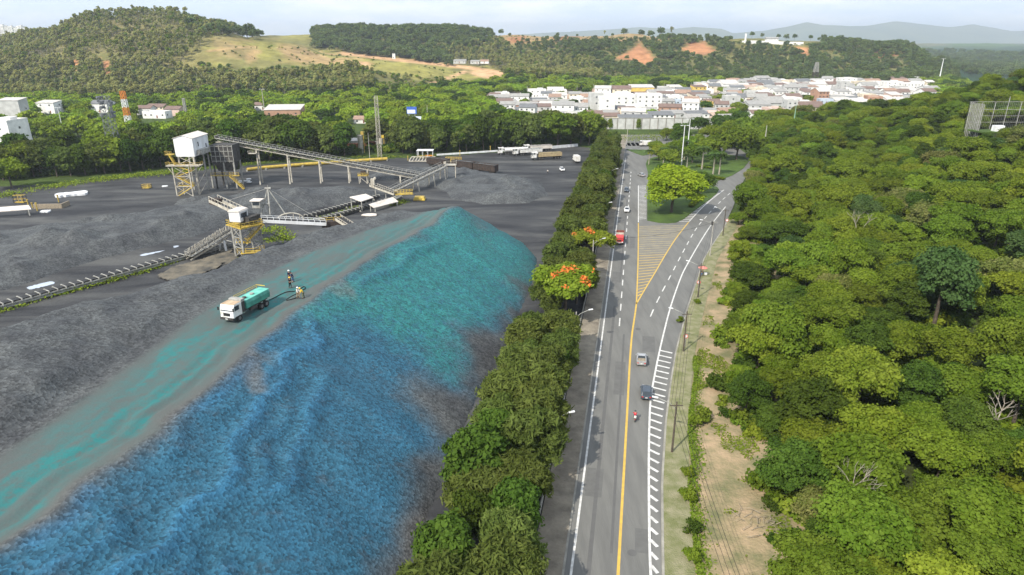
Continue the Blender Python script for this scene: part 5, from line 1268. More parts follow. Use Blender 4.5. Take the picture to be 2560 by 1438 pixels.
# roofs measured at their own height
lean_shed('open sided shed with pale dusty roof behind the ground conveyor', [G(903, 505, 3.4), G(934, 495, 3.4), G(914, 486, 4.4), G(874, 494, 4.4)], 4.4, 3.4, M_sroof)
sh = lean_shed('low shed with pale flat roof in front of the ground conveyor', [G(935, 521, 1.4), G(996, 505, 1.4), G(982, 494, 2.6), G(922, 512, 2.6)], 2.6, 1.4, M_sroof)
p_ = G(925, 538); pd_ = MB().poly([(math.cos(i * .7) * (2.2 + .4 * (i % 3)), math.sin(i * .7) * 1.6) for i in range(9)], 0, .25).build('concrete_slab', M_sroof); pd_.location = (p_.x, p_.y, 0); tag(pd_, 'pale broken slab lying on the grey ore by the low shed', 'slab')
lean_shed('long low shed with pale roof at the left edge of the yard', [G(-60, 535, 2), G(78, 524, 2), G(72, 514, 3), G(-60, 524, 3)], 3.0, 2.0, M_sroof)
# tarpaulin strips and odd things on the yard floor
def slab(px0, py0, px1, py1, w, h, mat_, nm, lb, cat):
    a, b = G(px0, py0), G(px1, py1); c = (a + b) / 2; L = (b - a).length; rr2 = random.Random(int(px0)); n = 12
    up_ = [(-L / 2 + L * i / n, w / 2 * (.7 + rr2.uniform(0, .3)) * (1 if 0 < i < n else .5)) for i in range(n + 1)]; dn = [(x, -y) for x, y in reversed(up_)]
    o = MB().poly(up_ + dn, -.05, h).build(nm, mat_, None, .04); o.location = c; o.rotation_euler = (0, 0, math.atan2(b.y - a.y, b.x - a.x)); return tag(o, lb, cat)
slab(138, 492, 220, 484, 6.5, .8, M_wsteel, 'covered_heap', 'long white covered heap on the yard at the left', 'heap')
slab(102, 531, 126, 530, 3, .5, M_wsteel, 'panel', 'small white panel beside the left shed', 'panel')
slab(405, 467, 420, 466, 2.0, .3, M_wsteel, 'panel', 'small white panel lying left of the white tower', 'panel')
slab(616, 449, 628, 448, 1.6, .3, M_wsteel, 'panel', 'small pale panel lying right of the white tower', 'panel')
M_water = pmat('standing_water', (.42, .46, .52), (.36, .4, .46), .3, .08, spec=.9)
slab(70, 722, 135, 706, 3.2, .09, M_water, 'puddle', 'pale puddle beside the ground conveyor at the left', 'puddle'); slab(352, 640, 446, 615, 2.6, .09, M_water, 'puddle', 'pale puddle beside the ground conveyor near the stacker', 'puddle')
o = MB().box((0, 0, 1.1), (1.6, 1.6, .25)).build('white_bench', M_wsteel); 
bench = thing('white_trestle', 'low white trestle standing at the foot of the dark bins', 'trestle', G(612, 459)); o.parent = bench; o.name = 'leg'; o.location = (-1.9, 0, -.5); o2 = o.copy(); C.objects.link(o2); o2.location = (1.9, 0, -.5); o3 = MB().box((0, 0, 1.1), (4.6, .8, .3)).build('top', M_wsteel, bench)
# yellow things
def yellow_frame(nm, lb, loc, dims, cat='frame', rz=0):
    t = thing(nm, lb, cat, loc, rz); x, y_, h = dims; m = MB(); rail(m, [(-x / 2, -y_ / 2, 0), (x / 2, -y_ / 2, 0), (x / 2, y_ / 2, 0), (-x / 2, y_ / 2, 0), (-x / 2, -y_ / 2, 0)], h, .2, 1.2); m.build('railing', M_yst, t)
    MB().box((0, 0, .12), (x, y_, .2)).build('floor', M_yst, t); return t
yellow_frame('yellow_platform', 'yellow railed platform beside the dark rail wagons', G(1134, 404), (7.5, 2.4, 2.0), 'platform', R(-5))
yellow_frame('railed_pen', 'yellow frame standing behind the long left shed', G(52, 506), (3.6, 1.6, 2.6))
yellow_frame('railed_pen', 'small yellow frame on the yard left of the white tower', G(367, 470), (3.0, 2.0, 1.4))
for k, (px, py, h) in enumerate(((72, 518, 2.4), (82, 520, 1.6), (94, 528, 2.6), (147, 505, 2.2), (1060, 393, 2), (1150, 389, 2.2), (1226, 378, 2.4), (1020, 401, 1.8))):
    o = MB().tube((0, 0, -.1), (0, 0, h), .2, .2, 8).tube((0, 0, h), (0, 0, h + .35), .32, .32, 8).build('marker_post', M_yst); o.location = G(px, py); tag(o, ('yellow marker post at the corner of the left shed', 'short yellow marker post beside the left shed', 'yellow marker post by the white panel', 'yellow marker post in front of the covered heap', 'yellow marker post behind the canopy', 'yellow marker post right of the canopy', 'yellow marker post left of the parked tankers', 'yellow marker post left of the canopy')[k], 'post', 'yellow marker posts')
wl_ = thing('rubble_bay', 'walled bay of rubble and timber at the end of the left shed', 'bay', G(120, 522)); MB().box((0, 0, .8), (9, .5, 1.8), R(4)).build('wall', M_wood, wl_); MB().box((4.6, 2.4, .8), (.5, 5, 1.8), R(4)).build('wall', M_wood, wl_)
m = MB(); pr = random.Random(9)
for _ in range(16): m.box((pr.uniform(-3.5, 3.5), pr.uniform(.8, 4), pr.uniform(.3, 1)), (pr.uniform(.5, 2.2), pr.uniform(.4, 1), pr.uniform(.3, .8)), pr.uniform(0, 3))
m.build('rubble', M_dsteel, wl_)
# yellow pipe barrier
pts = [G(px, py, .8) for px, py in ((618, 424), (660, 419), (760, 411), (860, 404), (968, 397))]
t = thing('pipe_barrier', 'thick yellow pipe barrier along the back of the yard', 'barrier', (pts[0].x, pts[0].y, 0)); m = MB(); m.path([p - V3((pts[0].x, pts[0].y, 0)) for p in pts], .75, .75, 12); m.build('pipe', M_yst, t)
for f in range(9): p = pts[0].lerp(pts[-1], f / 8) - V3((pts[0].x, pts[0].y, 0)); MB().box((p.x, p.y, .25), (.7, 1.4, .7)).build('saddle', M_conc, t)
# pale kerb wall at the back right, and the canopy
a, b = G(1092, 389), G(1260, 378); w = MB().bar((0, 0, .35), (b.x - a.x, b.y - a.y, .35), .6, .8).build('low_wall', M_wsteel); w.location = a; tag(w, 'long low white kerb wall left of the parked tankers', 'wall')
a, b = G(1380, 372), G(1444, 366); w = MB().bar((0, 0, .7), (b.x - a.x, b.y - a.y, .7), .6, 1.5).build('low_wall', M_wsteel); w.location = a; tag(w, 'low white wall right of the parked tankers', 'wall')
K = thing('canopy', 'flat roofed open canopy with yellow base rails at the back of the yard', 'canopy', G(1064, 394)); x, y_ = 7.6, 4.0
MB().box((0, 0, 3.7), (x + .6, y_ + .6, .25)).build('roof', M_wsteel, K)
for sx in (-1, -.33, .33, 1):
    for sy in (-1, 1): MB().box((sx * x / 2, sy * y_ / 2, 1.8), (.2, .2, 3.7)).build('post', M_wsteel, K)
m = MB(); rail(m, [(-x / 2, -y_ / 2 - .15, 0), (x / 2 + .15, -y_ / 2 - .15, 0), (x / 2 + .15, y_ / 2, 0)], 1.2, .25, .9); m.build('railing', M_yst, K); MB().box((1.9, -y_ / 2 + .1, .9), (3.2, .15, 1.3)).build('panel', pmat('orange_panel', (.7, .16, .02), None, 1, .6), K)
yel = thing('ore_grid', 'grid of timber beams beside the canopy', 'grid', G(1052, 404)); m = MB()
for i in range(8): m.bar((-5.5 + i * 1.5, -1.4, .3), (-4.5 + i * 1.5, 1.6, 2.0), .3)
m.bar((-5.5, -1.4, .4), (6, -1.4, .4), .4); m.bar((-4.5, 1.6, 2), (7, 1.6, 2), .4); m.build('beams', M_cream, yel)
# scaffold stand below the long conveyor
t = thing('sampling_stand', 'small yellow topped stand below the long inclined conveyor', 'stand', G(910, 458)); x = 1.6
for sx in (-1, 1):
    for sy in (-1, 1): MB().bar((sx * x, sy * 1.2, -.1), (sx * x, sy * 1.2, 3.2), .28).build('leg', M_cream, t)
m = MB(); m.box((0, 0, 3.3), (4.0, 3.2, .3)); rail(m, [(-1.9, -1.5, 3.4), (1.9, -1.5, 3.4), (1.9, 1.5, 3.4)], 1, .15); m.build('platform', M_yst, t); MB().box((0, 0, 4.2), (1.8, 1.4, 1.6)).build('hopper', M_rust, t); MB().bar((-x, -1.2, 3.1), (x, -1.2, .2), .16).build('brace', M_cream, t)
# dark ore wagons
def wagon(label, loc, rz, L=11.6):
    t = thing('ore_wagon', label, 'rail wagon', loc, rz, 'ore wagons in the yard')
    m = MB(); W, zb, zt, th = 2.9, 1.2, 3.9, .15
    for s in (-1, 1):
        m.box((0, s * W / 2, (zb + zt) / 2), (L, th, zt - zb)); m.box((s * L / 2, 0, (zb + zt) / 2), (th, W, zt - zb)); m.box((0, s * (W / 2 + .06), zt), (L + .2, .25, .2))
        for i in range(8): m.box((-L / 2 + .7 + i * (L - 1.4) / 7, s * (W / 2 + .13), (zb + zt) / 2), (.16, .14, zt - zb - .1))
    m.box((0, 0, zb), (L, W, .2)); m.build('hopper_body', M_rust, t)
    X, Y = np.meshgrid(np.linspace(-L / 2 + .1, L / 2 - .1, 26), np.linspace(-W / 2 + .1, W / 2 - .1, 9)); Zq = 3.5 + .55 * np.cos(Y / W * 3) + (fbm(X + loc[0], Y, 2, 3, 7) - .5) * .9
    o = gridmesh('ore_load', X, Y, Zq, M_ore); o.parent = t
    for s in (-1, 1):
        b = MB().box((s * L * .33, 0, .75), (2.4, 2.0, .5)).build('bogie', M_dsteel, t)
        for dx in (-.85, .85):
            for sy in (-1, 1): MB().tube((s * L * .33 + dx, sy * .72, .45), (s * L * .33 + dx, sy * .86, .45), .45, .45, 14).build('wheel', M_dsteel, b)
        MB().bar((s * L / 2, 0, 1.0), (s * (L / 2 + .6), 0, 1.0), .3).build('coupler', M_dsteel, t)
    return t
wv = [G(1096, 417), G(1159, 424), G(1214, 432)]; wrz = math.atan2(wv[2].y - wv[0].y, wv[2].x - wv[0].x)
for p, lb in zip(wv, ('dark rail wagon behind the grey heap, nearest the canopy', 'dark ore filled rail wagon in the middle of the three', 'dark ore filled rail wagon at the right end of the three')): wagon(lb, p, wrz)
# brown rail wagons half hidden behind the belt
for i, (px, py) in enumerate(((60, 445), (150, 438), (230, 432), (870, 380), (930, 374), (985, 369))):
    p = G(px, py) + V3((0, 8, 0)); t = thing('brown_wagon', ('brown rail wagon behind the bright tree at the left edge', 'brown rail wagon behind the belt trees at the left', 'brown rail wagon left of the dark lattice tower', 'rusty brown rail wagon left of the twin mast', 'rusty brown rail wagon behind the twin mast', 'rusty brown rail wagon right of the twin mast')[i], 'rail wagon', p, R(6), 'brown rail wagons behind the trees')
    m = MB(); m.box((0, 0, 2.2), (13, 2.8, 2.3)); [m.box((-6 + j * 1.5, -1.46, 2.2), (.2, .14, 2.3)) for j in range(9)]; m.build('body', pmat('brown_wagon_paint', (.3, .12, .05), (.16, .07, .035), .6, .85) if i == 0 else bpy.data.materials['brown_wagon_paint'], t); MB().box((0, 0, .7), (11, 2, .6)).build('underframe', M_dsteel, t)
# weeds: ground cover strips
def weeds(name, line, w, n, h, seed):
    r = np.random.default_rng(seed); P = []
    d = dense([tuple(G(*p)[:2]) for p in line], 1)
    nn = fbm(np.array([q[0] for q in d]), np.array([q[1] for q in d]), 6, 3, seed)
    for _ in range(n):
        i = r.integers(len(d))
        if nn[i] < .40 and r.uniform() < .8: continue
        P.append((d[i][0] + r.normal(0, w), d[i][1] + r.normal(0, w), abs(r.normal(0, h)) + .05))
    P = np.array(P); V, F = leaves(P, np.tile([0, 0, 1.0], (len(P), 1)) + r.normal(0, .8, (len(P), 3)), .3, seed)
    return npmesh(name, V, F, M_weed, None, False, {'tint': ('FACE', r.uniform(0, 1, len(F)))})
for i, (ln, w, n, h, lb) in enumerate((([(-60, 800), (150, 735), (330, 688), (480, 640)], .8, 2600, .3, 'yellow green weeds in front of the ground conveyor'), ([(640, 585), (690, 570), (720, 600), (660, 600)], 1.6, 1500, .16, 'bright weeds below the loading boom'), ([(770, 560), (830, 543), (900, 520)], 1.0, 1500, .35, 'bright weeds along the middle conveyor'),
        ([(985, 512), (1010, 505)], 1.2, 450, .4, 'weeds beside the junction basket'), ([(0, 490), (100, 470), (300, 443), (420, 432)], 3.0, 5200, .3, 'grass strip along the back of the yard at the left'), ([(420, 432), (560, 415), (700, 403), (900, 392), (1000, 392)], 1.6, 2200, .3, 'grass strip behind the yellow pipe'), ([(600, 655), (620, 650)], 1.0, 260, .25, 'yellow weeds at the foot of the stacker'))):
    o = weeds('weeds', ln, w, n, h, 400 + i); o['kind'] = 'stuff'; o['label'] = lb
P = []; r_ = np.random.default_rng(77)
for _ in range(6000):
    y = r_.uniform(30, 110); x = float(curbX0(y)) + 3.7 + abs(r_.normal(0, .9)) + .6 * (vnoise(np.array([y / 6]), np.array([1.0]), 5)[0] - .3); P.append((x, y, max(tz(x, y), -.2) + .32 + abs(r_.normal(0, .08))))
P = np.array(P); V, F = leaves(P, np.tile([0, 0, 1.0], (len(P), 1)) + r_.normal(0, .7, (len(P), 3)), .2, 78); o = npmesh('verge_grass', V, F, L_mid, None, False, {'tint': ('FACE', r_.uniform(0, 1, len(F)))}); tag(o, 'long green grass along the stone verge', 'grass', kind='stuff')
# tufts and dead branches on the dirt bank
P = []; r_ = np.random.default_rng(79)
for _ in range(26000):
    y = r_.uniform(42, 170); x = float(curbX0(y)) + 4.2 + r_.uniform(0, 1) * np.interp(y, [42, 75, 100, 170], [14, 10, 7, 5])
    if fbm(np.array([x]), np.array([y]), 4.5, 3, 801)[0] < .53: continue
    P.append((x, y, max(tz(x, y), -.25) + .36 + .05 * (x - float(curbX0(y)) - 3.7) + (float(fbm(np.array([x]), np.array([y]), 5, 3, 51)[0]) - .47) * .7 + abs(r_.normal(0, .06))))
P = np.array(P); V, F = leaves(P, np.tile([0, 0, 1.0], (len(P), 1)) + r_.normal(0, .6, (len(P), 3)), .17, 81); o = npmesh('bank_grass', V, F, L_olive, None, False, {'tint': ('FACE', r_.uniform(0, 1, len(F)))}); tag(o, 'thin dry grass growing in patches on the bare dirt bank', 'grass', kind='stuff')
m = MB(); pr = random.Random(21); bp0 = G(1895, 1330)
for _ in range(26):
    p = V3((pr.uniform(-2.2, 2.2), pr.uniform(-2.5, 2.5), pr.uniform(.1, .8))); a_ = pr.uniform(0, 6.28); L = pr.uniform(.8, 2.6); m.path([p, p + V3((math.cos(a_) * L * .5, math.sin(a_) * L * .5, .2)), p + V3((math.cos(a_ + .3) * L, math.sin(a_ + .3) * L, .0))], .05, .02, 5)
o = m.build('brushwood', M_wood); o.location = (bp0.x, bp0.y, tz(bp0.x, bp0.y) + .7); tag(o, 'heap of dead branches on the dirt bank at the lower right', 'branches')
# grass beside the island, rough growth by the long wall
o = weeds('rough_grass', [(1540, 352), (1640, 345), (1750, 350)], 6, 2600, 1.2, 520); o['kind'] = 'stuff'; o['label'] = 'rough green growth between the long wall and the cross road'
# clipped beds on the lawn
hedge_m = L_bright
for k, (px, py, w_, l_) in enumerate(((1735, 510, 2.2, 13), (1790, 447, 2.5, 8), (1760, 420, 2.2, 8))):
    r2 = np.random.default_rng(k); n = 2400; P = np.c_[r2.uniform(-w_ / 2, w_ / 2, n), r2.uniform(-l_ / 2, l_ / 2, n), .75 + (r2.uniform(0, 1, n) ** 2) * -.7]
    V, F = leaves(P, np.tile([0, 0, 1.2], (n, 1)), .2, k + 5); o = npmesh('hedge', V, F, hedge_m, None, False, {'tint': ('FACE', r2.uniform(0, 1, n))}); o.location = (*G(px, py)[:2], .15); o.rotation_euler = (0, 0, R(-24 if k == 0 else 40)); tag(o, ('clipped yellow green hedge along the white hatching of the island', 'clipped yellow hedge at the foot of the paired palms', 'clipped yellow hedge in the middle of the lawn')[k], 'hedge', 'clipped hedges on the lawn')
# ================================================================== vehicles
M_tyre = pmat('black_tyre', (.025, .025, .025), (.018, .018, .018), 3, .9); M_hub = pmat('grey_wheel_hub', (.14, .135, .13), None, 2, .5)
M_truckwhite = pmat('dusty_white_paint', (.72, .72, .71), (.5, .47, .42), .8, .4); M_tan = pmat('ochre_dusty_tipper', (.45, .36, .2), (.28, .21, .12), .7, .8)
M_turq = pmat('turquoise_splashed_paint', (.07, .30, .23), (.035, .15, .12), .9, .6); M_carwhite = pmat('white_car_paint', (.78, .78, .78), None, 2, .25, spec=.5)
M_carblue = pmat('dark_blue_grey_car_paint', (.045, .06, .08), None, 2, .25, spec=.6); M_silver = pmat('silver_car_paint', (.5, .5, .5), None, 2, .3, .0, metal=.5)
M_carred = pmat('red_truck_paint', (.5, .03, .03), (.4, .03, .03), 1, .4); M_brownbed = pmat('red_brown_truck_bed', (.22, .06, .045), (.15, .05, .04), 1, .8)
M_lampr = pmat('red_tail_lamp', (.5, .02, .02), None, 1, .3); M_lampw = pmat('clear_head_lamp', (.8, .8, .78), None, 1, .2)
M_plate = pmat('pale_number_plate', (.6, .6, .58), None, 1, .5)
def wheel(parent, c, r, w, n=16):
    t = MB().tube((c[0], c[1] - w / 2, c[2]), (c[0], c[1] + w / 2, c[2]), r, r, n).build('wheel', M_tyre, parent); s = 1 if c[1] > 0 else -1
    MB().tube((c[0], c[1] + s * w * .45, c[2]), (c[0], c[1] + s * (w / 2 + .02), c[2]), r * .55, r * .5, n).build('rim', M_hub, t)
def loft(secs):
    """secs: list of (x, half width, z0, z1)"""
    m = MB(); n = len(secs); vs = []
    for x, hw, a, b in secs: vs += [(x, -hw, a), (x, hw, a), (x, hw, b), (x, -hw, b)]
    fs = [(0, 1, 2, 3), (4 * n - 1, 4 * n - 2, 4 * n - 3, 4 * n - 4)]
    for i in range(n - 1):
        k = 4 * i
        for j in range(4): fs.append((k + j, k + 4 + j, k + 4 + (j + 1) % 4, k + (j + 1) % 4))
    return m.add(vs, fs)
def car(label, loc, rz, paint, kind='sedan', load=None):
    """front toward +x"""
    t = thing('car' if kind != 'pickup' else 'pickup_truck', label, 'car' if kind != 'pickup' else 'pickup', loc, rz)
    b = loft([(-2.15, .72, .42, .82), (-2.1, .82, .34, .95), (-1.3, .86, .28, .98), (.6, .86, .26, .95), (1.5, .84, .28, .88), (2.05, .78, .34, .76), (2.15, .68, .4, .66)]).build('body', paint, t, .07, True)
    if kind == 'sedan': g = [(-1.75, .66, .93, .97), (-1.1, .68, .93, 1.40), (.15, .68, .93, 1.42), (1.0, .70, .9, .93)]; rf = [(-1.05, .62, 1.385, 1.43), (.12, .62, 1.40, 1.455)]
    elif kind == 'hatch': g = [(-2.02, .7, .93, .97), (-1.65, .68, .93, 1.45), (.2, .68, .93, 1.48), (1.1, .70, .9, .93)]; rf = [(-1.6, .62, 1.44, 1.49), (.17, .62, 1.47, 1.515)]
    else: g = [(-.55, .68, .93, 1.0), (-.42, .68, .93, 1.42), (.3, .68, .93, 1.44), (1.0, .70, .9, .93)]; rf = [(-.42, .64, 1.40, 1.45), (.28, .64, 1.42, 1.475)]
    gl = loft(g).build('window_glass', M_glass, t, .03); loft(rf).build('roof', paint, t, .03)
    m = MB()
    for s in (-1, 1):
        for xa in ((rf[0][0], g[0][0]), (rf[1][0], g[-1][0])): m.bar((xa[0], s * .64, 1.42), (xa[1] * .98, s * .71, .95), .08)
        m.bar(((rf[0][0] + rf[1][0]) / 2, s * .67, 1.42), ((rf[0][0] + rf[1][0]) / 2, s * .71, .95), .07); m.box((.75, s * .95, 1.0), (.16, .2, .14))
    m.build('pillars', paint, t)
    if kind == 'pickup':
        MB().box((-1.3, 0, .99), (1.45, 1.4, .05)).build('load_bed', load or M_dsteel, t); m = MB(); [m.box((-1.3, s * .8, 1.06), (1.6, .08, .26)) for s in (-1, 1)]; m.box((-2.1, 0, 1.02), (.08, 1.6, .3)); m.build('bed_sides', paint, t)
    for x in (-1.3, 1.35):
        for s in (-1, 1): wheel(t, (x, s * .76, .31), .31, .2)
    for s in (-1, 1):
        MB().box((-2.13, s * .62, .78), (.06, .26, .18)).build('tail_lamp', M_lampr, t); MB().box((2.08, s * .55, .66), (.1, .3, .13)).build('headlight', M_lampw, t)
    MB().box((-2.17, 0, .66), (.04, .42, .13)).build('number_plate', M_plate, t); MB().box((2.17, 0, .45), (.06, 1.1, .16)).build('grille', M_tyre, t)
    return t
rdz = math.atan2(1, A_SLOPE)                   # heading of the road
def on(px, py, z=.04): p = G(px, py); return (p.x, p.y, z)
car('silver pickup driving away on the road beside the yellow line', on(1603, 905), rdz, M_silver, 'pickup', M_wood)
car('dark blue grey car driving away beside the white shoulder hatching', on(1615, 988), rdz + .0, M_carblue, 'hatch')
car('white sedan driving on the left road, behind the dark hatchback', on(1567, 529), rdz + math.pi, M_carwhite)
car('dark grey car on the left road, farther than the white sedan', on(1566, 479), rdz + math.pi, M_carblue, 'hatch')
car('pale car half hidden by the big island tree at the road fork', on(1603, 441), rdz + .5, M_silver)
car('white car parked on the dark yard near the tree row', on(1405, 427), R(-80), M_carwhite, 'hatch')
car('white car half hidden by the tree row at the far end of the left road', on(1553, 413), rdz, M_carwhite, 'hatch')

def cab_over(t, x0, x1, hw, z0, z1, paint, rough_roof=None):
    c = loft([(x0, hw, z0, z1 - .05), (x1 - .35, hw, z0, z1), (x1 - .08, hw, z0 - .1, z0 + 1.3), (x1, hw * .96, z0 - .1, z0 + .75)]).build('cab', paint, t, .08)
    MB().add([(x1 - .34, -hw * .88, z1 - .25), (x1 - .34, hw * .88, z1 - .25), (x1 - .06, hw * .88, z0 + 1.0), (x1 - .06, -hw * .88, z0 + 1.0), (x1 - .28, -hw * .88, z1 - .25), (x1 - .28, hw * .88, z1 - .25), (x1 + .0, hw * .88, z0 + 1.0), (x1 + .0, -hw * .88, z0 + 1.0)], [(0, 1, 2, 3), (4, 5, 6, 7), (0, 1, 5, 4), (1, 2, 6, 5), (2, 3, 7, 6), (3, 0, 4, 7)]).build('windscreen', M_glass, c)
    for s in (-1, 1):
        MB().box(((x0 + x1) / 2 + .12, s * (hw + .012), z1 - .62), ((x1 - x0) * .5, .03, .72)).build('side_window', M_glass, c); MB().box((x1 + .1, s * (hw + .16), z1 - .6), (.12, .2, .5)).build('mirror', M_tyre, c)
        MB().box((x1 - .0, s * hw * .75, z0 + .12), (.08, .34, .2)).build('headlight', M_lampw, c)
    MB().box((x1 + .0, 0, z0 + .45), (.06, hw * 1.0, .5)).build('grille', M_tyre, c); MB().box((x1 + .02, 0, z0 - .2), (.3, hw * 1.96, .34)).build('bumper', M_dsteel, c); MB().box((x1 + .19, 0, z0 - .2), (.03, .42, .14)).build('number_plate', M_plate, c)
    if rough_roof: MB().box(((x0 + x1) / 2 - .12, 0, z1 + .03), ((x1 - x0) * .8, hw * 1.85, .04)).build('roof', rough_roof, c)
    return c
# water tanker on the pile
q0, q1 = on_pile(565, 812), on_pile(665, 757)
tk_dir = Vector((q0.x - q1.x, q0.y - q1.y)); tk_len = tk_dir.length
tc = (q0 + q1) / 2
TK = thing('tank_truck', 'white cab tank truck with turquoise splashed flat tank on the dyed pile', 'truck', (tc.x, tc.y, pile_z(tc.x, tc.y) + .02), math.atan2(tk_dir.y, tk_dir.x))
_pit = math.atan2(pile_z(q0.x, q0.y) - pile_z(q1.x, q1.y), tk_len); TK.rotation_euler = (0, -_pit, math.atan2(tk_dir.y, tk_dir.x))
L2 = 4.3
M_cabroof = pmat('rust_stained_roof', (.5, .38, .26), (.32, .22, .14), .9, .8)
cab_over(TK, L2 - 2.0, L2, 1.2, 1.0, 2.95, M_truckwhite, M_cabroof)
m = MB(); m.box((L2 - 2.5, 0, 3.0), (.9, 2.3, .5)); m.build('cab_deflector', M_galv, TK, .1)
MB().box((L2 - 2.5, 0, 1.9), (.7, 2.2, 1.7)).build('air_intake', M_dsteel, TK, .05)
m = MB(); m.prism([(-1.2, 1.35), (1.2, 1.35), (1.25, 2.2), (1.05, 2.62), (-1.05, 2.62), (-1.25, 2.2)], 'x', -L2 - .2, L2 - 3.1); tank = m.build('tank', M_turq, TK, .06)
M_splash = pmat('turquoise_overspray', (.2, .52, .42), (.08, .34, .28), .6, .7)
MB().box((-1.65, 0, 2.63), (6.1, 2.0, .03)).build('tank_top', M_splash, tank)
for x in (.2, -1.6): MB().tube((x, .1, 2.63), (x, .1, 2.85), .34, .34, 12).build('hatch', M_galv if x < 0 else M_dsteel, tank)
m = MB(); rail(m, [(L2 - 3.3, -1.15, 2.6), (-L2 - .1, -1.15, 2.6)], .55, .09, 2); m.bar((-L2 - .1, -1.15, 3.15), (-L2 - .1, .5, 3.15), .1); m.build('guard_rail', M_yst, tank)
MB().box((-.6, 0, .95), (8.2, .9, .3)).build('chassis', M_dsteel, TK)
MB().box((-.4, 1.0, 1.0), (1.4, .5, .5)).build('fuel_tank', M_dsteel, TK); MB().box((-.4, -1.0, 1.0), (1.4, .5, .5)).build('fuel_tank', M_dsteel, TK)
m = MB(); m.bar((-L2 - .2, -.7, 1.2), (-L2 - .9, -.7, 1.0), .2); m.bar((-L2 - .2, .6, 1.7), (-L2 - .7, .6, 1.5), .16); m.build('spray_pipes', M_galv, TK)
for x in (L2 - 1.3, -2.2, -3.4):
    for s in (-1, 1): wheel(TK, (x, s * 1.05, .52), .52, .34 if x > 0 else .5)

def semi(label, loc, rz, body='tank', cabw=M_truckwhite, bodym=None, group='trucks parked at the back of the yard', kind='semi'):
    """front toward +x, trailer behind"""
    t = thing('articulated_truck', label, 'truck', loc, rz, group); bodym = bodym or M_truckwhite
    cab_over(t, 5.6, 7.8, 1.2, 1.1, 3.7, cabw); MB().box((5.2, 0, 3.4), (.8, 2.3, .9)).build('cab_fairing', cabw, t, .15)
    MB().box((3.8, 0, .95), (7.0, .9, .3)).build('chassis', M_dsteel, t); MB().box((-2.6, 0, 1.05), (10.4, .9, .25)).build('trailer_chassis', M_dsteel, t)
    if body == 'tank':
        tb = MB().tube((4.4, 0, 2.45), (-7.8, 0, 2.3), 1.1, 1.15, 18).build('tank', bodym, t, .1, False); MB().box((-1.5, 0, 3.55), (10.5, .6, .06)).build('tank_walkway', M_galv, tb)
        for x in (2.5, -1.5, -5.5): MB().tube((x, 0, 3.5), (x, 0, 3.8), .35, .35, 10).build('hatch', M_galv, tb)
    else:
        m = MB()
        for s in (-1, 1): m.box((-1.7, s * 1.22, 2.3), (12, .1, 1.7)); [m.box((-7.4 + i * 1.4, s * 1.3, 2.3), (.12, .1, 1.7)) for i in range(9)]; m.box((-1.7, s * 1.26, 3.15), (12, .2, .14))
        for x in (-7.7, 4.3): m.box((x, 0, 2.3), (.1, 2.4, 1.7))
        m.box((-1.7, 0, 1.45), (12, 2.4, .1)); tb = m.build('tipper_body', bodym, t)
        X, Y = np.meshgrid(np.linspace(-7.6, 4.2, 24), np.linspace(-1.15, 1.15, 7)); o = gridmesh('load', X, Y, 2.95 + .35 * np.cos(Y) + (fbm(X + loc[0], Y, 1.5, 2, 3) - .5) * .5, M_ore if bodym is not M_tan else M_dirt); o.parent = t
    for x in (6.7, 4.0, 2.8, -4.4, -5.7, -7.0):
        for s in (-1, 1): wheel(t, (x, s * 1.02, .52), .52, .42, 12)
    return t
def headed(px, py, px2, py2): a, b = G(px, py), G(px2, py2); return math.atan2(a.y - b.y, a.x - b.x)
semi('white tank truck parked at the left end of the truck line', (*((G(1238, 388) + G(1325, 384)) / 2)[:2], 0), headed(1238, 388, 1330, 384) , 'tank')
semi('white tipper truck with dark load, second in the truck line', (*((G(1288, 389) + G(1350, 386)) / 2)[:2], 0), headed(1283, 389, 1360, 384), 'tip', M_truckwhite, M_truckwhite)
semi('pale tipper truck parked behind the second truck', (*((G(1308, 380) + G(1380, 377)) / 2)[:2], 0), headed(1305, 382, 1380, 378), 'tip', M_truckwhite, M_sroof)
semi('dusty ochre tipper truck parked nearest the camera in the truck line', (*((G(1330, 400) + G(1402, 396)) / 2)[:2], 0), headed(1332, 401, 1402, 397), 'tip', M_truckwhite, M_tan)
V_ = thing('box_van', 'white box truck half hidden by the tree row', 'van', (*G(1440, 405)[:2], 0), R(100)); cab_over(V_, 1.4, 3.0, 1.0, .8, 2.5, M_truckwhite); MB().box((-1.2, 0, 2.1), (4.8, 2.3, 2.5)).build('cargo_box', M_truckwhite, V_, .05); MB().box((-.6, 0, .7), (6, .9, .25)).build('chassis', M_dsteel, V_)
for x in (2.2, -2.0):
    for s in (-1, 1): wheel(V_, (x, s * .9, .42), .42, .3)
V_ = thing('box_van', 'white van on the cross road beyond the lawn', 'van', (*G(1612, 366)[:2], 0.03), R(185)); cab_over(V_, 1.4, 3.0, 1.05, .8, 3.1, M_truckwhite); MB().box((-1.2, 0, 1.9), (4.8, 2.2, 2.2)).build('cargo_box', M_truckwhite, V_, .05); MB().box((-.6, 0, .7), (6, .9, .25)).build('chassis', M_dsteel, V_)
for x in (2.2, -2.0):
    for s in (-1, 1): wheel(V_, (x, s * .9, .42), .42, .3)
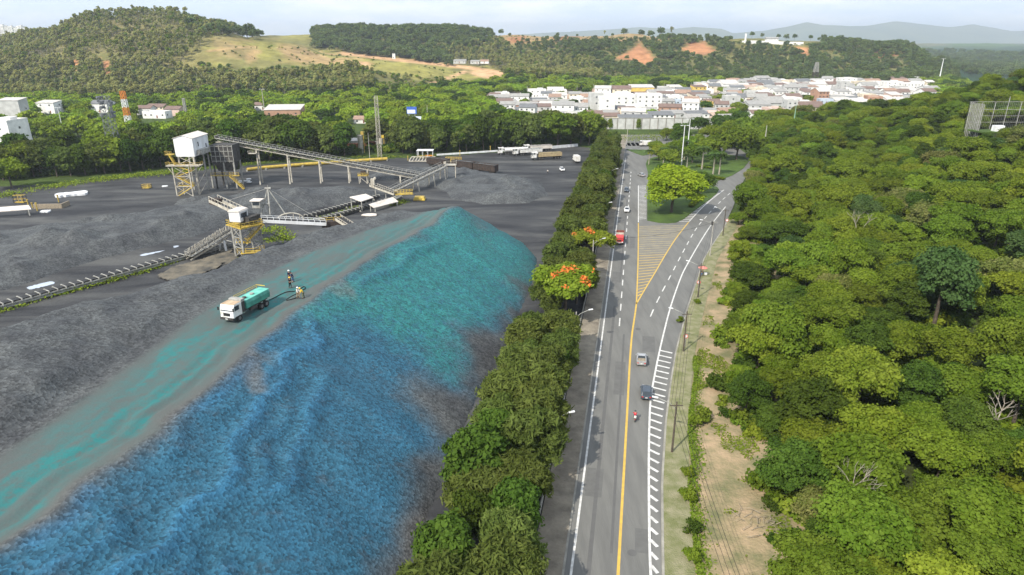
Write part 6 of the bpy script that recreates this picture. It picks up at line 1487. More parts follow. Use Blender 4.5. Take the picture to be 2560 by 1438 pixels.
# red lorry
pr_ = G(1549, 604); RT = thing('lorry', 'red cab lorry with red brown open load bed on the left road', 'lorry', (pr_.x, pr_.y, .04), rdz + math.pi)
cab_over(RT, 1.9, 4.0, 1.12, .9, 2.7, M_carred); MB().box((-.2, 0, .85), (7.6, .9, .3)).build('chassis', M_dsteel, RT)
m = MB(); m.box((-1.7, 0, 1.2), (5.2, 2.3, .16)); [m.box((-1.7, s * 1.14, 1.7), (5.2, .1, 1.0)) for s in (-1, 1)]; m.box((-4.25, 0, 1.7), (.1, 2.2, 1.0)); m.build('load_bed', M_brownbed, RT)
m = MB(); m.box((.95, 0, 2.1), (.14, 2.3, 1.7)); m.build('headboard', M_cream, RT); MB().box((1.45, .3, 1.6), (.7, 1.2, .8)).build('air_tank', M_wsteel, RT, .1); MB().box((3.98, 0, .78), (.3, 2.0, .3)).build('front_bumper', M_wsteel, RT)
for x in (2.9, -1.6, -2.8):
    for s in (-1, 1): wheel(RT, (x, s * .98, .48), .48, .34 if x > 0 else .46)

# ================================================================== people
M_skin = pmat('brown_skin', (.36, .2, .13), (.33, .18, .12), 2, .6); M_navy = pmat('navy_cloth', (.015, .02, .06), (.01, .014, .04), 3, .9); M_jean = pmat('blue_jeans', (.05, .1, .2), (.035, .07, .15), 3, .9)
M_blk = pmat('black_cloth', (.018, .018, .02), (.012, .012, .012), 3, .9); M_wht = pmat('white_cloth', (.66, .65, .6), (.5, .5, .46), 3, .9); M_bei = pmat('beige_cloth', (.36, .29, .18), (.28, .22, .14), 3, .9); M_grn = pmat('faded_olive_cloth', (.14, .15, .08), None, 3, .9)
M_redc = pmat('red_cloth', (.55, .02, .05), (.45, .02, .04), 3, .8); M_hely = pmat('yellow_helmet', (.75, .5, .05), None, 2, .4); M_helw = pmat('white_helmet', (.78, .78, .78), None, 2, .4); M_helb = pmat('black_helmet', (.02, .03, .03), None, 2, .3); M_hair = pmat('dark_hair', (.02, .016, .013), None, 4, .9)
def skin(name, V, E, Rr, m, parent, root=0, sub=1):
    me = bpy.data.meshes.new(name); me.from_pydata([tuple(v) for v in V], E, []); o = bpy.data.objects.new(name, me); C.objects.link(o); o.parent = parent
    md = o.modifiers.new('skin', 'SKIN'); md.use_smooth_shade = True
    for i, r in enumerate(Rr): me.skin_vertices[0].data[i].radius = (r, r) if not hasattr(r, '__len__') else r
    me.skin_vertices[0].data[root].use_root = True
    s = o.modifiers.new('sub', 'SUBSURF'); s.levels = sub; s.render_levels = sub; me.materials.append(m); return o
def person(label, loc, rz, shirt, trousers, helmet, arms=((.28, .05, 1.02), (.28, -.05, 1.02)), lean=0.0, step=.12, sit=False, sc=1.0, legs=None):
    """faces +x; arms: wrist places (x, y offset, z) left and right"""
    t = thing('person', label, 'person', loc, rz); t.scale = (sc,) * 3
    hip = V3((0, 0, .95)) if not sit else V3((0, 0, .80))
    ch = hip + V3((math.sin(lean) * .32, 0, math.cos(lean) * .32)); nk = hip + V3((math.sin(lean) * .56, 0, math.cos(lean) * .56)); hd = nk + V3((math.sin(lean) * .14 + .03, 0, .17)); tp = hd + V3((0, 0, .11))
    V = [hip, ch, nk, hd, tp]; E = [(0, 1), (1, 2), (2, 3), (3, 4)]; Rr = [(.15, .12), (.17, .12), .062, .095, .075]
    cloth_t = ([hip, ch, nk - V3((0, 0, .03))], [(0, 1), (1, 2)], [(.165, .135), (.185, .135), .09]); cloth_l = ([hip + V3((0, 0, .04))], [], [(.17, .14)])
    for si, s in enumerate((1, -1)):
        sh = ch + V3((math.sin(lean) * .16, s * .19, math.cos(lean) * .15)); w = V3((arms[si][0], s * .2 + arms[si][1], arms[si][2])); el = sh.lerp(w, .5) + V3((-.05, s * .05, -.06)); k = len(V)
        hnd = w + (w - el).normalized() * .09; V += [sh, el, w, hnd]; E += [(1, k), (k, k + 1), (k + 1, k + 2), (k + 2, k + 3)]; Rr += [.065, .046, .033, .04]
        d = (w - el).normalized(); side = d.cross(V3((0, 0, 1))); side = side.normalized() if side.length > .01 else V3((0, 1, 0))
        for f in range(5):
            kk = len(V); off = side * (f - 1.5) * .02 if f < 4 else side * -.05; V += [hnd + off + d * (.06 if f < 4 else .02) , hnd + off * 1.1 + d * (.1 - .01 * abs(f - 1.5) if f < 4 else .05) - V3((0, 0, .02))]; E += [(k + 3, kk), (kk, kk + 1)]; Rr += [.010, .008]
        c = cloth_t; k2 = len(c[0]); c[0].extend([sh, el, el.lerp(w, .7)]); c[1].extend([(1, k2), (k2, k2 + 1), (k2 + 1, k2 + 2)]); c[2].extend([.082, .06, .048])
        hp_ = hip + V3((0, s * .1, -.06))
        if legs: kn, an, to = [V3(q) * 1 for q in legs]; kn = V3((kn.x, s * kn.y, kn.z)); an = V3((an.x, s * an.y, an.z)); to = V3((to.x, s * to.y, to.z))
        else: kn = V3((.03 + s * step * .5, s * .11, .5)); an = V3((-.03 + s * step, s * .12, .09)); to = an + V3((.16, s * .02, -.05))
        k = len(V); V += [hp_, kn, an, to]; E += [(0, k), (k, k + 1), (k + 1, k + 2), (k + 2, k + 3)]; Rr += [.1, .065, .042, .045]
        c = cloth_l; k2 = len(c[0]); c[0].extend([hp_, kn, an + V3((0, 0, .03))]); c[1].extend([(0, k2), (k2, k2 + 1), (k2 + 1, k2 + 2)]); c[2].extend([.118, .085, .07])
        MB().box((an.x + .06, an.y, an.z - .04), (.28, .1, .1)).build('shoe', M_blk, t, .03)
    nb = len(V); V.append(hd + V3((.105, 0, -.01))); E.append((3, nb)); Rr.append(.016)      # nose
    skin('body', V, E, Rr, M_skin, t, 0, 1); skin('shirt', *cloth_t, shirt, t, 0, 1); skin('trousers', *cloth_l, trousers, t, 0, 1)
    for s in (-1, 1): MB().tube(hd + V3((.085, s * .035, .02)), hd + V3((.1, s * .035, .02)), .014, .012, 8).build('eye', M_blk, t); MB().tube(hd + V3((0, s * .085, -.01)), hd + V3((-.01, s * .105, 0)), .03, .022, 8).build('ear', M_skin, t)
    MB().box(hd + V3((.092, 0, -.055)), (.02, .05, .012)).build('mouth', M_carred, t)
    bm = bmesh.new(); bmesh.ops.create_uvsphere(bm, u_segments=16, v_segments=10, radius=.135); bmesh.ops.delete(bm, geom=[v for v in bm.verts if v.co.z < -.02], context='VERTS'); me = bpy.data.meshes.new('helmet'); bm.to_mesh(me); bm.free(); me.materials.append(helmet); me.shade_smooth(); o = bpy.data.objects.new('helmet' if helmet is not M_hair else 'hair', me); C.objects.link(o); o.parent = t; o.location = hd + V3((0, 0, .045)); o.scale = (1.12, 1, .95)
    if helmet is not M_hair: MB().tube(hd + V3((.03, 0, .035)), hd + V3((.03, 0, .05)), .16, .155, 14).build('helmet_brim', helmet, t)
    return t
def stand(px, py): p = on_pile(px, py); return (p.x, p.y, pile_z(p.x, p.y))
PS = 1.12
person('person in dark work clothes with white helmet standing at the back of the group', stand(724, 702), R(-40), M_navy, M_navy, M_helw, sc=PS)
person('person in navy shirt and blue jeans bending slightly at the right of the group', stand(733, 705), R(200), M_navy, M_jean, M_helb, arms=((.32, .0, .9), (.32, .0, .9)), lean=.3, sc=PS)
person('person in black with yellow helmet standing nearer the tank truck', stand(726, 720), R(-20), M_blk, M_blk, M_hely, arms=((.34, .0, 1.12), (.34, .0, 1.12)), sc=PS)
person('person in white shirt and helmet holding the hose', stand(746, 746), R(-35), M_wht, M_bei, M_helw, arms=((.42, -.1, 1.05), (.36, .05, .98)), sc=PS)
person('person in pale clothes with yellow helmet stooping to hold the hose', stand(759, 746), R(190), M_hely, M_grn, M_hely, arms=((.5, -.1, .8), (.5, .05, .75)), lean=.55, sc=PS)
person('person in white walking on the dark yard near the parked white car', on(1369, 434, 0), R(-90), M_wht, M_blk, M_hair)
# hose lying on the pile
hose = [(672, 752), (692, 742), (715, 731), (738, 728), (752, 728), (765, 722), (760, 716), (750, 724), (744, 735), (728, 742), (715, 750), (718, 753), (735, 748), (747, 742)]
hp_ = [on_pile(*p) for p in hose]; sm_ = smooth([tuple(p[:2]) for p in hp_], 2); m = MB(); m.path([V3((x, y, pile_z(x, y) + .08)) for x, y in sm_], .07, .07, 6); tag(m.build('hose', M_blk), 'thin black hose trailing from the tank truck to the workers', 'hose')

# motorcycle and rider
mp = on(1587, 1050); MO = thing('motorcycle', 'small motorcycle with pale rear box riding behind the dark car', 'motorcycle', mp, rdz)
for x in (-.62, .66): w = MB().tube((x, -.05, .3), (x, .05, .3), .3, .3, 18).build('wheel', M_tyre, MO); MB().tube((x, -.06, .3), (x, .06, .3), .17, .17, 14).build('rim', M_hub, w)
loft([(-.75, .1, .55, .7), (-.2, .14, .35, .78), (.25, .15, .35, .88), (.5, .08, .6, .85)]).build('frame', M_blk, MO, .04); loft([(-.75, .12, .74, .82), (.05, .14, .74, .8)]).build('seat', M_tyre, MO, .03); MB().bar((.45, 0, .9), (.66, 0, .3), .09).build('fork', M_hub, MO); MB().bar((.42, -.34, 1.0), (.42, .34, 1.0), .05).build('handlebar', M_blk, MO); MB().box((-.78, 0, .95), (.34, .36, .3)).build('rear_box', M_wht, MO, .04); MB().box((-.95, 0, .62), (.05, .16, .1)).build('tail_lamp', M_lampr, MO); MB().box((.56, 0, .88), (.1, .16, .14)).build('headlight', M_lampw, MO)
rd = person('motorcycle rider in red shirt and dark helmet seated on the small motorcycle', (mp[0] - .2 * math.cos(rdz), mp[1] - .2 * math.sin(rdz), mp[2] + .03), rdz, M_redc, M_blk, M_helb, arms=((.55, .08, 1.05), (.55, .08, 1.05)), lean=.15, sit=True, legs=((.36, .17, .72), (.12, .17, .34), (.28, .17, .28)))
# seller under a red parasol on the verge
vp = G(1755, 690); PA = thing('parasol', 'faded red parasol standing on the stone verge', 'parasol', (vp.x, vp.y, .15)); MB().tube((0, 0, 0), (0, 0, 2.3), .03, .03, 8).build('pole', M_galv, PA)
m = MB(); n = 12; vs = [(0, 0, 2.45)]
for rr3, zz in ((.6, 2.3), (1.15, 2.0)): vs += [(rr3 * math.cos(i * 2 * math.pi / n), rr3 * math.sin(i * 2 * math.pi / n), zz) for i in range(n)]
m.add(vs, [(0, 1 + i, 1 + (i + 1) % n) for i in range(n)] + [(1 + i, 13 + i, 13 + (i + 1) % n, 1 + (i + 1) % n) for i in range(n)]); o = m.build('canopy', pmat('faded_red_canvas', (.62, .22, .18), (.5, .17, .14), 2, .9), PA); md = o.modifiers.new('thick', 'SOLIDIFY'); md.thickness = .03
person('person sitting in the shade of the red parasol', (vp.x - .1, vp.y - .5, .15), R(200), M_blk, M_jean, M_hair, sit=True, legs=((.42, .14, .5), (.42, .14, .09), (.58, .15, .04)))
st_ = thing('stool', 'small stool under the person by the parasol', 'stool', (vp.x - .08, vp.y - .46, .15)); MB().box((0, 0, .56), (.36, .36, .06)).build('seat', M_wood, st_)
for sx in (-1, 1):
    for sy in (-1, 1): MB().bar((sx * .15, sy * .15, 0), (sx * .15, sy * .15, .54), .04).build('leg', M_wood, st_)
bx = MB().box((.9, .2, .35), (.7, .5, .6)).build('cooler_box', M_wsteel, None, .05); bx.location = (vp.x, vp.y, .15); tag(bx, 'white cooler box standing beside the red parasol', 'box')

# ================================================================== poles, lamps, signs, wires
M_pole = pmat('pale_concrete_pole', (.42, .4, .36), (.3, .28, .25), 1, .85); M_dpole = pmat('dark_wooden_pole', (.1, .08, .06), (.06, .05, .04), 2, .95); M_wire = pmat('black_cable', (.02, .02, .02), None, 1, .6); M_green = pmat('green_pole_paint', (.25, .4, .3), None, 1, .6)
def street_lamp(label, loc, h, arm, wood=False, group='street lamps along the right kerb'):
    """arm: vector from the pole top to the lamp head"""
    t = thing('street_lamp', label, 'street lamp', loc, 0, group); MB().tube((0, 0, -.2), (0, 0, h), .16, .11, 10).build('pole', M_dpole if wood else M_pole, t)
    a = V3(arm); mpt = a * .55 + V3((0, 0, .35)); MB().path([V3((0, 0, h - 1.2)), V3((0, 0, h - 1.2)) + mpt * .6 + V3((0, 0, .5)), V3((0, 0, h)) + a], .05, .05, 6).build('arm', M_galv, t); d = a.normalized(); p = V3((0, 0, h)) + a
    MB().bar(p - d * .1, p + d * .75, .32, .16).build('lamp_head', M_wsteel, t, .04)
    if wood: MB().bar((-.9, 0, h - .6), (.9, 0, h - .6), .12).build('crossarm', M_dpole, t)
    return t
lampbase = [((1669, 1132), 'nearest the camera on the right kerb, dark wooden pole'), ((1700, 880), 'on the right kerb beside the first white shoulder bars'), ((1738, 745), 'on the right kerb just before the red parasol'), ((1802, 590), 'on the right kerb beyond the tall pale pole')]
lp = []
for k, (b, lb) in enumerate(lampbase):
    p = G(*b); p = V3((p.x + .6, p.y, .1)); lp.append(p); street_lamp('street lamp ' + lb, p, 8.2, (-2.6, .5, .35), True)
tallp = G(1770, 640); tallp = V3((tallp.x + .5, tallp.y, .1))
t = street_lamp('tall pale concrete pole with transformer and lamp arm on the right kerb', tallp, 9.6, (-2.8, .6, .2)); MB().tube((-.3, 0, 8.6), (-.3, 0, 9.5), .3, .3, 10).build('transformer', M_dsteel, t); MB().bar((-1, .2, 9.4), (1, -.2, 9.4), .12).build('crossarm', M_galv, t)
for k, (px, py) in enumerate(((1398, 1152), (1452, 868), (1478, 668), (1502, 566), (1533, 470))):
    p = G(px, py); street_lamp('street lamp among the roadside trees ' + ('nearest the camera', 'second along the left pavement', 'with clear pole below the flame trees', 'beside the orange flame tree', 'farthest along the left pavement')[k], (edgeX(p.y) - 4.9, p.y, .1), 7.2, (2.4, .3, .3), False, 'street lamps along the left pavement')
# wires along the right kerb
chain = [V3((lp[0].x - 2.2, lp[0].y - 45, 7.6))] + [p + V3((0, 0, 7.6)) for p in lp[:3]] + [tallp + V3((0, 0, 8.8)), lp[3] + V3((0, 0, 7.6)), lp[3] + V3((22, 36, 8))]
m = MB()
for off in (-.75, -.25, .3, .75):
    for a, b in zip(chain[:-1], chain[1:]):
        pts = [a.lerp(b, i / 8) + V3((off, 0, -1.1 * 4 * (i / 8) * (1 - i / 8) - abs(off) * .2)) for i in range(9)]; m.path(pts, .022, .022, 4)
tag(m.build('power_cables', M_wire), 'bundle of black cables strung along the right kerb', 'cables')
m = MB(); a = tallp + V3((0, 0, 9.3)); b = AT(1300, 610, tallp.y - 6); b = V3((edgeX(tallp.y) - 5, tallp.y - 4, 6.5)); m.path([a.lerp(b, i / 10) + V3((0, 0, -1.6 * 4 * (i / 10) * (1 - i / 10))) for i in range(11)], .03, .03, 4); tag(m.build('power_cables', M_wire), 'thin cable crossing the road from the tall pale pole', 'cables')
# tall lamp masts on the lawn and other poles
def mast(label, px, py, top_py, r0, mat_, head=True, cat='lamp mast', base_z=0, Y=None, grp=None, top_px=None):
    p = G(px, py) if Y is None else AT(px, py, Y); 
    u = AT(px if top_px is None else top_px, top_py, p.y); h = u.z - p.z
    t = thing('lamp_mast', label, cat, (p.x, p.y, p.z - .3), 0, grp); MB().tube((0, 0, 0), (0, 0, h), r0, r0 * .5, 8).build('pole', mat_, t)
    if head:
        m = MB()
        for s in (-1, 1): m.bar((0, 0, h), (s * 1.4, 0, h + .1), .12); m.box((s * 1.5, 0, h), (.9, .4, .2))
        m.build('lamp_heads', M_wsteel, t)
    return t
mast('tall white lamp mast standing among the palms on the lawn', 1703, 416, 312, .3, M_wsteel); mast('second tall white lamp mast just behind the first one', 1717, 392, 296, .3, M_wsteel)
mast('slim pole beside the cross road with the striped strip', 1567, 360, 318, .22, M_pole, False, 'pole'); mast('tall floodlight mast beyond the wood at the far right', 2350, 190, 146, .5, M_wsteel, True, 'floodlight mast', 0, 640)
mast('floodlight mast behind the belt at the left', 163, 350, 268, .28, M_wsteel, True, 'floodlight mast', 0, 430); mast('slim floodlight mast behind the dark belt in the middle left', 663, 292, 222, .35, M_pole, True, 'floodlight mast', 0, 520)
mast('pale green pole rising from the trees in front of the town', 1985, 302, 262, .3, M_green, False, 'pole', 0, 400); mast('pale pole with crossarm among the trees left of the lawn edge', 1914, 340, 312, .25, M_pole, False, 'pole', 0, 330)
mast('slim pole rising behind the yellow pipe', 925, 400, 330, .16, M_pole, False, 'pole')
mast('slim pole among trees left of the billboard', 1069, 300, 262, .25, M_pole, False, 'pole', 0, 470); mast('pale pole by the grassy edge left of the town', 1757, 300, 320, .2, M_pole, False, 'pole', 0, 380) if False else None
pol = []
for k, (px, b, tp) in enumerate(((1318, 235, 215), (1357, 232, 213), (1398, 240, 217), (1442, 237, 213), (1483, 232, 210), (1527, 230, 208), (1566, 236, 216), (1660, 228, 208), (1672, 230, 210), (1727, 222, 205), (1243, 262, 230), (1362, 235, 220))):
    pol.append(mast('pale utility pole at the back edge of the town', px, b, tp, .25, M_pole, False, 'utility pole', 0, 720, 'utility poles behind the town'))
order_labels(pol)
# lattice towers
def lattice(label, loc, h, w0, w1, mats, n=10, bar=.22, cat='lattice tower'):
    t = thing('lattice_tower', label, cat, loc)
    def cz(i): f = i / n; w = (w0 + (w1 - w0) * f) / 2; return [V3((sx * w, sy * w, h * f)) for sx, sy in ((-1, -1), (1, -1), (1, 1), (-1, 1))]
    k = len(mats); per = n / k
    for j, mm in enumerate(mats):
        m = MB()
        for i in range(int(j * per), int((j + 1) * per)):
            a, b = cz(i), cz(i + 1)
            for q in range(4): m.bar(a[q], b[q], bar); m.bar(a[q], b[(q + 1) % 4], bar * .6); m.bar(a[(q + 1) % 4], b[q], bar * .6); m.bar(b[q], b[(q + 1) % 4], bar * .6)
        m.build('section', mm, t)
    return t
M_dgrey = pmat('dark_grey_steel', (.14, .15, .16), None, 1, .7)
M_or = pmat('orange_tower_paint', (.6, .2, .03), None, 1, .6)
p = AT(326, 330, 430); p.z = 0; u = AT(308, 228, 430); lattice('orange and white banded lattice tower behind the belt', p, u.z, 3.0, 2.2, [M_or, M_wsteel, M_or, M_wsteel, M_or], 10, .26)
p = G(266, 432) ; p = V3((p.x, p.y + 10, 0)); u = AT(232, 240, p.y); tl = lattice('tall dark grey lattice tower among the belt trees', p, u.z, 4.6, 3.0, [M_dgrey], 12, .17); m = MB(); rr4 = random.Random(2)
for i in range(22): z = u.z - rr4.uniform(.5, 9); s = rr4.choice((-1, 1)); m.tube((s * 1.9, rr4.uniform(-1.8, 1.8), z), (s * 2.5, rr4.uniform(-1.8, 1.8), z), .5, .5, 8)
m.build('antennas', M_dgrey, tl)
for px0, lb in ((944, 'tall slim pale lattice mast behind the yellow pipe'),):
    p = G(px0 + 6, 393); u = AT(px0, 240, p.y); lattice(lb, p, u.z, 1.9, 1.5, [M_cream], 16, .11, 'lattice mast')
p = AT(2034, 215, 960); p.z = 0; u = AT(2036, 156, 960); lattice('red and grey lattice tower at the back of the town', p, u.z, 8, 3, [M_rust, M_galv], 10, .5)
p = AT(470, 316, 470); p.z = 0; u = AT(464, 246, 470); lattice('thin lattice mast in front of the red roofed houses at the left', p, u.z, 2, 1.2, [M_galv], 12, .25, 'lattice mast')
# signs on the right kerb
M_signr = pmat('red_sign_face', (.6, .05, .05), (.55, .12, .1), 3, .5)
def road_sign(label, px, py, top, red=True):
    p = G(px, py); t = thing('road_sign', label, 'road sign', (p.x + .9, p.y, .12), rdz); MB().tube((0, 0, 0), (0, 0, top), .05, .05, 8).build('post', M_galv, t); d = MB().tube((-.03, 0, top), (-.08, 0, top), .42, .42, 20).build('sign_disc', M_signr, t); MB().tube((-.081, 0, top), (-.09, 0, top), .3, .3, 20).build('sign_face', M_wsteel, d); return t
road_sign('round red bordered sign on the verge before the parasol', 1735, 730, 2.3); road_sign('round red bordered sign on the right kerb beyond the tall pole', 1808, 572, 2.6); road_sign('round red bordered sign beside the first white shoulder bars', 1700, 868, 2.2)
# wayside fence posts left, low yard wall along the pavement
yw = [(edgeX(y) - 4.9, y) for y in ysv if y < 350]; L_, R__ = stripe(yw, .25); V = [(p[0], p[1], z) for p in L_ for z in (0, .55)] + [(p[0], p[1], z) for p in R__ for z in (.55, 0)]; k = len(L_)
w = npmesh('low_yard_wall', V, [(2 * i, 2 * i + 2, 2 * i + 3, 2 * i + 1) for i in range(k - 1)] + [(2 * i + 1, 2 * i + 3, 2 * k + 2 * i + 2, 2 * k + 2 * i) for i in range(k - 1)] + [(2 * k + 2 * i, 2 * k + 2 * i + 2, 2 * k + 2 * i + 3, 2 * k + 2 * i + 1) for i in range(k - 1)], M_conc, None, False); tag(w, 'low concrete yard wall running between the roadside trees and the pavement', 'wall')
# net fence of the sports ground on the right slope
NF = AT(2445, 331, 262); nf = thing('net_fence', 'tall pale ball net fence of steel poles in the wood at the right', 'fence', NF)
side = [V3((0, 0, 0)), V3((2.2, 12, 0))]; m = MB(); h = 10.5
for i in range(10): a = side[0].lerp(side[1], i / 9); m.bar(a - V3((0, 0, 3)), a + V3((0, 0, h)), .2)
m.build('side_poles', M_galv, nf); m = MB(); x0 = V3((2.2, 12, 0))
for i in range(6): a = x0 + V3((5.2 * i, 0, 0)); m.bar(a - V3((0, 0, 3)), a + V3((0, 0, h + (2 if i == 3 else 0))), .2)
for z in (2.5, 5, 7.5, h): m.bar(x0 + V3((0, 0, z)), x0 + V3((27, 0, z)), .12)
m.bar(x0 + V3((0, 0, h)), x0 + V3((5, -2, -1)), .16); m.build('back_frame', M_galv, nf)
m = MB(); nz = 40
for i in range(14): a = side[0].lerp(side[1], i / 13); m.bar(a, a + V3((0, 0, h)), .05)
for i in range(24): z = h * i / 23; m.bar(side[0] + V3((0, 0, z)), side[1] + V3((0, 0, z)), .06)
for i in range(36): a = x0 + V3((.75 * i, 0, 0)); m.bar(a, a + V3((0, 0, h)), .03)
m.build('net', M_galv, nf)
o = MB().box((0, 0, .2), (12, 8, .5)).build('turf_pad', M_lawn); o.location = NF + V3((5, 1, .1)); tag(o, 'pale green turf pad below the ball net fence', 'turf pad')
o = MB().box((0, 0, 1.0), (3.6, 2.5, 2.2), taper=(.95, .95)).build('white_hut', M_wsteel, None, .05); o.location = NF + V3((7, -.6, .6)); tag(o, 'small white hut at the foot of the ball net fence', 'hut')
# ================================================================== town
WALLS = [('white', (.78, .77, .74)), ('cream', (.66, .58, .45)), ('pale pink', (.62, .47, .40)), ('pale grey', (.5, .5, .48)), ('bare brick', (.42, .25, .17)), ('pale blue', (.45, .52, .6)), ('yellow', (.7, .5, .14))]
ROOFS = [('red brown tiled', (.20, .138, .115)), ('grey sheet', (.33, .32, .30)), ('dark grey sheet', (.17, .175, .18)), ('orange tiled', (.34, .225, .165)), ('pale flat', (.55, .52, .48))]
MW = {n: pmat('wall_' + n.replace(' ', '_'), c, tuple(v * .72 for v in c), .25, .9) for n, c in WALLS}
MR = {n: pmat('roof_' + n.replace(' ', '_'), c, tuple(v * .65 for v in c), .4, .9, stretch=(1, 3, 1)) for n, c in ROOFS}
M_win = pmat('house_window', (.05, .055, .06), (.035, .04, .045), 1, .3, spec=.5)
def house(label, loc, rz, w, d, h, wall, roof, storeys=1, style='gable', nwin=3, group='houses of the town', name='house'):
    t = thing(name, label, 'house', loc, rz, group)
    wl_ = MB().box((0, 0, h / 2 - .3), (w, d, h + .6)).build('wall', MW[wall], t)
    if style == 'gable':
        rh = d * .2; m = MB(); e = .45
        for s in (-1, 1): m.add([(-w / 2 - e, s * (d / 2 + e), h - .08), (w / 2 + e, s * (d / 2 + e), h - .08), (w / 2 + e, 0, h + rh), (-w / 2 - e, 0, h + rh), (-w / 2 - e, s * (d / 2 + e), h + .1), (w / 2 + e, s * (d / 2 + e), h + .1), (w / 2 + e, 0, h + rh + .18), (-w / 2 - e, 0, h + rh + .18)], [(0, 1, 2, 3), (4, 7, 6, 5), (0, 4, 5, 1), (1, 5, 6, 2), (2, 6, 7, 3), (3, 7, 4, 0)])
        m.build('roof', MR[roof], t); [MB().add([(s * w / 2, -d / 2, h), (s * w / 2, d / 2, h), (s * w / 2, 0, h + rh)], [(0, 1, 2)]).build('gable', MW[wall], wl_) for s in (-1, 1)]
    elif style == 'mono':
        m = MB(); rh = d * .13; e = .4; m.add([(-w / 2 - e, -d / 2 - e, h - .05), (w / 2 + e, -d / 2 - e, h - .05), (w / 2 + e, d / 2 + e, h + rh), (-w / 2 - e, d / 2 + e, h + rh), (-w / 2 - e, -d / 2 - e, h + .14), (w / 2 + e, -d / 2 - e, h + .14), (w / 2 + e, d / 2 + e, h + rh + .18), (-w / 2 - e, d / 2 + e, h + rh + .18)], [(0, 1, 2, 3), (4, 7, 6, 5), (0, 4, 5, 1), (1, 5, 6, 2), (2, 6, 7, 3), (3, 7, 4, 0)]); m.build('roof', MR[roof], t)
        MB().add([(-w / 2, -d / 2, h), (-w / 2, d / 2, h), (-w / 2, d / 2, h + rh - .2), (w / 2, -d / 2, h), (w / 2, d / 2, h), (w / 2, d / 2, h + rh - .2)], [(0, 1, 2), (3, 5, 4), (1, 4, 5, 2), (0, 3, 4, 1)]).build('gable', MW[wall], wl_)
    else:
        m = MB()
        for s in (-1, 1): m.box((0, s * (d / 2 - .12), h + .5), (w, .22, .9)); m.box((s * (w / 2 - .12), 0, h + .5), (.22, d - .5, .9))
        pa_ = m.build('parapet', MW[wall], wl_); MB().box((0, 0, h + .12), (w - .5, d - .5, .2)).build('roof', MR[roof], t)
        if random.random() < .5: MB().box((w * .2, d * .1, h + 1.0), (w * .3, d * .35, 1.7)).build('roof_tank_room', MW[wall], t)
    sh = h / storeys
    for k in range(storeys):
        for i in range(nwin):
            x = -w / 2 + w * (i + .5) / nwin + U(-.15, .15); door = k == 0 and i == nwin // 2
            MB().box((x, -d / 2 - .02, k * sh + (1.05 if door else sh * .55)), (1.0 if door else min(1.3, w / nwin * .5), .06, 2.1 if door else 1.1)).build('door' if door else 'window', M_win if not door else M_brownbed, wl_)
    for k in range(storeys):
        for s in (-1, 1): MB().box((s * (w / 2 + .02), U(-.2, .2) * d, k * sh + sh * .55), (.06, 1.2, 1.1)).build('window', M_win, wl_)
    return t
hs = []
def taken(x, y, w, d, boxes): return any(abs(x - a) < (w + c) / 2 + .3 and abs(y - b) < (d + e) / 2 + .3 for a, b, c, e in boxes)
boxes = []
# larger buildings first
def block(label, px, py, wpx, top_py, wall, d, storeys, nwin, roof='pale flat', rz=0, style='flat', name='apartment_building'):
    p = G(px, py); ppm = FPX / (p.y * ct + CAM_H * st); w = wpx / ppm; u = AT(px, top_py, p.y); h = u.z
    boxes.append((p.x, p.y + d / 2, w, d)); t = house(label, (p.x, p.y + d / 2, 0), rz, w, d, h, wall, roof, storeys, style, nwin, 'larger buildings of the town', name); t['category'] = 'building'; return t
block('white four storey apartment block with rows of square windows', 1622, 280, 62, 238, 'white', 13, 4, 4)
block('orange walled building with pale roof at the back left of the town', 1605, 243, 58, 219, 'yellow', 16, 1, 1, 'pale flat', 0, 'mono')
block('bare white windowless slab beside the tree at the left of the town', 1517, 288, 38, 246, 'white', 12, 3, 1); block('tall narrow pale grey block left of the bare white slab', 1490, 282, 34, 236, 'pale grey', 12, 3, 1)
block('long white three storey block left of the apartment block', 1555, 272, 70, 242, 'white', 13, 3, 4); block('white block with dark gallery behind the long white block', 1540, 258, 90, 238, 'white', 12, 2, 5)
block('pale grey windowless block right of the town tree', 1830, 275, 36, 243, 'pale grey', 12, 3, 1); block('grey block with rooftop tank in front of the blue wall', 1978, 285, 26, 254, 'pale grey', 12, 3, 2)
block('broad pale hall with grey sheet roof', 1930, 277, 66, 258, 'pale grey', 22, 1, 4, 'grey sheet', R(4), 'gable', 'hall'); block('low long hall with red brown roof and cream wall', 2030, 285, 60, 268, 'cream', 18, 1, 5, 'red brown tiled', R(3), 'gable', 'hall')
block('big white gable ended hall in the middle of the town', 1822, 228, 42, 210, 'white', 20, 1, 2, 'pale flat', R(10), 'gable', 'hall'); block('white hall with long low wing behind the pink houses', 1950, 214, 46, 202, 'white', 18, 2, 4)
block('tall white block at the back right of the town', 2120, 216, 40, 197, 'white', 14, 4, 3); block('tall narrow grey brick block in front of the white blocks', 2110, 232, 20, 206, 'pale grey', 12, 4, 1); block('white and grey split building at the far right of the town', 2235, 224, 40, 206, 'white', 16, 3, 3)
block('long white three storey building at the right end of the town', 2282, 228, 50, 210, 'white', 14, 3, 6); block('blue walled dark windowed building at the back of the town', 2088, 224, 24, 208, 'pale blue', 12, 3, 4, 'dark grey sheet'); block('wide bare white wall building behind the red roofs', 2070, 238, 30, 225, 'white', 14, 2, 1)
block('white building with yellow strip at the back right of the town', 2160, 222, 44, 206, 'cream', 14, 3, 4); block('white two storey building at the left end of the town', 1344, 248, 40, 238, 'white', 12, 2, 5); block('brown roofed brick hall at the back of the town', 2070, 214, 56, 203, 'bare brick', 14, 2, 3, 'red brown tiled', 0, 'gable', 'hall')
block('white house with arched front behind the front wall', 1655, 302, 60, 288, 'white', 12, 2, 5, 'dark grey sheet', 0, 'mono')
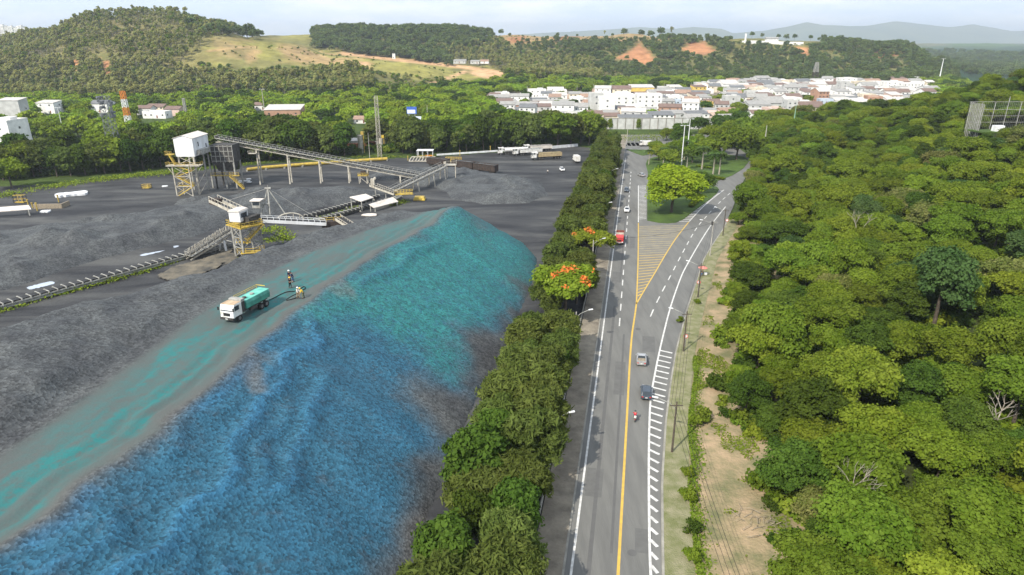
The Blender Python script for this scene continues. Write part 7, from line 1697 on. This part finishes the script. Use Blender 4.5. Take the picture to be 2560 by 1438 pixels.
block('low white house row just behind the front wall', 1590, 308, 84, 295, 'white', 10, 1, 7, 'dark grey sheet', 0, 'mono'); block('cream house with red brown roof at the left end of the front wall', 1530, 304, 40, 291, 'cream', 10, 1, 3, 'red brown tiled', 0, 'gable'); block('pale house with grey roof right of the arched front', 1735, 308, 44, 295, 'pale grey', 11, 1, 4, 'grey sheet', 0, 'gable')
block('yellow ended pale block beside the town tree', 1770, 278, 24, 258, 'yellow', 10, 2, 2)
rowsY = []
Y = 478.0
while Y < 985: rowsY.append(Y); Y += 17.5 + (Y - 470) * .02
cnt = 0; town_trees = []
for ri, Y in enumerate(rowsY):
    x = -140.0
    while x < 560:
        w = U(9.5, 17) * (1 + (Y - 470) / 2600); d = U(10, 15); xx = x + w / 2; yy = Y + U(-2, 2); x += w + U(.2, 2.0) + (5 if U(0, 1) < .08 else 0)
        px, py = PIX(xx, yy, 0)
        if sdist(np.array([px]), np.array([py]), TOWN)[0] < 3: continue
        if py > 262 and px > 2010: continue
        if px > 2320 or (px > 1850 and py > 300): continue
        if taken(xx, yy, w, d, boxes): continue
        if any(abs(px - a) < 16 and 0 < b - py < 22 for a, b in ((1800, 262), (1770, 258))): continue
        if U(0, 1) < .15:
            tsc = U(.7, 1.15); town_trees.append(put(VAL[random.choice((0, 1, 1, 2))], (xx, yy, 0), U(0, 6), tsc, ('leafy tree among the houses in town ' + ('front rows' if Y < 600 else 'middle rows' if Y < 760 else 'back rows')), 'trees in the town')); boxes.append((xx, yy, w, d)); continue
        boxes.append((xx, yy, w, d)); wn_ = random.choices(WALLS, (11, 1.6, 1.0, 2.2, .7, .2, .12))[0][0]; st2 = random.choices(('gable', 'mono', 'flat'), (4, 3, 2.6))[0]
        rf = random.choices(ROOFS, (2.2, 3.4, 1.8, .7, 1.6))[0][0] if st2 != 'flat' else 'pale flat'; so = random.choices((1, 2, 3), (5, 4, .6))[0]
        band_ = 'front rows' if Y < 600 else 'middle rows' if Y < 760 else 'back rows'
        hs.append(house(f'{wn_} house with {rf} roof in town {band_}', (xx, yy, 0), R(U(-12, 12)) + random.choice((0, 0, math.pi / 2)) * 0, w, d, 3.1 * so + U(-.2, .5), wn_, rf, so, st2, 3 if Y < 760 else 2)); cnt += 1
order_labels(hs); order_labels(town_trees)
print('houses', cnt)
# long retaining wall in front
a, b = G(1502, 322), G(1785, 322); rw = thing('retaining_wall', 'long pale grey concrete wall in front of the town', 'wall', a); L = b.x - a.x
MB().box((L / 2, 0, 3.2), (L, .6, 7.0)).build('wall', MW['pale grey'], rw); m = MB(); [m.box((i * L / 14, -.4, 3.2), (.5, .3, 6.8)) for i in range(15)]; m.box((L / 2, -.02, 6.8), (L + .4, .8, .3)); m.build('pilasters', M_conc, rw)
P = []; r5 = np.random.default_rng(8)
for cx_ in (6, L * .33): P += [(cx_ + r5.normal(0, .6), -.7 - abs(r5.normal(0, .2)), r5.uniform(1, 6.4)) for _ in range(260)]
P = np.array(P); V, F = leaves(P, np.tile([0, -1.0, .3], (len(P), 1)), .45, 3); iv = npmesh('ivy', V, F, L_mid, None, False, {'tint': ('FACE', r5.uniform(0, 1, len(F)))}); iv.location = a; tag(iv, 'green ivy hanging on the long concrete wall', 'ivy')
struct(strips('striped_strip', [(G(1560 + i * 11, 365)[:2], G(1568 + i * 11, 365)[:2], G(1562 + i * 11, 357)[:2], G(1554 + i * 11, 357)[:2]) for i in range(5)], .03, M_sroof))
# houses and buildings at the left, behind the belt
hl = []
for k, (px, py, wpx, tp, wall, roof, st2, nw, d, so, lb) in enumerate(((20, 375, 90, 302, 'white', 'pale flat', 'flat', 2, 14, 2, 'large stained white building at the left edge of the photo'), (42, 298, 52, 250, 'pale grey', 'pale flat', 'mono', 1, 10, 1, 'greenish tower block with overhanging pale roof at the far left'),
     (128, 282, 46, 256, 'white', 'pale flat', 'mono', 2, 10, 2, 'pale building with long light roof behind the floodlight mast'), (262, 280, 44, 258, 'white', 'dark grey sheet', 'gable', 3, 12, 1, 'white house with dark grey roof behind the dark lattice tower'),
     (365, 285, 40, 270, 'white', 'red brown tiled', 'gable', 3, 10, 1, 'white house with red roof right of the orange tower'), (398, 280, 44, 266, 'cream', 'red brown tiled', 'gable', 4, 10, 2, 'cream two storey house with red roof at the left'), (395, 294, 60, 280, 'white', 'pale flat', 'flat', 4, 9, 1, 'low white house in front of the red roofed houses'), (440, 288, 36, 272, 'pale pink', 'red brown tiled', 'gable', 2, 10, 1, 'pale house with red roof by the thin mast'),
     (655, 274, 28, 262, 'white', 'red brown tiled', 'gable', 2, 10, 1, 'white house with red roof left of the pale warehouse'), (714, 292, 86, 272, 'bare brick', 'pale flat', 'mono', 4, 18, 1, 'long brown warehouse with pale roof behind the belt'), (905, 306, 34, 298, 'white', 'orange tiled', 'gable', 2, 10, 1, 'small white house with orange roof behind the belt'),
     (1150, 158, 30, 152, 'pale grey', 'grey sheet', 'mono', 3, 12, 1, 'grey roofed farm shed on the crest of the grass ridge'), (1188, 159, 22, 153, 'pale grey', 'grey sheet', 'mono', 2, 10, 1, 'small grey shed beside the farm shed on the ridge'), (1212, 158, 20, 153, 'white', 'orange tiled', 'gable', 1, 10, 1, 'small orange roofed house on the grass ridge'), (985, 146, 7, 136, 'white', 'pale flat', 'flat', 1, 3, 1, 'small white hut on the grass ridge'))):
    p = G(px, py) if py > 200 else None
    if p is None: 
        Yd = 985.0; p = AT(px, py, Yd); p.z = max(p.z, tz(p.x, Yd)) if py < 150 else p.z
    ppm = FPX / (p.y * ct + (CAM_H - p.z) * st); u = AT(px, tp, p.y); hl.append(house(lb, (p.x, p.y, p.z), R(U(-6, 6)), wpx / ppm, d, max(2.5, u.z - p.z), wall, roof, so, st2, nw, 'buildings at the left behind the trees', 'building' if wpx > 60 else 'house'))
# depot clutter behind the belt gap
for k, (px, py, w_, h_, mm, lb) in enumerate(((903, 382, 2.6, 9.0, M_cream, 'cream cylindrical silo behind the yard, left of the twin masts'), (954, 375, 2.2, 6.0, M_cream, 'smaller pale silo beside the twin masts'))):
    p = G(px, py); t = thing('silo', lb, 'silo', p); MB().tube((0, 0, 2), (0, 0, h_), w_ / 2, w_ / 2, 16).build('tank', mm, t); [MB().bar((sx * w_ * .35, sy * w_ * .35, -.2), (sx * w_ * .35, sy * w_ * .35, 2.1), .25).build('leg', M_galv, t) for sx in (-1, 1) for sy in (-1, 1)]; m = MB(); m.bar((w_ * .7, 0, 0), (w_ * .7, 0, h_ + 1.5), .3); m.box((w_ * .5, 0, h_ + 1), (1.4, 1.2, 1.6)); m.build('elevator', M_yst, t)
for k, (px, py, w_, d_, h_, wall, lb) in enumerate(((975, 368, 14, 6, 3.4, 'pale grey', 'low pale depot building right of the twin masts'), (880, 366, 10, 6, 3.2, 'white', 'low white depot building left of the silos'), (1040, 362, 10, 6, 3.2, 'pale blue', 'blue roofed depot shed behind the belt'))):
    p = G(px, py); house(lb, p, 0, w_, d_, h_, wall, 'pale flat' if k < 2 else 'grey sheet', 1, 'mono', 3, 'depot buildings behind the belt', 'depot_building')
# billboard
p = AT(1030, 292, 455); p.z = 0; Bb = thing('billboard', 'blue and white roadside billboard rising from the valley trees', 'billboard', p); u = AT(1030, 266, 455); M_bbb = pmat('billboard_blue', (.06, .14, .5), (.04, .1, .4), .8, .5); M_bbw = pmat('billboard_white', (.75, .78, .85), (.5, .58, .8), .9, .5)
MB().box((0, 0, u.z - 2.6), (6.6, .3, 4.6)).build('panel', M_bbb, Bb); MB().box((-.3, -.17, u.z - 3.4), (5.4, .04, 2.4)).build('poster', M_bbw, Bb)
for s in (-1, 1): MB().bar((s * 2, .2, -.2), (s * 2, .2, u.z - .5), .35).build('post', M_galv, Bb)
o = thing('long_billboard', 'low pale blue hoarding below the billboard', 'hoarding', V3((p.x + 2, p.y - 8, 0))); MB().box((0, 0, 6.4), (10.5, .3, 2.8)).build('panel', M_bbw, o); MB().bar((-3, .2, 0), (-3, .2, 6), .3).build('post', M_galv, o); MB().bar((3, .2, 0), (3, .2, 6), .3).build('post', M_galv, o)
# compound wall and white column on the plateau, far towers at the left
zt = lambda q, Yq: tz((q - 1280) / 1762 * (Yq + 20), Yq)
Yc = 1262.0; a = AT(1862, 105, Yc); b = AT(2008, 113, Yc); a.z = tz(a.x, Yc); b.z = tz(b.x, Yc); cw = thing('compound_wall', 'long white compound wall on the plateau before the mountains', 'wall', (a.x, a.y, 0)); MB().bar((0, 0, a.z + 2), (b.x - a.x, 0, b.z + 2), .6, 7).build('wall', MW['white'], cw); MB().bar((-3, 6, a.z + 1.5), (0, 0, a.z + 2), .6, 6).build('wall', MW['white'], cw)
a = AT(1863, 105, Yc + 10); o = MB().tube((0, 0, -3), (0, 0, AT(1863, 84, Yc + 10).z - tz(a.x, a.y)), 1.8, 1.5, 12).build('white_column', MW['white']); o.location = (a.x, a.y, tz(a.x, a.y)); tag(o, 'slim white water column at the end of the compound wall', 'water tower')
o = thing('compound_house', 'white house with pale blue roof inside the compound wall', 'house', AT(1928, 108, Yc + 14)); o.location.z = tz(o.location.x, Yc + 14); MB().box((0, 0, 3), (22, 8, 8)).build('wall', MW['white'], o); MB().prism([(-5, 6.9), (5, 6.9), (0, 9.4)], 'x', -12, 12).build('roof', MR['grey sheet'], o)
fb = []
for k, (px, w_, tp) in enumerate(((3, 22, 55), (27, 16, 63), (36, 14, 66), (48, 15, 66), (60, 26, 69), (72, 18, 65), (80, 16, 70), (20, 18, 69))):
    Yf = 2150.0 if px < 100 else 2300.0; x = (px - 1280) / 1762 * (Yf + 20); z = tz(x, Yf); u = AT(px, tp, Yf); h_ = max(8, u.z - z); t = thing('far_apartment_block', 'distant white apartment block on the far left horizon', 'apartment block', (x, Yf, z), R(U(-20, 20)), 'distant blocks on the horizon'); MB().box((0, 0, h_ / 2 - 2), (w_, 14, h_ + 4)).build('wall', MW['white'], t); m = MB()
    for zz in np.arange(3, h_ - 1, 3.5): m.box((0, -7.06, zz), (w_ * .86, .1, 1.3))
    m.build('window_bands', M_win, t); MB().box((w_ * .1, 0, h_ + 1), (w_ * .3, 5, 3)).build('roof_room', MW['pale grey'], t); fb.append(t)
order_labels(fb)
# ================================================================== air
bpy.context.view_layer.update()
hz = MB().box((2500, 6950, 112), (26000, 16400, 456)).build('haze', None); hz['kind'] = 'stuff'
hm = bpy.data.materials.new('haze'); hm.use_nodes = True; hn = hm.node_tree.nodes; hn.remove(hn['Principled BSDF']); vp_ = hn.new('ShaderNodeVolumePrincipled'); vp_.inputs['Color'].default_value = (.82, .90, .99, 1); vp_.inputs['Density'].default_value = .00011; vp_.inputs['Anisotropy'].default_value = .3
hm.node_tree.links.new(vp_.outputs[0], hn['Material Output'].inputs['Volume']); hz.data.materials.append(hm)
